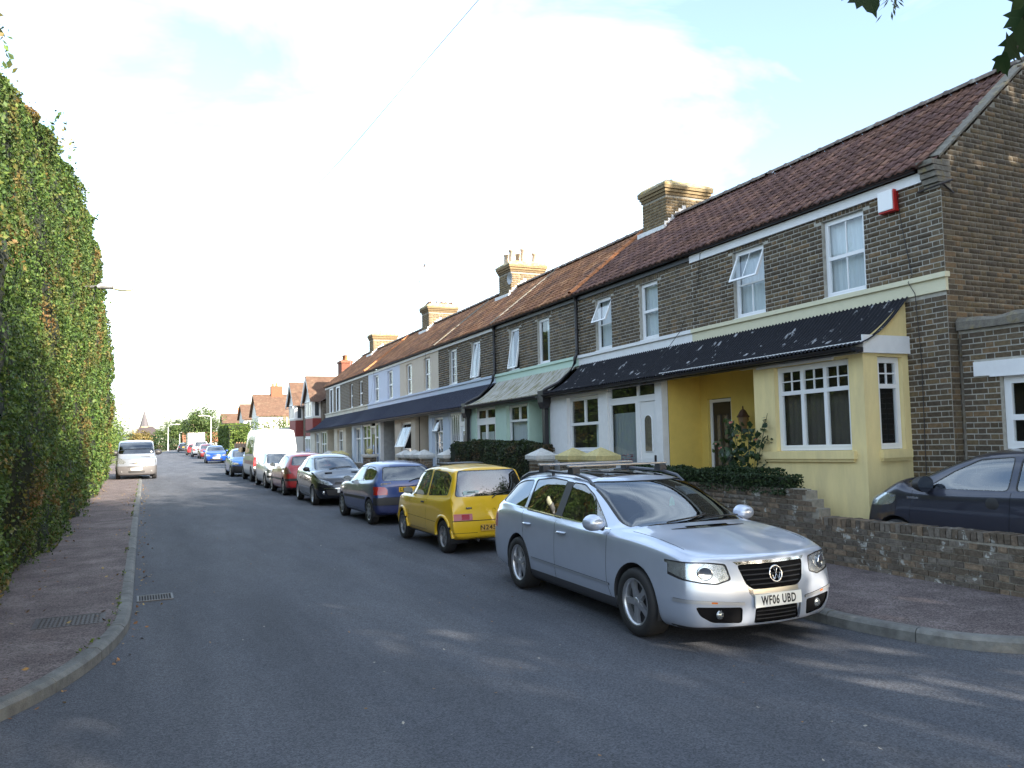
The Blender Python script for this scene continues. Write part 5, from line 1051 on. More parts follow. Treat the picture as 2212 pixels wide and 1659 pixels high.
# ---- silver estate car (front towards the camera)
P_EST = dict(hw=.91, zb=.16, H=1.475, fo=.945, wb=2.709, ro=1.12, zn=.79, zc=1.01, xc=-.26, xrf=-1.1, zrf=1.42, xrp=-1.85, zrp=1.48, xrr=-3.2, zrr=1.41, xtb=-3.68, ztb=1.02, zbf=.93, zbr=1.0, wr=.62, nr=.22, tr=.15, nx=.07, nfull=1.08, c_nose=.65, c_sh=.55, c_roof=.45, r=.322, rim=.226, tw=.225, zm=.5, midk=.2)
P_EST['feat'] = [
 ('windscreen', 'ws', rpoly([(-.72, .975), (.72, .975), (.6, 1.38), (-.6, 1.38)], .06, 4), M_cglass, .006),
 ('side_window', 'side', rpoly([(-.62, .955), (-1.6, .975), (-1.64, 1.36), (-1.38, 1.345), (-1.1, 1.24)], .05, 3), M_cglass, .006),
 ('side_window', 'side', rpoly([(-1.76, .978), (-2.52, .995), (-2.6, 1.35), (-2.2, 1.385), (-1.79, 1.372)], .04, 3), M_cglass_d, .006),
 ('side_window', 'side', rpoly([(-2.62, 1.0), (-3.38, 1.05), (-3.2, 1.27), (-3.0, 1.315), (-2.69, 1.345)], .06, 3), M_cglass_d, .006),
 ('pillar_trim', 'side', [(-1.6, .96), (-1.76, .965), (-1.79, 1.37), (-1.64, 1.365)], M_trim, .002),
 ('window_chrome', 'side', [(-.55, .937), (-3.45, 1.028), (-3.45, 1.042), (-.55, .951)], M_chrome, -.003),
 ('rear_window', 'rw', rpoly([(-.6, 1.02), (.6, 1.02), (.5, 1.34), (-.5, 1.34)], .06), M_cglass_d, .006),
 ('headlight_seal', 'frontpair', rpoly([(.44, .622), (.57, .583), (.7, .598), (.84, .628), (.895, .72), (.885, .785), (.62, .775), (.465, .757)], .02, 2), M_gap, .002),
 ('headlight', 'frontpair', rpoly([(.455, .63), (.575, .595), (.7, .61), (.83, .64), (.88, .72), (.87, .773), (.62, .764), (.48, .745)], .02, 2), mat('clear_headlight', (.55, .58, .6), .2, .75, var=.45, vscale=7, coat=1.), .004),
 ('grille', 'front', rpoly([(-.37, .745), (.37, .745), (.315, .575), (.25, .53), (-.25, .53), (-.315, .575)], .03, 2), mat('grille_black', (.006, .006, .007), .9, spec=.1), .014),
 ('chrome_shield', 'front', [(-.4, .77), (.4, .77), (.37, .745), (-.37, .745)], M_chrome, -.004),
 ('chrome_shield', 'frontpair', [(.4, .77), (.37, .745), (.32, .57), (.255, .53), (.24, .235), (.27, .235), (.29, .5), (.35, .56)], M_chrome, -.004),
 ('chrome_shield', 'front', [(-.255, .53), (.255, .53), (.245, .37), (-.245, .37)], mat('chrome_soft', (.6, .6, .58), .28, 1.), -.002),
 ('lower_grille', 'front', rpoly([(-.235, .37), (.235, .37), (.245, .235), (-.245, .235)], .02, 2), MATS['grille_black'], .014),
 ('fog_light_grille', 'frontpair', rpoly([(.36, .385), (.76, .4), (.72, .32), (.62, .26), (.36, .245)], .025, 2), MATS['grille_black'], .014),
 ('bumper_strip', 'frontpair', [(.34, .425), (.86, .465), (.86, .435), (.34, .4)], mat('silver_trim', (.5, .52, .55), .3, .7), -.008),
 ('indicator', 'frontpair', [(.58, .438), (.63, .442), (.63, .428), (.58, .424)], M_amber, -.009),
 ('tail_light', 'rearpair', rpoly([(.55, .68), (.9, .7), (.9, .98), (.6, .92)], .03), M_red, 0),
 ('door_seam', 'side', line(-.52, .93, -.5, .45), M_gap, .003), ('door_seam', 'side', line(-.5, .45, -.42, .27), M_gap, .003), ('door_seam', 'side', line(-1.68, .94, -1.66, .26), M_gap, .003), ('door_seam', 'side', line(-2.6, .98, -2.52, .62), M_gap, .003), ('door_seam', 'side', line(-2.52, .62, -2.35, .38), M_gap, .003), ('door_seam', 'side', line(-.42, .27, -2.3, .27, .006), M_gap, .003),
 ('hood_seam', 'top', line(-.2, .76, .55, .7, .008), M_gap, .003), ('hood_seam', 'top', line(-.2, -.76, .55, -.7, .008), M_gap, .003), ('bumper_seam', 'front', line(.88, .6, .92, .44, .007), M_gap, .003), ('bumper_seam', 'front', line(-.88, .6, -.92, .44, .007), M_gap, .003),
 ('rubbing_strip', 'side', [(-.45, .43), (-2.3, .45), (-2.3, .425), (-.45, .405)], mat('silver_strip', (.4, .43, .48), .3, .6), -.008),
 ('sill_trim', 'side', [(-.33, .3), (-2.35, .3), (-2.35, .1), (-.33, .1)], mat('sill_dark', (.05, .052, .06), .5), 0), ('front_lip', 'front', [(-.9, .215), (.9, .215), (.9, .05), (-.9, .05)], M_trim, 0),
 ('sunroof', 'top', rpoly([(-1.35, -.42), (-1.35, .42), (-2.15, .42), (-2.15, -.42)], .06), M_cglass_d, .002)]
M_silver = paint('silver_blue_metallic', (.48, .535, .64), .5, .28)
def est():
    p = P_EST; loc, hd = put((4.306, 6.535), 'to', .91, .0247)
    car = make_car('estate_car', 'silver estate car with roof bars, nearest of the parked cars', p, loc, hd, M_silver, 3, wheels=('spoke', 5, .045))
    mirror_pair(car, p, M_silver, -.62, 1.0, 1.1); plate(car, sx_(car, 0, .43, 1, .012), .432, 'WF06 UBD', M_plate_w, 1, tilt=-.04, size=.106, sx=.7)
    for x in (-1.5, -2.42): handle(car, x, .815 if x > -2 else .83, .905, M_silver, .2)
    mb = MB(); e = .068; mb.tube([(.0, e*math.cos(t), e*math.sin(t)) for t in [2*math.pi*i/28 for i in range(29)]], .008, 6, cap=False)
    for pts in ([(-.028, .06), (0, .008), (.028, .06)], [(-.058, .03), (-.026, -.052), (0, .0), (.026, -.052), (.058, .03)]): mb.tube([(.002, a_, b_) for a_, b_ in pts], .007, 6)
    xe = sx_(car, 0, .65, 1, .004); mb.v = [(x+xe-z*.15, y, z+.65) for x, y, z in mb.v]; mb.build('emblem', M_chrome, car)
    for i in range(4):
        z = .57+i*.042; w_ = .25+.028*i; MB().tube([(sx_(car, y, z, 1, -.004), y, z) for y in np.linspace(-w_-.02, w_+.02, 11)], .006, 5).build('grille_bar', mat('grille_bar_dark', (.02, .02, .023), .5), car)
    for i in range(3): z = .27+i*.034; MB().tube([(sx_(car, y, z, 1, -.006), y, z) for y in np.linspace(-.22, .22, 7)], .005, 5).build('grille_bar', MATS['grille_bar_dark'], car)
    for s in (1, -1):
        q = MB(); q.lathe([(.0001, .0), (.042, .0), (.05, .01), (.058, .012), (.062, .0)], (0, 0, 0), 18, 'x'); xx = sx_(car, s*.66, .685, 1); q.v = [(xx+.006+x*.7-(abs(y+s*.66)-.66)*.55, y+s*.66, z+.683) for x, y, z in q.v]; q.build('headlight_projector', M_chrome, car)
        q = MB(); q.lathe([(.0001, .012), (.035, .008), (.04, .0)], (sx_(car, s*.55, .325, 1, -.012), s*.55, .325), 16, 'x'); q.build('fog_light', M_lens, car)
        q = MB(); yy = .6; pth = [(x, s*yy, sz_(car, x, yy*s)+h) for x, h in ((-1.24, -.01), (-1.38, .035), (-1.7, .05), (-2.4, .055), (-2.95, .05), (-3.15, .03), (-3.25, -.01))]; q.tube(pth, [.012, .018, .018, .018, .018, .018, .012], 8); q.tube([(-2.25, s*yy, sz_(car, -2.25, yy*s)-.02), (-2.25, s*yy, sz_(car, -2.25, yy*s)+.05)], .02, 8); q.build('roof_rail', mat('rail_grey', (.1, .105, .12), .4, .6), car)
    for x in (-1.72, -2.5):
        zr = sz_(car, x, .6)+.05; q = MB(); q.box(x-.03, x+.03, -.68, .68, zr+.075, zr+.1); q.build('roof_bar', mat('bar_silver', (.4, .41, .43), .35, .8), car, bevel=.01)
        for s in (1, -1): q = MB(); q.prism([(x-.075, zr-.005), (x+.075, zr-.005), (x+.06, zr+.074), (x-.05, zr+.074)], s*.6-.05, s*.6+.05); q.build('roof_bar_foot', M_trim, car, bevel=.012)
    wiper(car, [(x, y, sz_(car, x, y, .012)) for x, y in ((-.24, .12), (-.3, .4), (-.38, .66))]); wiper(car, [(x, y, sz_(car, x, y, .012)) for x, y in ((-.22, -.35), (-.27, 0), (-.33, .2))])
    q = MB(); c = (-.86, .16, 1.17); q.prism([(c[1]-.035, c[2]-.06), (c[1]+.035, c[2]-.06), (c[1]+.03, c[2]), (c[1], c[2]+.045), (c[1]-.03, c[2])], c[0]-.002, c[0]+.002, 'x'); q.build('air_freshener', mat('mint_card', (.05, .45, .36), .7), car)
    return car
est()
# ---- yellow city car (rear towards the camera)
def exhaust(car, x, y): MB().tube([(x+.2, y, .24), (x-.03, y, .23)], .025, 10).build('exhaust', M_iron, car)
def text_on(car, txt, x, y, z, nx, size, m, name='badge_lettering'):
    M = Matrix.Translation((x, y, z)) @ Matrix(((0, 0, nx, 0), (nx, 0, 0, 0), (0, 1, 0, 0), (0, 0, 0, 1))); return text_mesh(txt, size, name, m, car, M, .002, 1.1, bold=.001)
M_yellow = paint('yellow_paint', (.72, .44, .01), .0, .35)
p = dict(hw=.745, zb=.2, H=1.42, fo=.56, wb=2.2, ro=.47, zn=.77, zc=.92, xc=-.12, xrf=-.66, zrf=1.36, xrp=-1.3, zrp=1.43, xrr=-2.36, zrr=1.385, xtb=-2.6, ztb=.93, zbf=.85, zbr=.89, wr=.57, nr=.1, tr=.06, nfull=1.1, tfull=1.08, wbelt=.93, r=.268, c_roof=.7, c_end=.6, c_sh=.6, c_nose=.6, rim=.178, tw=.16, xB=-1.32, xR=-2.35, zm=.46, rimmat=mat('dull_alloy', (.3, .3, .31), .45, .7))
p['feat'] = std_feats(p, 3)[:1]+[('rear_window', 'rw', rpoly(mirY([(.62, .93), (.5, 1.335)]), .05, 3), M_cglass, .006)]+std_feats(p, 3)[2:]+[
 ('rear_window_seal', 'rw', rpoly(mirY([(.645, .91), (.52, 1.352)]), .05, 3), M_trim, .001)][:0]+[
 ('tail_light', 'rearpair', [(.38, .55), (.69, .55), (.69, .655), (.38, .655)], M_pinkl, -.004), ('brake_lens', 'rearpair', [(.43, .562), (.56, .562), (.56, .643), (.43, .643)], M_red, -.006),
 ('bumper_seam', 'rear', [(-.74, .535), (.74, .535), (.74, .548), (-.74, .548)], M_gap, .003), ('bumper_seam', 'rear', [(-.74, .345), (-.3, .345), (-.3, .352), (-.74, .352)], M_gap, .003), ('bumper_seam', 'rear', [(.74, .345), (.3, .345), (.3, .352), (.74, .352)], M_gap, .003),
 ('side_crease', 'side', line(-.3, .5, -1.85, .48, .006), M_gap, .001), ('headlight', 'frontpair', [(.4, .58), (.68, .58), (.68, .7), (.4, .7)], M_lens, 0), ('sill_trim', 'side', [(-.3, .245), (-1.9, .245), (-1.9, .1), (-.3, .1)], M_dgrey, 0)]
loc, hd = put((4.603, 14.818), 'away', .745)
fi = make_car('city_car', 'small yellow three door car behind the silver estate', p, loc, hd, M_yellow, 3, wheels=('spoke', 6, .03)); mirror_pair(fi, p, M_trim, -.5, .93, .8)
for ax in (0, -2.2):   # body coloured wheel arch flares
    for s in (1, -1): MB().tube([(ax+.335*math.cos(t), sy_(fi, ax+.36*math.cos(t), max(.3, .268+.36*math.sin(t)), s, .004), .268+.335*math.sin(t)) for t in [math.pi*i/16 for i in range(17)]], .028, 6).build('arch_flare', M_yellow, fi)
plate(fi, sx_(fi, 0, .42, -1, .012), .425, None, M_plate_o, -1, .5, .11); text_on(fi, 'N245 K', sx_(fi, 0, .42, -1, .0125), .06, .422, -1, .105, M_ink, 'plate_lettering')
xb_ = sx_(fi, .43, .745, -1, .002); MB().prism([(.375, .73), (.475, .73), (.485, .758), (.385, .758)], xb_-.006, xb_, 'x').build('badge', M_ink, fi); text_on(fi, 'FIAT', xb_-.0065, .43, .744, -1, .03, M_alloy); MB().lathe([(.0001, .012), (.03, .008), (.035, 0)], (0, 0, 0), 12, 'x').build('tailgate_lock', M_ink, fi).location = (sx_(fi, 0, .69, -1, .003), -.0, .69)
xw = sx_(fi, .35, .98, -1, -.004); MB().box(xw-.004, xw+.0, .22, .5, .955, 1.02).build('window_sticker', mat('sticker_white', (.55, .68, .66), .5), fi); q = MB()
for k in range(14): h_ = (.016, .011, .016, .014)[k % 4]; q.box(xw-.0065, xw-.0045, .43-k*.0105-.006, .43-k*.0105, .99-h_*.6, .99+h_)
q.build('sticker_lettering', M_ink, fi)['kind'] = 'stuff'
wiper(fi, [(sx_(fi, y, z, -1, .02), y, z) for y, z in ((.02, .89), (-.08, .95), (-.34, 1.0))]); exhaust(fi, -2.66, .3); handle(fi, -1.2, .77, .745, M_trim, .1)
MB().box(-1.45, -.85, -.34, .34, sz_(fi, -1.15, .3)+.0, sz_(fi, -1.15, .3)+.04).build('sunroof_panel', M_trim, fi, bevel=.01)
# ---- blue hatchback (rear towards the camera)
M_blue = paint('mid_blue_metallic', (.004, .032, .15), .15, .3); M_navyp = mat('dark_blue_plastic', (.022, .03, .1), .5)
p = dict(hw=.797, zb=.19, H=1.365, fo=.78, wb=2.385, ro=.56, zn=.72, zc=.92, xc=-.2, xrf=-.95, zrf=1.31, xrp=-1.5, zrp=1.37, xrr=-2.5, zrr=1.3, xtb=-2.86, ztb=.93, zbf=.87, zbr=.93, wr=.56, nr=.2, tr=.1, tfull=1.06, wbelt=.9, r=.28, rim=.19, tw=.165, xB=-1.58, xR=-2.52)
p['feat'] = std_feats(p, 3)+[('tail_light', 'rearpair', rpoly([(.5, .66), (.8, .66), (.8, .835), (.56, .83), (.5, .78)], .03), M_red, -.005), ('bumper', 'rear', [(-.8, .44), (.8, .44), (.8, .6), (-.8, .6)], M_trim, -.01), ('lower_bumper', 'rear', [(-.8, .1), (.8, .1), (.8, .44), (-.8, .44)], M_navyp, 0), ('rubbing_strip', 'side', [(-.3, .57), (-2.1, .59), (-2.1, .53), (-.3, .51)], M_trim, -.006), ('plate_recess', 'rear', [(-.3, .69), (.3, .69), (.3, .84), (-.3, .84)], mat('blue_recess', (.015, .035, .16), .4), .012), ('tailgate_seam', 'rear', line(-.6, .605, .6, .605, .008), M_gap, .003)]
loc, hd = put((4.631, 19.926), 'away', .797, -.0163)
sa = make_car('hatchback', 'blue three door hatchback with red tail lights in front of the yellow car', p, loc, hd, M_blue, 2, wheels=('disc', 7)); mirror_pair(sa, p, M_trim, -.72, .94, .85)
plate(sa, sx_(sa, 0, .765, -1, .0), .765, None, M_plate_y, -1, .5, .11); text_on(sa, 'LB62', sx_(sa, .1, .765, -1, .006), .1, .763, -1, .105, M_ink, 'plate_lettering')
text_on(sa, 'CITROËN', sx_(sa, .48, .9, -1, .004), .5, .89, -1, .055, M_chrome); wiper(sa, [(sx_(sa, y, z, -1, .02), y, z) for y, z in ((.0, .93), (-.1, .97), (-.4, 1.02))]); exhaust(sa, -2.95, .3)
MB().box(-2.55, -2.2, -.3, .4, .95, .965).build('parcel_papers', mat('paper_white', (.6, .65, .63), .8), sa)
# ---- dark hatchback (front towards the camera)
M_dark_blue = paint('black_blue_metallic', (.01, .012, .02), .3, .25)
p = dict(hw=.826, zb=.18, H=1.43, fo=.79, wb=2.442, ro=.6, zn=.74, zc=1.0, xc=-.1, xrf=-.95, zrf=1.37, xrp=-1.6, zrp=1.43, xrr=-2.5, zrr=1.34, xtb=-2.9, ztb=.98, zbf=.92, zbr=.98, wr=.56, nr=.26, tr=.12, nfull=1.05, r=.285, rim=.2, tw=.17, xB=-1.62)
p['feat'] = std_feats(p, 5)+[('headlight', 'frontpair', rpoly([(.36, .6), (.5, .585), (.74, .66), (.8, .78), (.68, .76), (.45, .68)], .02, 2), M_lens, 0), ('grille', 'front', rpoly([(-.34, .6), (.34, .6), (.3, .67), (-.3, .67)], .02), M_trim, .01), ('lower_grille', 'front', rpoly([(-.5, .3), (.5, .3), (.56, .47), (-.56, .47)], .04), M_trim, .014), ('bumper_strip', 'front', [(-.6, .49), (.6, .49), (.6, .505), (-.6, .505)], M_chrome, -.004), ('rubbing_strip', 'side', [(-.35, .5), (-2.1, .5), (-2.1, .475), (-.35, .475)], M_chrome, -.006), ('sill_strip', 'side', [(-.35, .24), (-2.1, .24), (-2.1, .2), (-.35, .2)], M_alloy, -.004)]
loc, hd = put((4.588, 23.416), 'to', .826, .0093)
pg = make_car('hatchback', 'dark navy hatchback facing the camera behind the blue one', p, loc, hd, M_dark_blue, 2, wheels=('spoke', 8, .02)); mirror_pair(pg, p, M_trim, -.55, 1.0, .9)
for s in (1, -1):
    MB().lathe([(.0001, .012), (.045, .008), (.05, 0)], (sx_(pg, s*.6, .38, 1, -.004), s*.6, .38), 14, 'x').build('fog_light', M_lens, pg)
    q = MB(); 
    for k in range(1): x, y = .15, s*.38; q.prism([(x-.05, y-.1), (x+.03, y-.1), (x+.05, y+.1), (x-.03, y+.1)], sz_(pg, x, y, .002), sz_(pg, x, y, .012), 'z')
    q.build('hood_vent', M_trim, pg)
wiper(pg, [(x, y, sz_(pg, x, y, .012)) for x, y in ((-.14, -.3), (-.2, .05), (-.26, .4))]); plate(pg, sx_(pg, 0, .42, 1, .01), .43, None, M_plate_w, 1)
# ---- red hatchback (rear towards the camera)
M_redp = paint('red_paint', (.3, .008, .01), .0, .3)
p = dict(hw=.845, zb=.18, H=1.42, fo=.8, wb=2.51, ro=.66, zn=.74, zc=.96, xc=-.15, xrf=-.98, zrf=1.36, xrp=-1.6, zrp=1.42, xrr=-2.55, zrr=1.35, xtb=-3.0, ztb=.98, zbf=.9, zbr=.97, wr=.58, nr=.22, tr=.12, r=.285, rim=.2, tw=.175, xB=-1.62)
p['feat'] = std_feats(p, 5, M_cglass_d)+[('tail_light', 'rearpair', rpoly([(.62, .74), (.84, .72), (.84, .93), (.72, .95)], .03), mat('smoked_lens', (.14, .06, .05), .2, coat=1.), -.004), ('bumper_strip', 'rear', [(-.84, .5), (.84, .5), (.84, .58), (-.84, .58)], M_trim, -.008), ('rubbing_strip', 'side', [(-.3, .55), (-2.2, .57), (-2.2, .51), (-.3, .5)], M_trim, -.006), ('lower_valance', 'rear', [(-.8, .1), (.8, .1), (.8, .27), (-.8, .27)], M_trim, 0), ('plate_recess', 'rear', [(-.3, .62), (.3, .62), (.3, .76), (-.3, .76)], M_redp, .01)]
loc, hd = put((4.52, 30.59), 'away', .845)
rd = make_car('hatchback', 'bright red hatchback parked behind the dark navy one', p, loc, hd, M_redp, 2, wheels=('disc', 6)); mirror_pair(rd, p, M_redp, -.6, .98, .9); plate(rd, sx_(rd, 0, .69, -1, .002), .69, None, M_plate_y, -1)
# ---- white hatchback (front towards the camera)
M_whitep = paint('white_paint_car', (.62, .62, .62), .0, .3)
p = dict(hw=.84, zb=.18, H=1.41, fo=.82, wb=2.475, ro=.65, zn=.74, zc=.95, xc=-.15, xrf=-.95, zrf=1.35, xrp=-1.6, zrp=1.41, xrr=-2.6, zrr=1.35, xtb=-2.95, ztb=.96, zbf=.9, zbr=.95, wr=.58, nr=.18, tr=.1, nfull=1.06, r=.29, rim=.2, tw=.18, xB=-1.6)
p['feat'] = std_feats(p, 5, M_cglass_d)+[('headlight', 'frontpair', rpoly([(.42, .6), (.78, .6), (.78, .73), (.44, .72)], .03), M_lens, 0), ('grille', 'front', [(-.4, .62), (.4, .62), (.4, .71), (-.4, .71)], M_trim, .01), ('bumper_strip', 'front', [(-.8, .42), (.8, .42), (.8, .5), (-.8, .5)], M_trim, -.008)]
loc, hd = put((4.57, 32.74), 'to', .84)
wh = make_car('hatchback', 'white hatchback nose to tail with the red one, in front of the white van', p, loc, hd, M_whitep, 2, wheels=('disc', 6)); mirror_pair(wh, p, M_whitep, -.6, .97, .95)
# ---- white panel van (rear towards the camera)
p = dict(hw=.985, zb=.24, H=2.36, fo=.88, wb=2.9, ro=.95, zn=1.0, zc=1.3, xc=.2, xrf=-.5, zrf=2.15, xrp=-1.3, zrp=2.36, xrr=-3.62, zrr=2.33, xtb=-3.8, ztb=1.2, zbf=1.15, zbr=1.25, wr=.84, c_roof=.7, c_end=.7, c_sh=.5, nr=.2, tr=.04, nfull=1.08, tfull=1.12, wbelt=.985, r=.33, rim=.2, tw=.2, xB=-1.05, zm=.7, rimmat=M_dgrey)
p['feat'] = std_feats(p, 3, M_cglass_d, van=True, rearglass=False, wtop=.35)+[('rear_window', 'rearpair', rpoly([(.08, 1.35), (.72, 1.35), (.66, 1.9), (.08, 1.9)], .05), mat('van_rear_panel', (.55, .55, .55), .35), .006), ('side_window', 'side', rpoly([(-1.35, 1.25), (-2.2, 1.25), (-2.2, 1.85), (-1.35, 1.85)], .05), M_cglass_d, .005), ('side_window', 'side', rpoly([(-2.35, 1.25), (-3.3, 1.25), (-3.3, 1.85), (-2.35, 1.85)], .05), M_cglass_d, .005), ('tail_light', 'rearpair', [(.82, .7), (.97, .7), (.97, 1.12), (.82, 1.12)], M_red, -.004), ('door_seam', 'rear', line(0, .5, 0, 2.2, .014), M_gap, .003), ('bumper', 'rear', [(-1, .3), (1, .3), (1, .62), (-1, .62)], M_trim, -.01), ('side_stripe', 'side', [(-.6, .78), (-3.5, .78), (-3.5, .95), (-.6, .95)], mat('faded_red_stripe', (.45, .25, .22), .5), -.002)]
loc, hd = put((4.69, 40.8), 'away', .985)
tv = make_car('panel_van', 'white high roof van with its back doors to the camera in the parked row', p, loc, hd, M_whitep, 2, group=None, cat='van', wheels=('disc', 6)); mirror_pair(tv, p, M_trim, -.1, 1.4, 1.7)
for s in (1, -1): q = MB(); q.box(-3.87, -3.85, s*.5-.02, s*.5+.02, 1.55, 1.6); q.build('door_handle', M_trim, tv)
# ---- further cars
M_blue2 = paint('bright_blue', (.012, .07, .28), .2, .3); M_blue3 = paint('clear_blue', (.008, .05, .27), .2, .3); M_maroon = paint('dark_red', (.16, .015, .015), .1, .3); M_dkcar = paint('dark_slate', (.03, .035, .05), .2, .3)
base = dict(hw=.82, zb=.18, H=1.43, fo=.8, wb=2.45, ro=.58, zn=.76, zc=1.0, xc=-.1, xrf=-.92, zrf=1.37, xrp=-1.55, zrp=1.43, xrr=-2.45, zrr=1.35, xtb=-2.85, ztb=.97, zbf=.92, zbr=.97, wr=.57, nr=.22, tr=.12, nfull=1.05, r=.285, rim=.19, tw=.17, xB=-1.6)
frontf = lambda bump: [('headlight', 'frontpair', rpoly([(.42, .6), (.62, .57), (.78, .64), (.76, .75), (.5, .72)], .04), M_lens, 0), ('grille', 'front', rpoly([(-.3, .6), (.3, .6), (.26, .67), (-.26, .67)], .03), M_trim, .01), ('bumper_front', 'front', [(-.85, .1), (.85, .1), (.85, .55), (-.85, .55)], bump, -.004) if bump else ('lower_grille', 'front', rpoly([(-.45, .26), (.45, .26), (.5, .4), (-.5, .4)], .04), M_trim, .012)]
rearf = [('tail_light', 'rearpair', rpoly([(.56, .68), (.83, .68), (.83, .92), (.66, .92)], .04), M_red, -.004), ('lower_bumper', 'rear', [(-.8, .1), (.8, .1), (.8, .4), (-.8, .4)], M_trim, -.004)]
def simple(name, lab, loc, hd, m, front_, over=None, bump=None, l=2, pl=True, group='cars parked along the street', wheels=('disc', 6)):
    p = dict(base, **(over or {})); p['feat'] = std_feats(p, 5, M_cglass_d, seams=l > 1)+(frontf(bump) if front_ else rearf); c = make_car(name, lab, p, loc, hd, m, l, group, wheels=wheels, inter=l > 1); mirror_pair(c, p, m)
    if pl: s = 1 if front_ else -1; plate(c, sx_(c, 0, .45 if front_ else .76, s, .012), .45 if front_ else .76, None, M_plate_w if front_ else M_plate_y, s)
    return c
loc, hd = put((4.42, 43.89), 'to', .82); simple('hatchback', 'blue hatchback with black front bumper beyond the white van', loc, hd, M_blue2, True, bump=M_trim)
simple('hatchback', 'clear blue hatchback facing the camera, alone beyond the white van', (5.86, 69.3, 0), -HEADY-.04, M_blue3, True, dict(zn=.8, nr=.3))
simple('hatchback', 'dark red car facing the camera just beyond the clear blue one', (6.55, 86.5, 0), -HEADY, M_maroon, True, dict(H=1.5), l=1)
simple('people_carrier', 'white people carrier with red tail lights seen from behind', (6.62, 100, 0), HEADY, M_whitep, False, dict(hw=.9, H=1.78, zrf=1.66, zrp=1.78, zrr=1.72, ztb=1.08, zbf=1.0, zbr=1.08, wr=.66, xrr=-2.75, xtb=-2.95), l=1)
simple('hatchback', 'small red car half hidden behind the white people carrier', (6.5, 110, 0), HEADY, M_redp, False, l=1)
simple('hatchback', 'farthest car, dark and small beside the white lorry', (6.9, 142, 0), HEADY, M_dkcar, False, l=1)
# box lorry
lo = thing('box_lorry', 'white box lorry far down the street', 'lorry', (7.9, 130, 0), HEADY, local=True)
MB().box(-5.2, -.4, -1.15, 1.15, .9, 2.9).build('box_body', M_whitep, lo, bevel=.03); MB().prism([(-.35, .5), (1.5, .5), (1.5, 1.4), (1.2, 2.3), (-.35, 2.4)], -1.05, 1.05).build('cab', M_whitep, lo, bevel=.05); MB().box(-5.2, 1.2, -.5, .5, .55, .88).build('chassis', M_trim, lo)
MB().box(-5.215, -5.203, -.03, .03, .95, 2.85).build('door_seam', M_gap, lo)
for s in (1, -1): MB().box(-5.23, -5.203, s*.9-.12, s*.9+.12, .72, .86).build('tail_light', M_red, lo)
for ax in (.6, -4.0):
    for s in (1, -1): o = wheel_mesh(.42, .26, .25).build('wheel', M_rub, lo); o.location = (ax, s*.95, .42)
# ---- silver van on the left, facing the camera
M_vsil = paint('van_silver', (.24, .27, .32), .5, .35); M_bump = mat('grey_bumper', (.075, .072, .075), .6)
p = dict(hw=.95, zb=.2, H=1.97, fo=.83, wb=3.1, ro=.85, zn=1.02, zc=1.27, xc=.28, xrf=-.55, zrf=1.88, xrp=-1.3, zrp=1.97, xrr=-3.7, zrr=1.93, xtb=-3.88, ztb=1.15, zbf=1.12, zbr=1.15, wr=.8, c_roof=.6, c_end=.6, c_sh=.5, nr=.22, tr=.05, nfull=1.12, tfull=1.1, wbelt=.985, r=.31, rim=.2, tw=.2, xB=-1.05, zm=.62, rows=1)
p['feat'] = [('windscreen', 'ws', rpoly(mirY([(.82, 1.29), (.73, 1.85)]), .08, 4), M_cglass_d, .006)]+std_feats(p, 3, M_cglass_d, van=True, rearglass=False, wtop=.2)[1:]+[('headlight', 'frontpair', rpoly([(.48, .88), (.6, .78), (.86, .82), (.9, 1.0), (.86, 1.1), (.66, 1.04)], .04, 3), M_lens, -.003), ('grille', 'front', rpoly([(-.44, .9), (-.1, .86), (.1, .86), (.44, .9), (.46, .83), (.1, .77), (-.1, .77), (-.46, .83)], .02, 2), M_trim, .01), ('bumper', 'front', [(-1, .1), (1, .1), (1, .68), (-1, .68)], M_bump, -.006), ('lower_grille', 'front', rpoly([(-.36, .33), (.36, .33), (.38, .44), (-.38, .44)], .02), M_trim, .006), ('upper_slot', 'front', [(-.42, .625), (.42, .625), (.42, .66), (-.42, .66)], M_trim, .004)]
vv = make_car('silver_van', 'silver van facing the camera, half on the left pavement by the hedge', p, (.02, 45.3, .01), -HEADY+.015, M_vsil, 2, group=None, cat='van', wheels=('disc', 6)); mirror_pair(vv, p, M_trim, -.15, 1.33, 1.9)
plate(vv, sx_(vv, 0, .53, 1, .012), .53, None, M_plate_w, 1); MB().prism([(-.11, .82), (0, .92), (.11, .82), (0, .76)], sx_(vv, 0, .83, 1), sx_(vv, 0, .83, 1, .015), 'x').build('emblem', M_chrome, vv)
for s in (1, -1): MB().lathe([(.0001, .01), (.06, .006), (.065, 0)], (sx_(vv, s*.66, .4, 1, .003), s*.66, .4), 14, 'x').build('fog_light', M_dgrey, vv)
MB().box(.46, .5, .2, .62, 0, .012).build('hood_slot', M_trim, vv).location = (0, 0, sz_(vv, .48, .4, .0))
MB().lathe([(.0001, .003), (.05, .002), (.05, 0)], (0, 0, 0), 12, 'x').build('tax_disc', M_plate_w, vv).location = (sx_(vv, .68, 1.36, 1, .003), .68, 1.36)
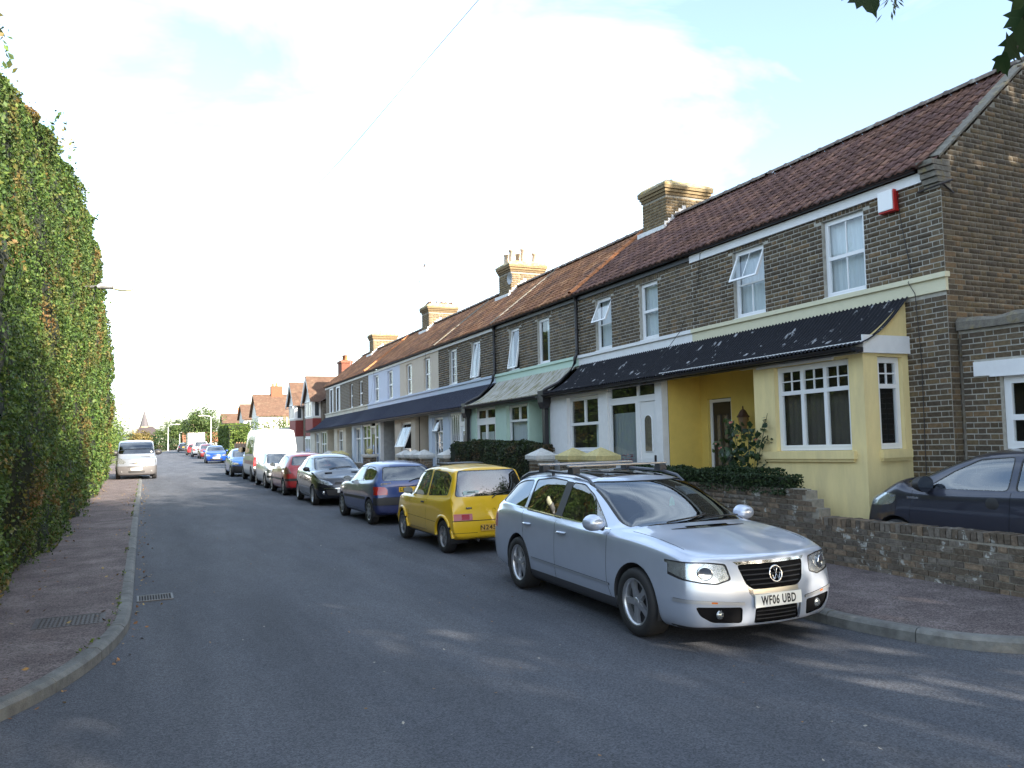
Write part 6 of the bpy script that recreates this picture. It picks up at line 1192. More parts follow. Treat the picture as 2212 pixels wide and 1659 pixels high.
# ---- dark grey city car in the drive, side on
M_grey_p = paint('dark_grey_metallic', (.035, .037, .055), .5, .28)
p = dict(hw=.765, zb=.2, H=1.465, fo=.72, wb=2.34, ro=.37, zn=.8, zc=1.02, xc=.08, xrf=-.85, zrf=1.405, xrp=-1.45, zrp=1.465, xrr=-2.3, zrr=1.38, xtb=-2.6, ztb=.98, zbf=.94, zbr=1.0, wr=.56, nr=.24, tr=.1, nfull=1.05, r=.285, rim=.18, tw=.165, xB=-1.42, xC=-2.25, wbelt=.91)
p['feat'] = std_feats(p, 5)+[('headlight', 'frontpair', rpoly([(.5, .7), (.74, .73), (.745, .88), (.62, .9)], .04, 3), M_lens, -.003), ('tail_light', 'rearpair', [(.6, .8), (.8, .8), (.76, 1.2), (.66, 1.2)], M_red, -.003), ('rubbing_strip', 'side', [(-.4, .34), (-1.9, .34), (-1.9, .325), (-.4, .325)], M_dgrey, -.008)]
ay = make_car('city_car', 'dark grey small car parked side on in the drive by the gable', p, (9.365, 7.17, .2), HEADY, M_grey_p, 3, wheels=('disc', 6)); mirror_pair(ay, p, M_trim, -.45, 1.02, 1.25)
for s in (1, -1):
    q = MB(); q.lathe([(.0001, .004), (.07, .004), (.078, .0)], (0, 0, 0), 18, 'y'); o = q.build('door_handle', M_trim, ay); o.location = (-1.27, sy_(ay, -1.27, .84, s, .001 if s > 0 else -.003), .84)
    MB().box(-.33, -.18, sy_(ay, -.25, .85, s), sy_(ay, -.25, .85, s, .006), .838, .865).build('door_badge', M_chrome, ay); MB().box(.0, .07, sy_(ay, .03, .86, s), sy_(ay, .03, .86, s, .006), .845, .87).build('indicator', M_lens, ay)
# ------------------------------------------------------------------ vegetation
def vnoise(P, sc, seed=0):
    """smooth value noise for (n,k) points"""
    rg = np.random.default_rng(seed); T_ = rg.random(4096).astype(np.float32); Q = np.asarray(P)*sc; I = np.floor(Q).astype(int); f = Q-I; f = f*f*(3-2*f); out = 0; k = Q.shape[1]; pr = (73, 149, 283)
    for c in range(2**k):
        b = [(c >> d) & 1 for d in range(k)]; h = sum((I[:, d]+b[d])*pr[d] for d in range(k)); h = (h*2654435761) & 4095; w = 1
        for d in range(k): w = w*(f[:, d] if b[d] else 1-f[:, d])
        out = out+T_[h]*w
    return out
def leaf_quads(P, N, size, rg, spread=.8, aspect=.6, droop=.0):
    """diamond leaves folded along the midrib at points P facing roughly N; returns V,F"""
    n = len(P); d = N+rg.normal(0, spread, (n, 3)); d /= np.linalg.norm(d, axis=1, keepdims=True)+1e-9
    a = np.cross(d, rg.normal(0, 1, (n, 3))); a /= np.linalg.norm(a, axis=1, keepdims=True)+1e-9; a[:, 2] -= droop; b = np.cross(d, a)
    s = (size*rg.uniform(.65, 1.35, n))[:, None]; b = b*s*aspect*.5; a = a*s*.5
    V = np.stack([P-a, P+b*1.0-a*.1-d*s*.08, P+a, P-b*1.0-a*.1-d*s*.08], 1).reshape(-1, 3); i = np.arange(n)[:, None]*4
    F = np.concatenate([np.concatenate([i, i+1, i+2], 1), np.concatenate([i, i+2, i+3], 1)], 0); return V, F
def leaves_obj(name, P, N, size, m, parent, seed=0, spread=.8, aspect=.6, kind=None):
    rg = np.random.default_rng(seed); V, F = leaf_quads(np.asarray(P), np.asarray(N), size, rg, spread, aspect); o = mesh_np(name, V, F, m, parent); o['kind'] = 'stuff'; return o
def leafmat(name, cols, rough=.6, trans=.25, **k): return mat(name, rnd_cols=cols, rough=rough, rnd=.3, hue=.015, trans=trans, spec=.3, **k)
M_lf_hedge = leafmat('w_leaf_hedge', [(.048, .092, .02), (.066, .122, .022), (.042, .078, .02), (.092, .138, .028), (.056, .1, .024)], col2=(.18, .1, .036), vscale=1.3, fac=(.52, .72))
M_lf_box = leafmat('w_leaf_box', [(.022, .045, .016), (.03, .06, .018), (.018, .036, .014), (.035, .055, .02)]); M_lf_box2 = leafmat('w_leaf_clipped', [(.03, .05, .018), (.045, .065, .02), (.025, .04, .016)], col2=(.11, .06, .03), vscale=1.6, fac=(.5, .68))
M_lf_tree = leafmat('w_leaf_tree', [(.05, .085, .02), (.06, .1, .024), (.04, .07, .018), (.075, .11, .03)]); M_lf_dark = leafmat('w_leaf_dark', [(.03, .055, .02), (.04, .065, .022), (.025, .045, .018)]); M_lf_bright = leafmat('w_leaf_bright', [(.07, .12, .02), (.09, .14, .024), (.06, .1, .02), (.11, .15, .03)]); M_lf_rose = leafmat('w_leaf_rose', [(.025, .05, .02), (.035, .065, .022), (.05, .075, .025), (.02, .04, .018)], rough=.4)
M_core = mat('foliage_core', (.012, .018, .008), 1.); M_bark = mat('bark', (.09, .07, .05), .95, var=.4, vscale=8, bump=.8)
# the tall hedge on the left --------------------------------------------------
HY = [4, 6.5, 8.8, 10.5, 13, 17.4, 26, 33, 42, 45.2, 46.4]; HZ = [4.95, 5.3, 5.7, 6.2, 6.85, 7.5, 8.5, 8.55, 7.7, 6.2, 4.6]
def hedge_pt(y, t):
    """t 0..1 up the face (0 base, .8 shoulder, 1 back of top)"""
    h = np.interp(y, HY, HZ); z = np.where(t < .8, t/.8*(h-.35), h-.35+.35*np.sin((t-.8)/.2*np.pi/2)); x = np.where(t < .8, -1.36+.16*np.sin(np.minimum(t/.8, 1)*2.6), -1.36+.16*np.sin(2.6)-1.3*(1-np.cos((t-.8)/.2*np.pi/2)))
    bump = (vnoise(np.stack([y, z], -1), .8, 3)-.5)*.45+(vnoise(np.stack([y, z], -1), 2.3, 4)-.5)*.3+(vnoise(np.stack([y, z], -1), 5.5, 8)-.5)*.12; return x, z, bump
hg = thing('tall_hedge', 'tall green and rust coloured hedge along the left pavement', 'hedge', (-1.6, 24, .1)); rg = np.random.default_rng(5)
yy, tt = np.meshgrid(np.linspace(4, 46.4, 130), np.linspace(0, 1, 40), indexing='ij'); x, z, b = hedge_pt(yy.ravel(), tt.ravel()); V = np.stack([x-.16+b*.9, yy.ravel(), z+.08], 1); idx = np.arange(130*40).reshape(130, 40); F = np.stack([idx[:-1, :-1], idx[1:, :-1], idx[1:, 1:], idx[:-1, 1:]], -1).reshape(-1, 4); mesh_np('dark_core', V, F, M_core, hg, smooth=True)  # opaque sheet blocking the view through; the hedge's inner shade is in its colour
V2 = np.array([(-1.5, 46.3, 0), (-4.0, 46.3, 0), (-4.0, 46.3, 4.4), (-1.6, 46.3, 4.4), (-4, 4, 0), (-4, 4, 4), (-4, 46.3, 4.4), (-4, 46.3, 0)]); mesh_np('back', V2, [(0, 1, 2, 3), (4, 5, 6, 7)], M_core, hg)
for (ya, yb, n, sz) in ((4.5, 10, 16000, .054), (10, 16, 60000, .05), (16, 26, 52000, .07), (26, 36, 22000, .11), (36, 46.6, 17000, .13)):
    y = rg.uniform(ya, yb, n); t = rg.random(n)**.9; x, z, b = hedge_pt(y, t); N = np.stack([np.where(t < .8, 1., .3), np.zeros(n), np.where(t < .8, .25, 1.)], 1)
    dep = rg.random(n)**2*.22; P = np.stack([x+b-dep, y, z+.1], 1); stray = rg.random(n) < .008; P[stray] += N[stray]*rg.uniform(.05, .25, (stray.sum(), 1)); leaves_obj('foliage', P, N, sz, M_lf_hedge, hg, int(ya), .75)
n = 2500; z = rg.uniform(0, 6, n); xx = rg.uniform(-3.6, -1.4, n); leaves_obj('foliage', np.stack([xx, 46.35+rg.uniform(0, .25, n)+.0*z, z*.75+.1], 1), np.tile([0, 1, .2], (n, 1)), .13, M_lf_hedge, hg, 99)
for k in range(8):   # stray shoots above the outline
    y0 = rg.uniform(9, 44) if k > 3 else (10.2, 10.6, 19, 25)[k]; h0 = float(np.interp(y0, HY, HZ)); c = np.array([-1.35, y0, h0+.05]); L_ = rg.uniform(.25, .6)
    m_ = 14; s = np.linspace(0, 1, m_)[:, None]; P = c+s*np.array([rg.uniform(-.1, .25), rg.uniform(-.2, .2), L_])+rg.normal(0, .03, (m_, 3)); leaves_obj('shoot', P, np.tile([.5, -.5, .3], (m_, 1)), .07+.002*y0, M_lf_hedge, hg, 200+k)
# clipped hedges -------------------------------------------------------------
def box_hedge(name, lab, x0, x1, y0, y1, z0, z1, n, sz, m, rnd=.12, seed=1, cat='hedge'):
    rg = np.random.default_rng(seed); h = thing(name, lab, cat, ((x0+x1)/2, (y0+y1)/2, z0)); i = .06+sz*.4
    MB().box(x0+i, x1-i, y0+i, y1-i, z0, z1-i).build('dark_core', M_core, h)  # solid box behind the leaves, near-black colour standing in for inner shade
    A = np.array([(y1-y0)*(z1-z0), (x1-x0)*(z1-z0), (x1-x0)*(y1-y0)*1.2, (x1-x0)*(z1-z0)*.4]); k = rg.choice(4, n, p=A/A.sum()); u, v = rg.random(n), rg.random(n); P = np.zeros((n, 3)); N = np.zeros((n, 3))
    a = k == 0; P[a] = np.stack([np.full(a.sum(), x0), y0+(y1-y0)*u[a], z0+(z1-z0)*v[a]], 1); N[a] = (-1, 0, .2)
    a = k == 1; P[a] = np.stack([x0+(x1-x0)*u[a], np.full(a.sum(), y0), z0+(z1-z0)*v[a]], 1); N[a] = (0, -1, .2)
    a = k == 2; P[a] = np.stack([x0+(x1-x0)*u[a], y0+(y1-y0)*v[a], np.full(a.sum(), z1)], 1); N[a] = (0, 0, 1)
    a = k == 3; P[a] = np.stack([x0+(x1-x0)*u[a], np.full(a.sum(), y1), z0+(z1-z0)*v[a]], 1); N[a] = (0, 1, .2)
    # rounded edges
    c = np.array([(x0+x1)/2, (y0+y1)/2, (z0+z1)/2]); hf = np.array([(x1-x0)/2, (y1-y0)/2, (z1-z0)/2]); q = (P-c)/hf; e = np.sort(np.abs(q), 1)[:, 1]; shr = np.clip((e-.72)/.28, 0, 1)**2*rnd; top = P[:, 2] > z0+.3*(z1-z0)
    P = P-N*(shr*top)[:, None]-(np.sign(q)*np.array([1, 1, 1]))*(shr*top*.5)[:, None]; P += N*((vnoise(P, 2.2, seed)-.5)*.16+(vnoise(P, 6, seed+1)-.5)*.07-rg.random(n)**2*.08)[:, None]; leaves_obj('foliage', P, N, sz, m, h, seed, .7); return h
box_hedge('clipped_hedge', 'dense ivy topping the taller end of the front wall', 8.34, 8.74, 8.78, 12.95, .98, 1.3, 9000, .045, M_lf_box, .14, 21)
box_hedge('clipped_hedge', 'square clipped hedge in front of the mint green house', 8.4, 9.15, 17.0, 22.6, .15, 1.72, 14000, .06, M_lf_box2, .1, 22)
# rose bush by the porch --------------------------------------------------------
rb = thing('rose_bush', 'leggy rose bush growing in front of the yellow porch', 'plant', (8.98, 10.3, .15)); rg = np.random.default_rng(8); LP = []; rosep = []
for k in range(15):
    a = rg.uniform(0, 6.28); top = np.array([8.97+.16*math.cos(a), 10.32+rg.uniform(-.62, .58), rg.uniform(1.45, 2.18)]); base = np.array([8.98+rg.uniform(-.08, .08), 10.3+rg.uniform(-.2, .2), .15]); mid = (base+top)/2+rg.normal(0, .05, 3); pts = [tuple((1-t)**2*base+2*t*(1-t)*mid+t*t*top) for t in np.linspace(0, 1, 8)]
    MB().tube(pts, [.011-.001*i for i in range(8)], 5).build('stem', mat('rose_stem', (.05, .06, .03), .7), rb)
    for t in rg.uniform(.4, 1, 30): c = (1-t)**2*base+2*t*(1-t)*mid+t*t*top; LP.append(c+rg.normal(0, .075, 3)*np.array([.6, 1.1, .8]))
    if k % 3 == 0: rosep.append(top)
leaves_obj('foliage', np.array(LP), np.tile([-.7, -.3, .5], (len(LP), 1)), .12, M_lf_rose, rb, 5, .7, .7)
for c in rosep:
    q = MB()
    for j in range(9): a = j*.7; r_ = .01+.02*j/9; p0 = Vector(c)+Vector((r_*math.cos(a), r_*math.sin(a), .012*math.sin(j))); q.quad(p0, p0+Vector((.012, .01, .014)), p0+Vector((.0, .02, .024)), p0+Vector((-.012, .01, .014)))
    q.build('rose', mat('rose_petal', (.5, .16, .13), .7), rb)
# trees --------------------------------------------------------------------------
def tree(name, lab, base, h, blobs, n, sz, m, seed=0, trunk_r=.22, group=None, clump=.5, cat='tree'):
    """blobs: (cx,cy,cz,rx,ry,rz) relative to base"""
    rg = np.random.default_rng(seed); t = thing(name, lab, cat, base, group=group); b = np.array(base, float)
    th = min(bl[2] for bl in blobs); q = MB(); tp = [tuple(b+np.array([.08*math.sin(i*1.3)*h*.04, .06*math.cos(i*1.7)*h*.04, th*1.15*i/6])) for i in range(7)]; q.tube(tp, [trunk_r*(1.25-.11*i) for i in range(7)], 9); top = np.array(tp[-2]); q.build('trunk', M_bark, t)
    for k, bl in enumerate(blobs):
        c = b+np.array(bl[:3]); q = MB(); mid = (top+c)/2+np.array([0, 0, .1*h*.3]); q.tube([tuple(np.array(tp[3+k % 3])), tuple(mid), tuple(c)], [trunk_r*.5, trunk_r*.3, trunk_r*.1], 6); q.build('limb', M_bark, t)
    vol = np.array([bl[3]*bl[4]*bl[5] for bl in blobs])**.67; cnt = (n*vol/vol.sum()).astype(int); P = []; N = []
    for bl, c in zip(blobs, cnt):
        nc = max(8, c//60); d = rg.normal(0, 1, (nc, 3)); d /= np.linalg.norm(d, axis=1, keepdims=True); r = rg.uniform(.55, 1.0, (nc, 1))**.6; ctr = d*r*np.array(bl[3:])*(1+.18*rg.normal(0, 1, (nc, 1))); i = rg.integers(0, nc, c); off = rg.normal(0, 1, (c, 3))*clump*np.mean(bl[3:])*.32; P.append(b+np.array(bl[:3])+ctr[i]+off); N.append(d[i]+np.array([0, 0, .35]))
    leaves_obj('crown', np.concatenate(P), np.concatenate(N), sz, m, t, seed, .7); return t
# the broad sycamore overhanging the camera from the right; its lowest leaves hang into view
syc = tree('sycamore_tree', 'overhanging sycamore whose lowest leaves show at the top right', (8.2, -4.2, 0), 15, [(-.6, .2, 8.6, 3.2, 3.0, 2.0), (.8, -1.2, 9.4, 4., 3.4, 2.0), (-2.2, -1.6, 8.9, 3., 3., 2.0), (2.4, .4, 9., 2.6, 2.6, 2.0)], 15000, .26, M_lf_tree, 31, .3)
for k, (bx, by, hh, bl) in enumerate([(16.5, -1.5, 16, [(0, 0, 10.5, 4.2, 3.6, 4.6), (1, -1.5, 14.4, 3.4, 3.4, 3.4), (-2.4, -1.5, 8.6, 3.2, 3., 3.2), (2, .5, 6.2, 3, 2.8, 3)]), (15.4, -10.5, 17, [(0, 0, 10.5, 4.4, 4, 4.6), (-2.4, .6, 8.2, 3.6, 3.2, 3.6), (1.2, -.6, 14, 3.4, 3.4, 3), (2.4, 1, 7, 3, 3, 3)]), (8.0, -16, 13, [(0, 0, 8.8, 3.8, 3.6, 3.8), (-2.6, .4, 6.4, 3., 3., 3), (1.4, 0, 10.6, 3., 3., 2.4), (3, 0, 6, 2.8, 2.6, 3)]), (11.6, -5.5, 16, [(0, 0, 9.6, 3.2, 3, 3.6), (.6, -.6, 13, 2.8, 2.8, 3.), (-1.2, -.5, 11.6, 2.4, 2.4, 2.6)]), (24, -7.5, 18, [(0, 0, 11, 4.6, 4.2, 4.8), (-2, 0, 8, 3.4, 3.2, 3.8), (1, -1, 15, 3.4, 3.2, 2.8)])]):
    tree('garden_tree', ('broad leafy tree behind the camera beyond the drive', 'tall leafy tree behind the camera to the right', 'leafy tree behind the camera across the junction', 'slender leafy tree behind the camera beside the overhanging one', 'tall leafy tree behind the camera at the far right')[k], (bx, by, 0), hh, bl, 13000, .36, M_lf_tree, 40+k, .35, 'trees behind the camera', .55)
# hanging sycamore leaves
_lob = [(0, 0), (.18, -.1), (.46, -.14), (.36, .04), (.62, .2), (.42, .3), (.44, .5), (.26, .48), (.2, .7), (.07, .82), (0, 1.02)]; LO = [(a, b) for a, b in _lob]+[(-a, b) for a, b in _lob[-2:0:-1]]
lme = bpy.data.meshes.new('leaf'); _v = [(0, .35, -.02)]+[(a, b, .05*abs(a)-.12*b*b) for a, b in LO]; lme.from_pydata(_v, [], [(0, i+1, (i+1) % len(LO)+1) for i in range(len(LO))]); lme.update(); lme.materials.append(leafmat('sycamore_leaf', [(.02, .04, .012), (.03, .055, .016)], trans=.35))
def cam_pt(px, py, d):
    v = _f*1736.14+_r2*(px-1106)-_u2*(py-829.5); return Vector((0, 0, EYE))+v.normalized()*d
br = [cam_pt(2290, -120, 5.6), cam_pt(2235, -40, 5.3), cam_pt(2210, 40, 5.2), cam_pt(2196, 110, 5.1)]
MB().tube([Vector((7.6, -1.6, 6.6)), cam_pt(2420, -330, 5.8)]+br, [.03, .02, .014, .01, .007, .004], 6).build('twig', M_bark, syc); MB().tube([Vector((7.2, -1.0, 7.0)), cam_pt(2100, -300, 5.6), cam_pt(1940, -120, 5.2), cam_pt(1905, -40, 5.1)], [.03, .016, .008, .004], 6).build('twig', M_bark, syc)
for (px, py, d, s, rot) in [(2205, 20, 5.2, .2, 2.6), (2190, 75, 5.1, .2, 2.2), (2175, 95, 5.0, .17, 1.9), (2163, 118, 5.15, .16, 2.4), (2222, 110, 5.2, .2, 3.2), (2215, 60, 5.4, .22, 2.9), (2230, 10, 5.2, .22, 2.7), (2200, -20, 5.3, .22, 2.2), (2240, 150, 5.3, .18, 3.4), (1868, -28, 5.1, .2, 2.75), (1905, -60, 5.2, .2, 3.3), (1838, -40, 5.2, .18, 2.3), (2150, -30, 5.2, .2, 2.2)]:
    o = bpy.data.objects.new('leaf', lme); COL.objects.link(o); o.parent = syc; p_ = cam_pt(px, py, d)-ORG[syc]
    M_ = Matrix((_r2, _u2, -_f)).transposed().to_4x4(); o.matrix_local = Matrix.Translation(p_) @ M_ @ Matrix.Rotation(-rot, 4, 'Z') @ Matrix.Rotation(random.uniform(-.7, .7), 4, 'Y') @ Matrix.Rotation(random.uniform(-.5, .5), 4, 'X') @ Matrix.Diagonal((s*.86, s*.86, s*.86, 1))
for A3, B3 in ((Vector((7.6, -1.6, 6.6)), cam_pt(2420, -330, 5.8)), (cam_pt(2420, -330, 5.8), cam_pt(2290, -120, 5.6)), (Vector((7.2, -1.0, 7.0)), cam_pt(2100, -300, 5.6)), (cam_pt(2100, -300, 5.6), cam_pt(1960, -150, 5.25))):
    for k in range(9):
        o = bpy.data.objects.new('leaf', lme); COL.objects.link(o); o.parent = syc; s = random.uniform(.14, .2); p_ = A3.lerp(B3, random.random())+Vector([random.uniform(-.12, .12) for _ in range(3)])-ORG[syc]
        o.matrix_local = Matrix.Translation(p_) @ Euler((random.uniform(-.8, .8), random.uniform(-.8, .8), random.uniform(0, 6.28))).to_matrix().to_4x4() @ Matrix.Diagonal((s, s, s, 1))
q = MB(); c0 = cam_pt(1925, 5, 5.1)
for i in range(26):
    a = random.uniform(0, 6.28); r0 = random.uniform(.0, .05); p0 = c0+Vector((r0*math.cos(a), r0*math.sin(a), random.uniform(-.05, .06))); d = Vector((math.cos(a)*.8, math.sin(a)*.8, -.7)).normalized()*.05; e = d.cross(Vector((0, 0, 1))).normalized()*.006; q.quad(p0, p0+d*.5+e, p0+d, p0+d*.5-e)
q.build('seed_cluster', leafmat('seed_green', [(.12, .14, .06), (.1, .11, .05)]), syc)
# left side beyond the hedge, and the far greenery -------------------------------------
tree('street_tree', 'rounded bushy tree just past the end of the tall hedge', (-2.6, 60, 0), 5, [(0, 0, 2.6, 1.6, 3, 2.2), (.2, 4, 2.0, 1.4, 3, 1.7), (-.6, -4, 2.8, 1.5, 3, 2.2)], 9000, .17, M_lf_bright, 61, .15, 'greenery down the street')
tree('street_tree', 'second bushy tree along the left side, lower and farther', (-3.4, 92, 0), 5, [(0, 0, 2.4, 1.9, 6, 2.0), (.4, 12, 2.0, 1.6, 6, 1.8)], 6000, .22, M_lf_tree, 62, .15, 'greenery down the street')
tree('street_tree', 'tall pointed tree behind the white lamp post', (8.8, 128, 0), 8, [(0, 0, 3.0, 2.4, 3, 2.9), (.5, 0, 5.0, 1.7, 2, 2.2), (-1.2, 2, 3.6, 1.6, 2, 2.3)], 8000, .25, M_lf_tree, 63, .2, 'greenery down the street')
tree('street_tree', 'rounded tree right of the far lamp at the end of the street', (7.6, 200, 0), 8, [(0, 0, 3., 3.6, 4, 2.8), (1.0, 0, 4.2, 2.4, 3, 2.0), (-2, 0, 2.2, 2.4, 3, 2.2)], 6000, .35, M_lf_tree, 64, .2, 'greenery down the street')
tree('street_tree', 'distant dark rounded tree behind the lorry', (13.5, 225, 0), 9, [(0, 0, 4.2, 3.6, 4, 2.9), (-2.6, 0, 3.4, 3., 3, 2.4), (4, 0, 3., 3.4, 3, 2.6)], 6000, .4, M_lf_dark, 65, .2, 'greenery down the street')
box_hedge('garden_hedge', 'big square bright green hedge beyond the white van', 8.0, 10.2, 82, 93, 0, 3.4, 7000, .22, M_lf_bright, .3, 66); 
tree('garden_shrub', 'loose light green shrub in front of the white house', (11.2, 82, 0), 3.5, [(0, 0, 2.0, 1.8, 2, 1.7), (1.8, .5, 2.4, 1.6, 1.8, 1.5), (-1.4, .5, 2.2, 1.2, 1.5, 1.4)], 5000, .17, M_lf_bright, 67, .08, 'greenery down the street', cat='shrub')
tree('garden_shrub', 'light green shrub left of the white flat roofed garage', (12.6, 78, 0), 3.2, [(0, 0, 1.8, 1.6, 2, 1.5), (1.6, 0, 2.0, 1.3, 1.6, 1.2)], 3500, .17, M_lf_tree, 68, .08, 'greenery down the street', cat='shrub')
tree('garden_shrub', 'small dark bare twigged shrub beside the garage', (9.3, 55, 0), 2, [(0, 0, 1.3, .5, .6, .9)], 500, .1, M_lf_dark, 69, .03, 'greenery down the street', cat='shrub')
tree('garden_shrub', 'low round shrubs under the church roof', (4.0, 170, 0), 3, [(0, 0, 1.2, 2.4, 3, 1.3), (-3, 0, 1.4, 2.4, 3, 1.5), (2.6, 0, .9, 1.8, 2, 1.)], 4500, .3, M_lf_dark, 70, .08, 'greenery down the street', cat='shrub')
tree('garden_shrub', 'yellowing shrub left of the far lamp post', (.6, 130, 0), 3, [(0, 0, 1.8, 1.4, 2, 1.7)], 2500, .25, leafmat('w_leaf_yellow', [(.16, .12, .03), (.12, .1, .03)]), 71, .08, 'greenery down the street', cat='shrub')
rg = np.random.default_rng(77); n = 9000; x = rg.uniform(-160, 200, n); hgt = 3.5+2.5*vnoise(np.stack([x, x*0], 1), .05, 9); P = np.stack([x, rg.uniform(470, 520, n), rg.random(n)*hgt], 1); leaves_obj('distant_woods', P, np.tile([0, -1, .4], (n, 1)), 1.6, M_lf_dark, None, 12)
n = 5000; x = rg.uniform(18, 90, n); P = np.stack([x, rg.uniform(150, 200, n), rg.random(n)*(3+2*vnoise(np.stack([x, x*0], 1), .1, 2))], 1); leaves_obj('garden_greenery', P, np.tile([0, -1, .4], (n, 1)), .7, M_lf_tree, None, 13)
n = 5000; x = rg.uniform(-60, -4.5, n); P = np.stack([x, rg.uniform(120, 180, n), rg.random(n)*(3+2*vnoise(np.stack([x, x*0], 1), .1, 2))], 1); leaves_obj('garden_greenery', P, np.tile([0, -1, .4], (n, 1)), .7, M_lf_tree, None, 14)
# fallen leaves and weeds along the left kerb
n = 420; y = rg.uniform(6.5, 40, n)**1.0; kx = np.interp(y, [b for a, b in KL[4:]], [a for a, b in KL[4:]]); side = rg.random(n) < .45; P = np.stack([np.where(side, kx+.03+np.abs(rg.normal(0, .1, n)), np.where(rg.random(n) < .6, -1.2+np.abs(rg.normal(0, .12, n)), kx-.15-np.abs(rg.normal(0, .2, n)))), y, np.where(side, .008, .128)], 1); P[:, 2] = np.where(P[:, 0] > kx, .008, .128)
leaves_obj('fallen_leaves', P, np.tile([0, 0, 1.], (n, 1)), .05, mat('w_dry_leaf', rnd_cols=[(.2, .1, .04), (.26, .16, .06), (.14, .07, .03), (.3, .22, .08)], rough=.8), None, 15, .35)
n = 700; y = rg.uniform(7.5, 41, n); kx = np.interp(y, [b for a, b in KL[4:]], [a for a, b in KL[4:]]); g = vnoise(np.stack([y, y*0], 1), 1.6, 5) > .55; y, kx = y[g], kx[g]; P = np.stack([kx-.14+rg.normal(0, .015, len(y)), y, .13+rg.random(len(y))*.015], 1); leaves_obj('kerb_weeds', P, np.tile([0, 0, 1.], (len(y), 1)), .035, M_lf_bright, None, 16, .9)

n = 160; P = np.stack([rg.uniform(.3, 4.6, n), rg.uniform(2.5, 22, n), np.full(n, .006)], 1); leaves_obj('road_litter', P, np.tile([0, 0, 1.], (n, 1)), .028, mat('w_litter', rnd_cols=[(.2, .12, .06), (.3, .28, .24), (.16, .1, .05)], rough=.9), None, 17, .2)
# ------------------------------------------------------------------ buildings beyond the terrace
M_rend_w = mat('white_render', (.72, .7, .66), .8, var=.06, vscale=.6); M_roof_b = mat('w_far_tiles', (.095, .053, .034), .9, var=.35, vscale=2, col2=(.13, .085, .055), fac=(.5, .7)); M_roof_g = mat('grey_brown_roof', (.06, .045, .045), .9, var=.2, vscale=1)
M_redtile = mat('red_hung_tile', (.22, .035, .03), .7, var=.2, vscale=6); M_wglass = mat('far_window_glass', (.05, .06, .07), .08, coat=1.); M_peach = mat('peach_render', (.4, .27, .16), .8); M_timber = mat('white_bargeboard', (.7, .7, .7), .6)
def bwin(b, x, y0, y1, z0, z1, n=2, d=.05):
    """window facing -x at plane x"""
    q = MB(); f = .07
    q.box(x-d, x-.001, y0, y1, z0, z0+f); q.box(x-d, x-.001, y0, y1, z1-f, z1)
    for i in range(n+1): c = y0+(y1-y0-f)*i/n; q.box(x-d+.002, x-.001, c, c+f, z0+f, z1-f)
    w = q.build('window', M_upvc, b); g = MB(); g.quad((x-.02, y0+f, z0+f), (x-.02, y1-f, z0+f), (x-.02, y1-f, z1-f), (x-.02, y0+f, z1-f)); g.build('pane', M_wglass, w)
def fwin(b, y, x0, x1, z0, z1, n=2, d=.05):
    """window facing -y at plane y"""
    q = MB(); f = .07
    q.box(x0, x1, y-d, y-.001, z0, z0+f); q.box(x0, x1, y-d, y-.001, z1-f, z1)
    for i in range(n+1): c = x0+(x1-x0-f)*i/n; q.box(c, c+f, y-d+.002, y-.001, z0+f, z1-f)
    w = q.build('window', M_upvc, b); g = MB(); g.quad((x0+f, y-.02, z0+f), (x1-f, y-.02, z0+f), (x1-f, y-.02, z1-f), (x0+f, y-.02, z1-f)); g.build('pane', M_wglass, w)
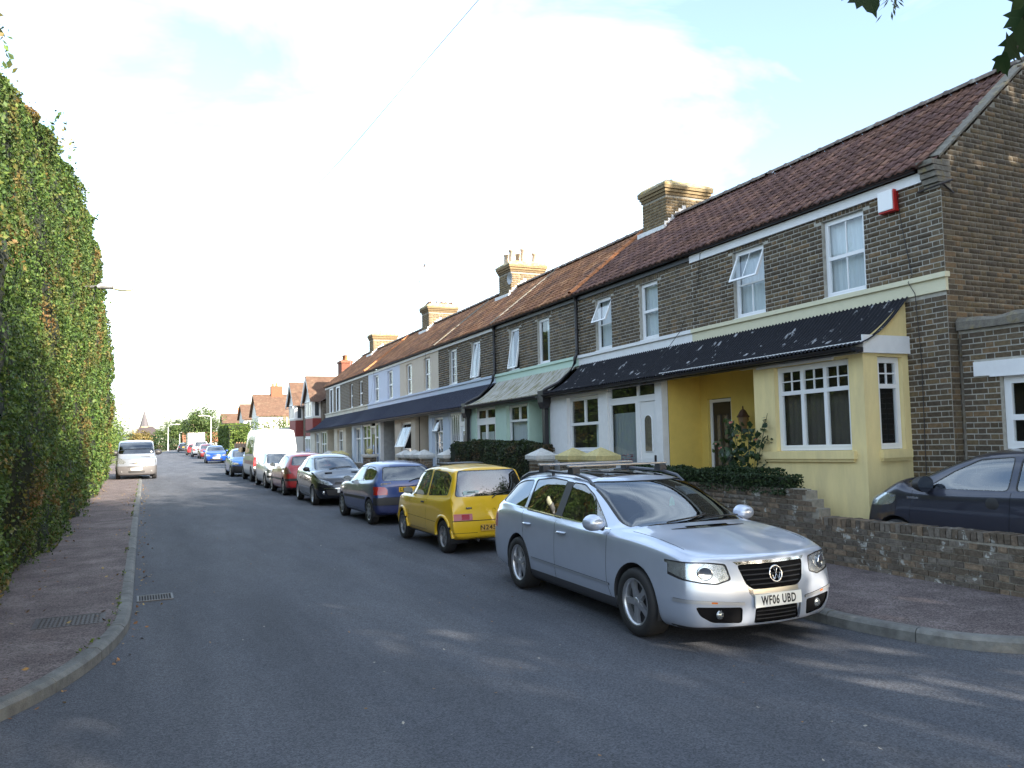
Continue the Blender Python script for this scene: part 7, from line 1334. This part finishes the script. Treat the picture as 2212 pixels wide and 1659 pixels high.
# pair of gabled houses with bay windows next to the terrace
for k, (y0, lab) in enumerate([(47.0, 'gabled house with white bay and red tile panel next to the terrace end'), (52.6, 'second gabled house just beyond the first, partly hidden')]):
    b = thing('gabled_house', lab, 'house', (11, y0+2.6, -.5), group='gabled houses past the terrace'); xf = 9.85+.0*k; zE = 4.0; ya, yb = y0, y0+5.4
    MB().box(xf, 15.5, ya, yb, -1, zE).build('wall', MATS['w_brickmat'], b)
    q = MB(); q.quad((xf-.3, ya-.1, zE-.1), (12.6, ya-.1, 5.9), (12.6, yb, 5.9), (xf-.3, yb, zE-.1)); q.quad((12.6, ya-.1, 5.9), (15.8, ya-.1, zE-.1), (15.8, yb, zE-.1), (12.6, yb, 5.9)); q.quad((xf, ya, zE-.1), (15.5, ya, zE-.1), (12.6, ya, 5.85)); q.build('roof', M_roof_b, b)
    xb = 9.35; g0, g1 = ya+.4, ya+3.0; gm = (g0+g1)/2; ap = 5.55
    MB().box(xb, xf, g0+.2, g1-.2, -.5, 2.0).build('bay_lower', M_rend_w, b); MB().box(xb, xf, g0+.2, g1-.2, 2.0, 3.05).build('tile_panel', M_redtile, b); MB().box(xb, xf, g0+.2, g1-.2, 3.05, zE+.2).build('bay_upper', M_rend_w, b)
    q = MB(); q.quad((xb+.02, g0, zE+.2), (xb+.02, g1, zE+.2), (xb+.02, gm, ap)); q.build('gable_face', M_rend_w, b)
    q = MB(); q.quad((xb-.2, g0-.15, zE+.0), (xb-.2, gm, ap+.05), (12.4, gm, ap+.05), (12.4, g0-.15, zE+.0)); q.quad((xb-.2, g1+.15, zE+.0), (12.4, g1+.15, zE+.0), (12.4, gm, ap+.05), (xb-.2, gm, ap+.05)); q.build('gable_roof', M_roof_b, b)
    for s0, s1 in (((g0-.15, zE), (gm, ap+.04)), ((g1+.15, zE), (gm, ap+.04))): q = MB(); q.quad((xb-.22, s0[0], s0[1]-.16), (xb-.22, s1[0], s1[1]-.16), (xb-.22, s1[0], s1[1]+.03), (xb-.22, s0[0], s0[1]+.03)); q.quad((xb-.22, s0[0], s0[1]-.16), (xb-.22, s1[0], s1[1]-.16), (xb-.16, s1[0], s1[1]-.16), (xb-.16, s0[0], s0[1]-.16)); q.build('bargeboard', M_timber, b)
    bwin(b, xb-.002, g0+.3, g1-.3, 3.12, 4.1, 4); bwin(b, xb-.002, g0+.3, g1-.3, .7, 1.9, 4); fwin(b, g0+.198, xb+.06, xf-.06, 3.12, 4.1, 1); bwin(b, xf-.002, yb-1.6, yb-.6, 3.1, 4.1, 2)
    if k == 1:
        MB().box(12.3, 13.0, ya+.2, ya+1.3, 5.5, 7.0).build('chimney', M_chim_rd, b); MB().box(12.24, 13.06, ya+.14, ya+1.36, 6.82, 6.95).build('chimney_band', M_chim_rd, b)
        for j in range(3): MB().lathe([(.12, 0), (.1, .3), (.13, .32), (.13, .38)], (12.65, ya+.45+j*.3, 7.0), 10).build('chimney_pot', M_orange, b)
b = thing('garage', 'white flat roofed garage in front of the gabled and white houses', 'garage', (10.9, 61, 0)); MB().box(10.2, 13.5, 60, 66, -.5, 2.5).build('wall', M_rend_w, b); MB().box(10.1, 13.6, 59.9, 66.1, 2.5, 2.68).build('roof', mat('felt_roof', (.45, .43, .4), .9), b); q = MB(); q.box(10.19, 10.2, 61, 63.4, 0, 2.1); q.build('garage_door', M_upvc, b)
b = thing('outbuilding', 'low outbuilding with steep brown tiled roof beside the garage', 'building', (11.6, 58.5, 0)); MB().box(10.6, 13.5, 57, 59.6, -.5, 2.2).build('wall', M_rend_w, b); q = MB(); q.quad((10.5, 56.8, 2.1), (13.6, 56.8, 2.1), (13.6, 58.3, 3.7), (10.9, 58.3, 3.7)); q.quad((10.5, 59.8, 2.1), (10.9, 58.3, 3.7), (13.6, 58.3, 3.7), (13.6, 59.8, 2.1)); q.quad((10.5, 56.8, 2.1), (10.9, 58.3, 3.7), (10.5, 59.8, 2.1)); q.build('roof', M_roof_b, b)
# large white house, gable towards the street
def house(name, lab, x0, x1, y0, y1, ze, zr, wallm, roofm, gable_over=.4, chim=None, wins=(), zb=-.5):
    b = thing(name, lab, 'house', ((x0+x1)/2, (y0+y1)/2, 0)); ym = (y0+y1)/2; MB().box(x0, x1, y0, y1, zb, ze).build('wall', wallm, b)
    q = MB(); q.quad((x0, y0, ze), (x0, y1, ze), (x0, ym, zr-.12)); q.quad((x1, y0, ze), (x1, y1, ze), (x1, ym, zr-.12)); q.build('gable', wallm, b); g = gable_over; dz = (zr-ze)/(ym-y0)*.45
    q = MB(); 
    for s in (1, -1):
        ye = y0-.45 if s > 0 else y1+.45; q.quad((x0-g, ye, ze-dz), (x1+g, ye, ze-dz), (x1+g, ym, zr), (x0-g, ym, zr)); q.quad((x0-g, ye, ze-dz-.14), (x1+g, ye, ze-dz-.14), (x1+g, ym, zr-.14), (x0-g, ym, zr-.14)); q.quad((x0-g, ye, ze-dz-.14), (x0-g, ye, ze-dz), (x0-g, ym, zr), (x0-g, ym, zr-.14)); q.quad((x0-g, ye, ze-dz-.14), (x1+g, ye, ze-dz-.14), (x1+g, ye, ze-dz), (x0-g, ye, ze-dz))
    q.build('roof', roofm, b)
    if chim: cx, cy, w, h = chim; MB().box(cx-w, cx+w, cy-w*.7, cy+w*.7, zr-.8, zr+h).build('chimney', M_chim_rd, b); MB().lathe([(.15, 0), (.13, .4), (.16, .45)], (cx, cy, zr+h), 10).build('chimney_pot', M_orange, b); MB().lathe([(.15, 0), (.13, .3), (.16, .35)], (cx-w*.6, cy, zr+h), 10).build('chimney_pot', M_orange, b)
    for w in wins: fwin(b, y0-.002, *w)
    return b
house('white_house', 'large white rendered house with big brown tiled roof beyond the garage', 14.6, 24, 110, 117, 5.3, 7.9, M_rend_w, M_roof_b, .35, (17.4, 113.5, .75, 1.1), [(17.6, 18.8, 3.6, 5.0), (20.5, 22, 3.6, 5.0), (16, 18, 1, 2.4)])
house('white_house', 'brown roofed house half hidden behind the large white one', 14.6, 18.4, 126, 132, 5.2, 7.2, M_rend_w, M_roof_b, .3, None, [(15, 16, 3.4, 4.6)]); house('white_house', 'lower brown roofed house left of the large white one', 12.6, 16, 134, 140, 3.9, 6.0, M_rend_w, M_roof_b, .3, (15.2, 137, .3, .6), []); house('bungalow', 'orange roofed bungalow behind the far lorry', 8.8, 15, 175, 182, 1.8, 3.5, M_rend_w, mat('orange_roof', (.2, .08, .04), .9), .3)
# church with spire and the peach building in front of it
b = thing('church', 'distant grey church spire over a brown roof at the end of the street', 'church', (4, 420, 0)); q = MB(); q.lathe([(2.0, 8.6), (0.02, 16.4)], (3.5, 420, 0), 8, sm=False); q.build('spire', mat('spire_slate', (.075, .07, .078), .8), b); MB().lathe([(2.05, 4), (2.05, 8.6)], (3.5, 420, 0), 8, sm=False).build('tower', M_peach, b)
q = MB(); q.quad((-1, 405, 4.6), (12.5, 405, 3.6), (7, 420, 8.6), (1.5, 420, 8.6)); q.quad((-1, 405, 4.6), (1.5, 420, 8.6), (-1, 435, 4.6)); q.quad((12.5, 405, 3.6), (12.5, 435, 3.6), (7, 420, 8.6)); q.build('roof', M_roof_g, b); MB().box(-.6, 12, 405.5, 434, -2, 4.5).build('wall', M_peach, b)
b = thing('dormer_house', 'distant white house with three gabled dormers right of the church', 'house', (12.5, 400, 0)); MB().box(9, 16, 396, 404, -2, 2.6).build('wall', M_rend_w, b); q = MB(); q.quad((8.5, 395.5, 2.5), (16.5, 395.5, 2.5), (16.2, 400, 5.6), (8.8, 400, 5.6)); q.build('roof', M_roof_g, b)
for j in range(3):
    x = 10.4+j*2.0; q = MB(); q.prism([(x-.8, 2.4), (x+.8, 2.4), (x+.8, 4.2), (x, 5.4), (x-.8, 4.2)], 394.6, 399, 'y'); q.build('dormer', M_rend_w, b); q = MB(); q.quad((x-1, 394.3, 4.0), (x, 394.3, 5.7), (x, 399, 5.7), (x-1, 399, 4.0)); q.quad((x+1, 394.3, 4.0), (x+1, 399, 4.0), (x, 399, 5.7), (x, 394.3, 5.7)); q.build('dormer_roof', M_roof_g, b); q = MB(); q.box(x-.45, x+.45, 394.55, 394.59, 2.8, 4.0); q.build('dormer_window', M_wglass, b)
# boundary wall and fence far down the street
MBW = thing('boundary_wall', 'low tan wall closing the far end of the street on the right', 'wall', (7, 165, 0)); MB().box(3.0, 7.4, 172, 172.3, 0, 1.0).build('face', mat('tan_wall', (.3, .22, .14), .9), MBW)
fw = thing('panel_fence', 'brown wooden panel fence beside the big square hedge', 'fence', (8.3, 77, 0))
for j in range(5): q = MB(); q.box(7.9, 7.94, 66+j*1.86, 66+j*1.86+1.8, .05, 1.55); q.build('fence_panel', mat('fence_wood', (.2, .12, .07), .9, var=.3, rnd=.15), fw); MB().box(7.87, 7.97, 66+j*1.86-.07, 66+j*1.86, 0, 1.65).build('post', MATS['fence_wood'], fw)
# ------------------------------------------------------------------ street furniture, wires, bird
M_lampw = mat('lamp_white', (.62, .63, .64), .5); M_lampg = mat('lamp_grey', (.3, .31, .32), .5, .5)
def lamp(lab, x, y, h, arm, m, bowl=None):
    l_ = thing('street_lamp', lab, 'lamp', (x, y, 0), group='street lamps'); s = math.copysign(1, arm)
    MB().lathe([(.1, 0), (.1, 1.2), (.062, 1.25), (.05, h-.4)], (x, y, 0), 10).build('post', m, l_); MB().tube([(x, y, h-.42), (x+arm*.04, y, h-.15), (x+arm*.2, y, h-.02), (x+arm*.75, y, h+.03)], .035, 8).build('arm', m, l_)
    c = x+arm*.75; q = MB(); q.tube([(c, y, h+.03), (c+s*.08, y, h+.05), (c+s*.3, y, h+.06), (c+s*.36, y, h+.05)], [.04, .085, .09, .075], 10); q.build('head', m, l_); q = MB(); q.tube([(c+s*.36, y, h+.05), (c+s*.5, y, h+.03), (c+s*.74, y, h+.03), (c+s*.84, y, h+.05)], [.075, .09, .075, .01], 10); q.build('lamp_bowl', bowl or mat('lamp_bowl', (.68, .7, .5), .25, coat=.5), l_)
    return l_
lamp('street lamp head poking out of the tall left hedge', -1.6, 22, 5.72, .95, M_lampg); lamp('white lamp post on the left beyond the silver van', 5.3, 160, 4.75, 1.6, M_lampw); lamp('tall white lamp post on the right among the trees', 9.35, 118, 5.15, -1.1, M_lampw); lamp('small far lamp post left of the rounded tree', 8.6, 190, 3.6, 1.3, M_lampw)
lamp('lamp head showing just above the low trees on the left', -3.2, 84, 5.6, 1.9, M_lampg)
tp = thing('telegraph_pole', 'thin brown telegraph pole behind the far lorry', 'pole', (9.0, 150, 0)); MB().lathe([(.13, 0), (.1, 4.9), (.0, 4.9)], (9.0, 150, 0), 8).build('shaft', mat('pole_wood', (.4, .3, .22), .9), tp); MB().box(8.5, 9.5, 149.95, 150.05, 4.5, 4.6).build('crossarm', MATS['pole_wood'], tp)
def sag(a, b, s, n=24): return [(a[0]+(b[0]-a[0])*t, a[1]+(b[1]-a[1])*t, a[2]+(b[2]-a[2])*t-s*4*t*(1-t)) for t in [i/n for i in range(n+1)]]
tag(MB().tube([tuple(v) for v in smooth_path([(6.4, -10, 9.7), (4.3, 10, 8.0), (3.6, 17.4, 7.5), (2.57, 24, 7.05), (.7, 34, 6.75), (-2.4, 50, 6.9)], 1.)], .0055, 5).build('overhead_cable', mat('cable_grey', (.3, .32, .45), .6)), 'single overhead cable crossing the sky from top centre to the left', 'cable')
bd = thing('seagull', 'small gull flying above the terrace chimneys', 'bird', (19.42, 56.45, 14.3)); bm_ = MB(); bm_.tube([(19.1, 56.45, 14.3), (19.25, 56.45, 14.33), (19.45, 56.45, 14.35), (19.6, 56.45, 14.32), (19.72, 56.45, 14.3)], [.015, .06, .075, .04, .01], 8); bm_.build('body', mat('gull_white', (.5, .5, .52), .8), bd)
for s in (1, -1): q = MB(); q.quad((19.3, 56.45, 14.36), (19.5, 56.45, 14.36), (19.42, 56.45+s*.3, 14.58), (19.3, 56.45+s*.3, 14.6)); q.quad((19.3, 56.45+s*.3, 14.6), (19.42, 56.45+s*.3, 14.58), (19.62, 56.45+s*.62, 14.5)); q.build('wing', mat('gull_grey', (.25, .25, .28), .8), bd)
# bins and pots at the foot of the terrace are hidden by the cars; a satellite dish on the second chimney
sd = thing('satellite_dish', 'small dark satellite dish on the potted chimney', 'satellite dish', T(1.75, 24.9, 7.75)); sx0 = T(1.72, 24.85, 7.75); q = MB(); q.lathe([(.02, .06), (.12, .03), (.22, -.02)], sx0, 14, 'x'); q.build('dish', M_lampg, sd); MB().tube([sx0, (sx0[0]+.15, sx0[1]+.12, sx0[2]-.1)], .012, 5).build('bracket', M_lampg, sd)
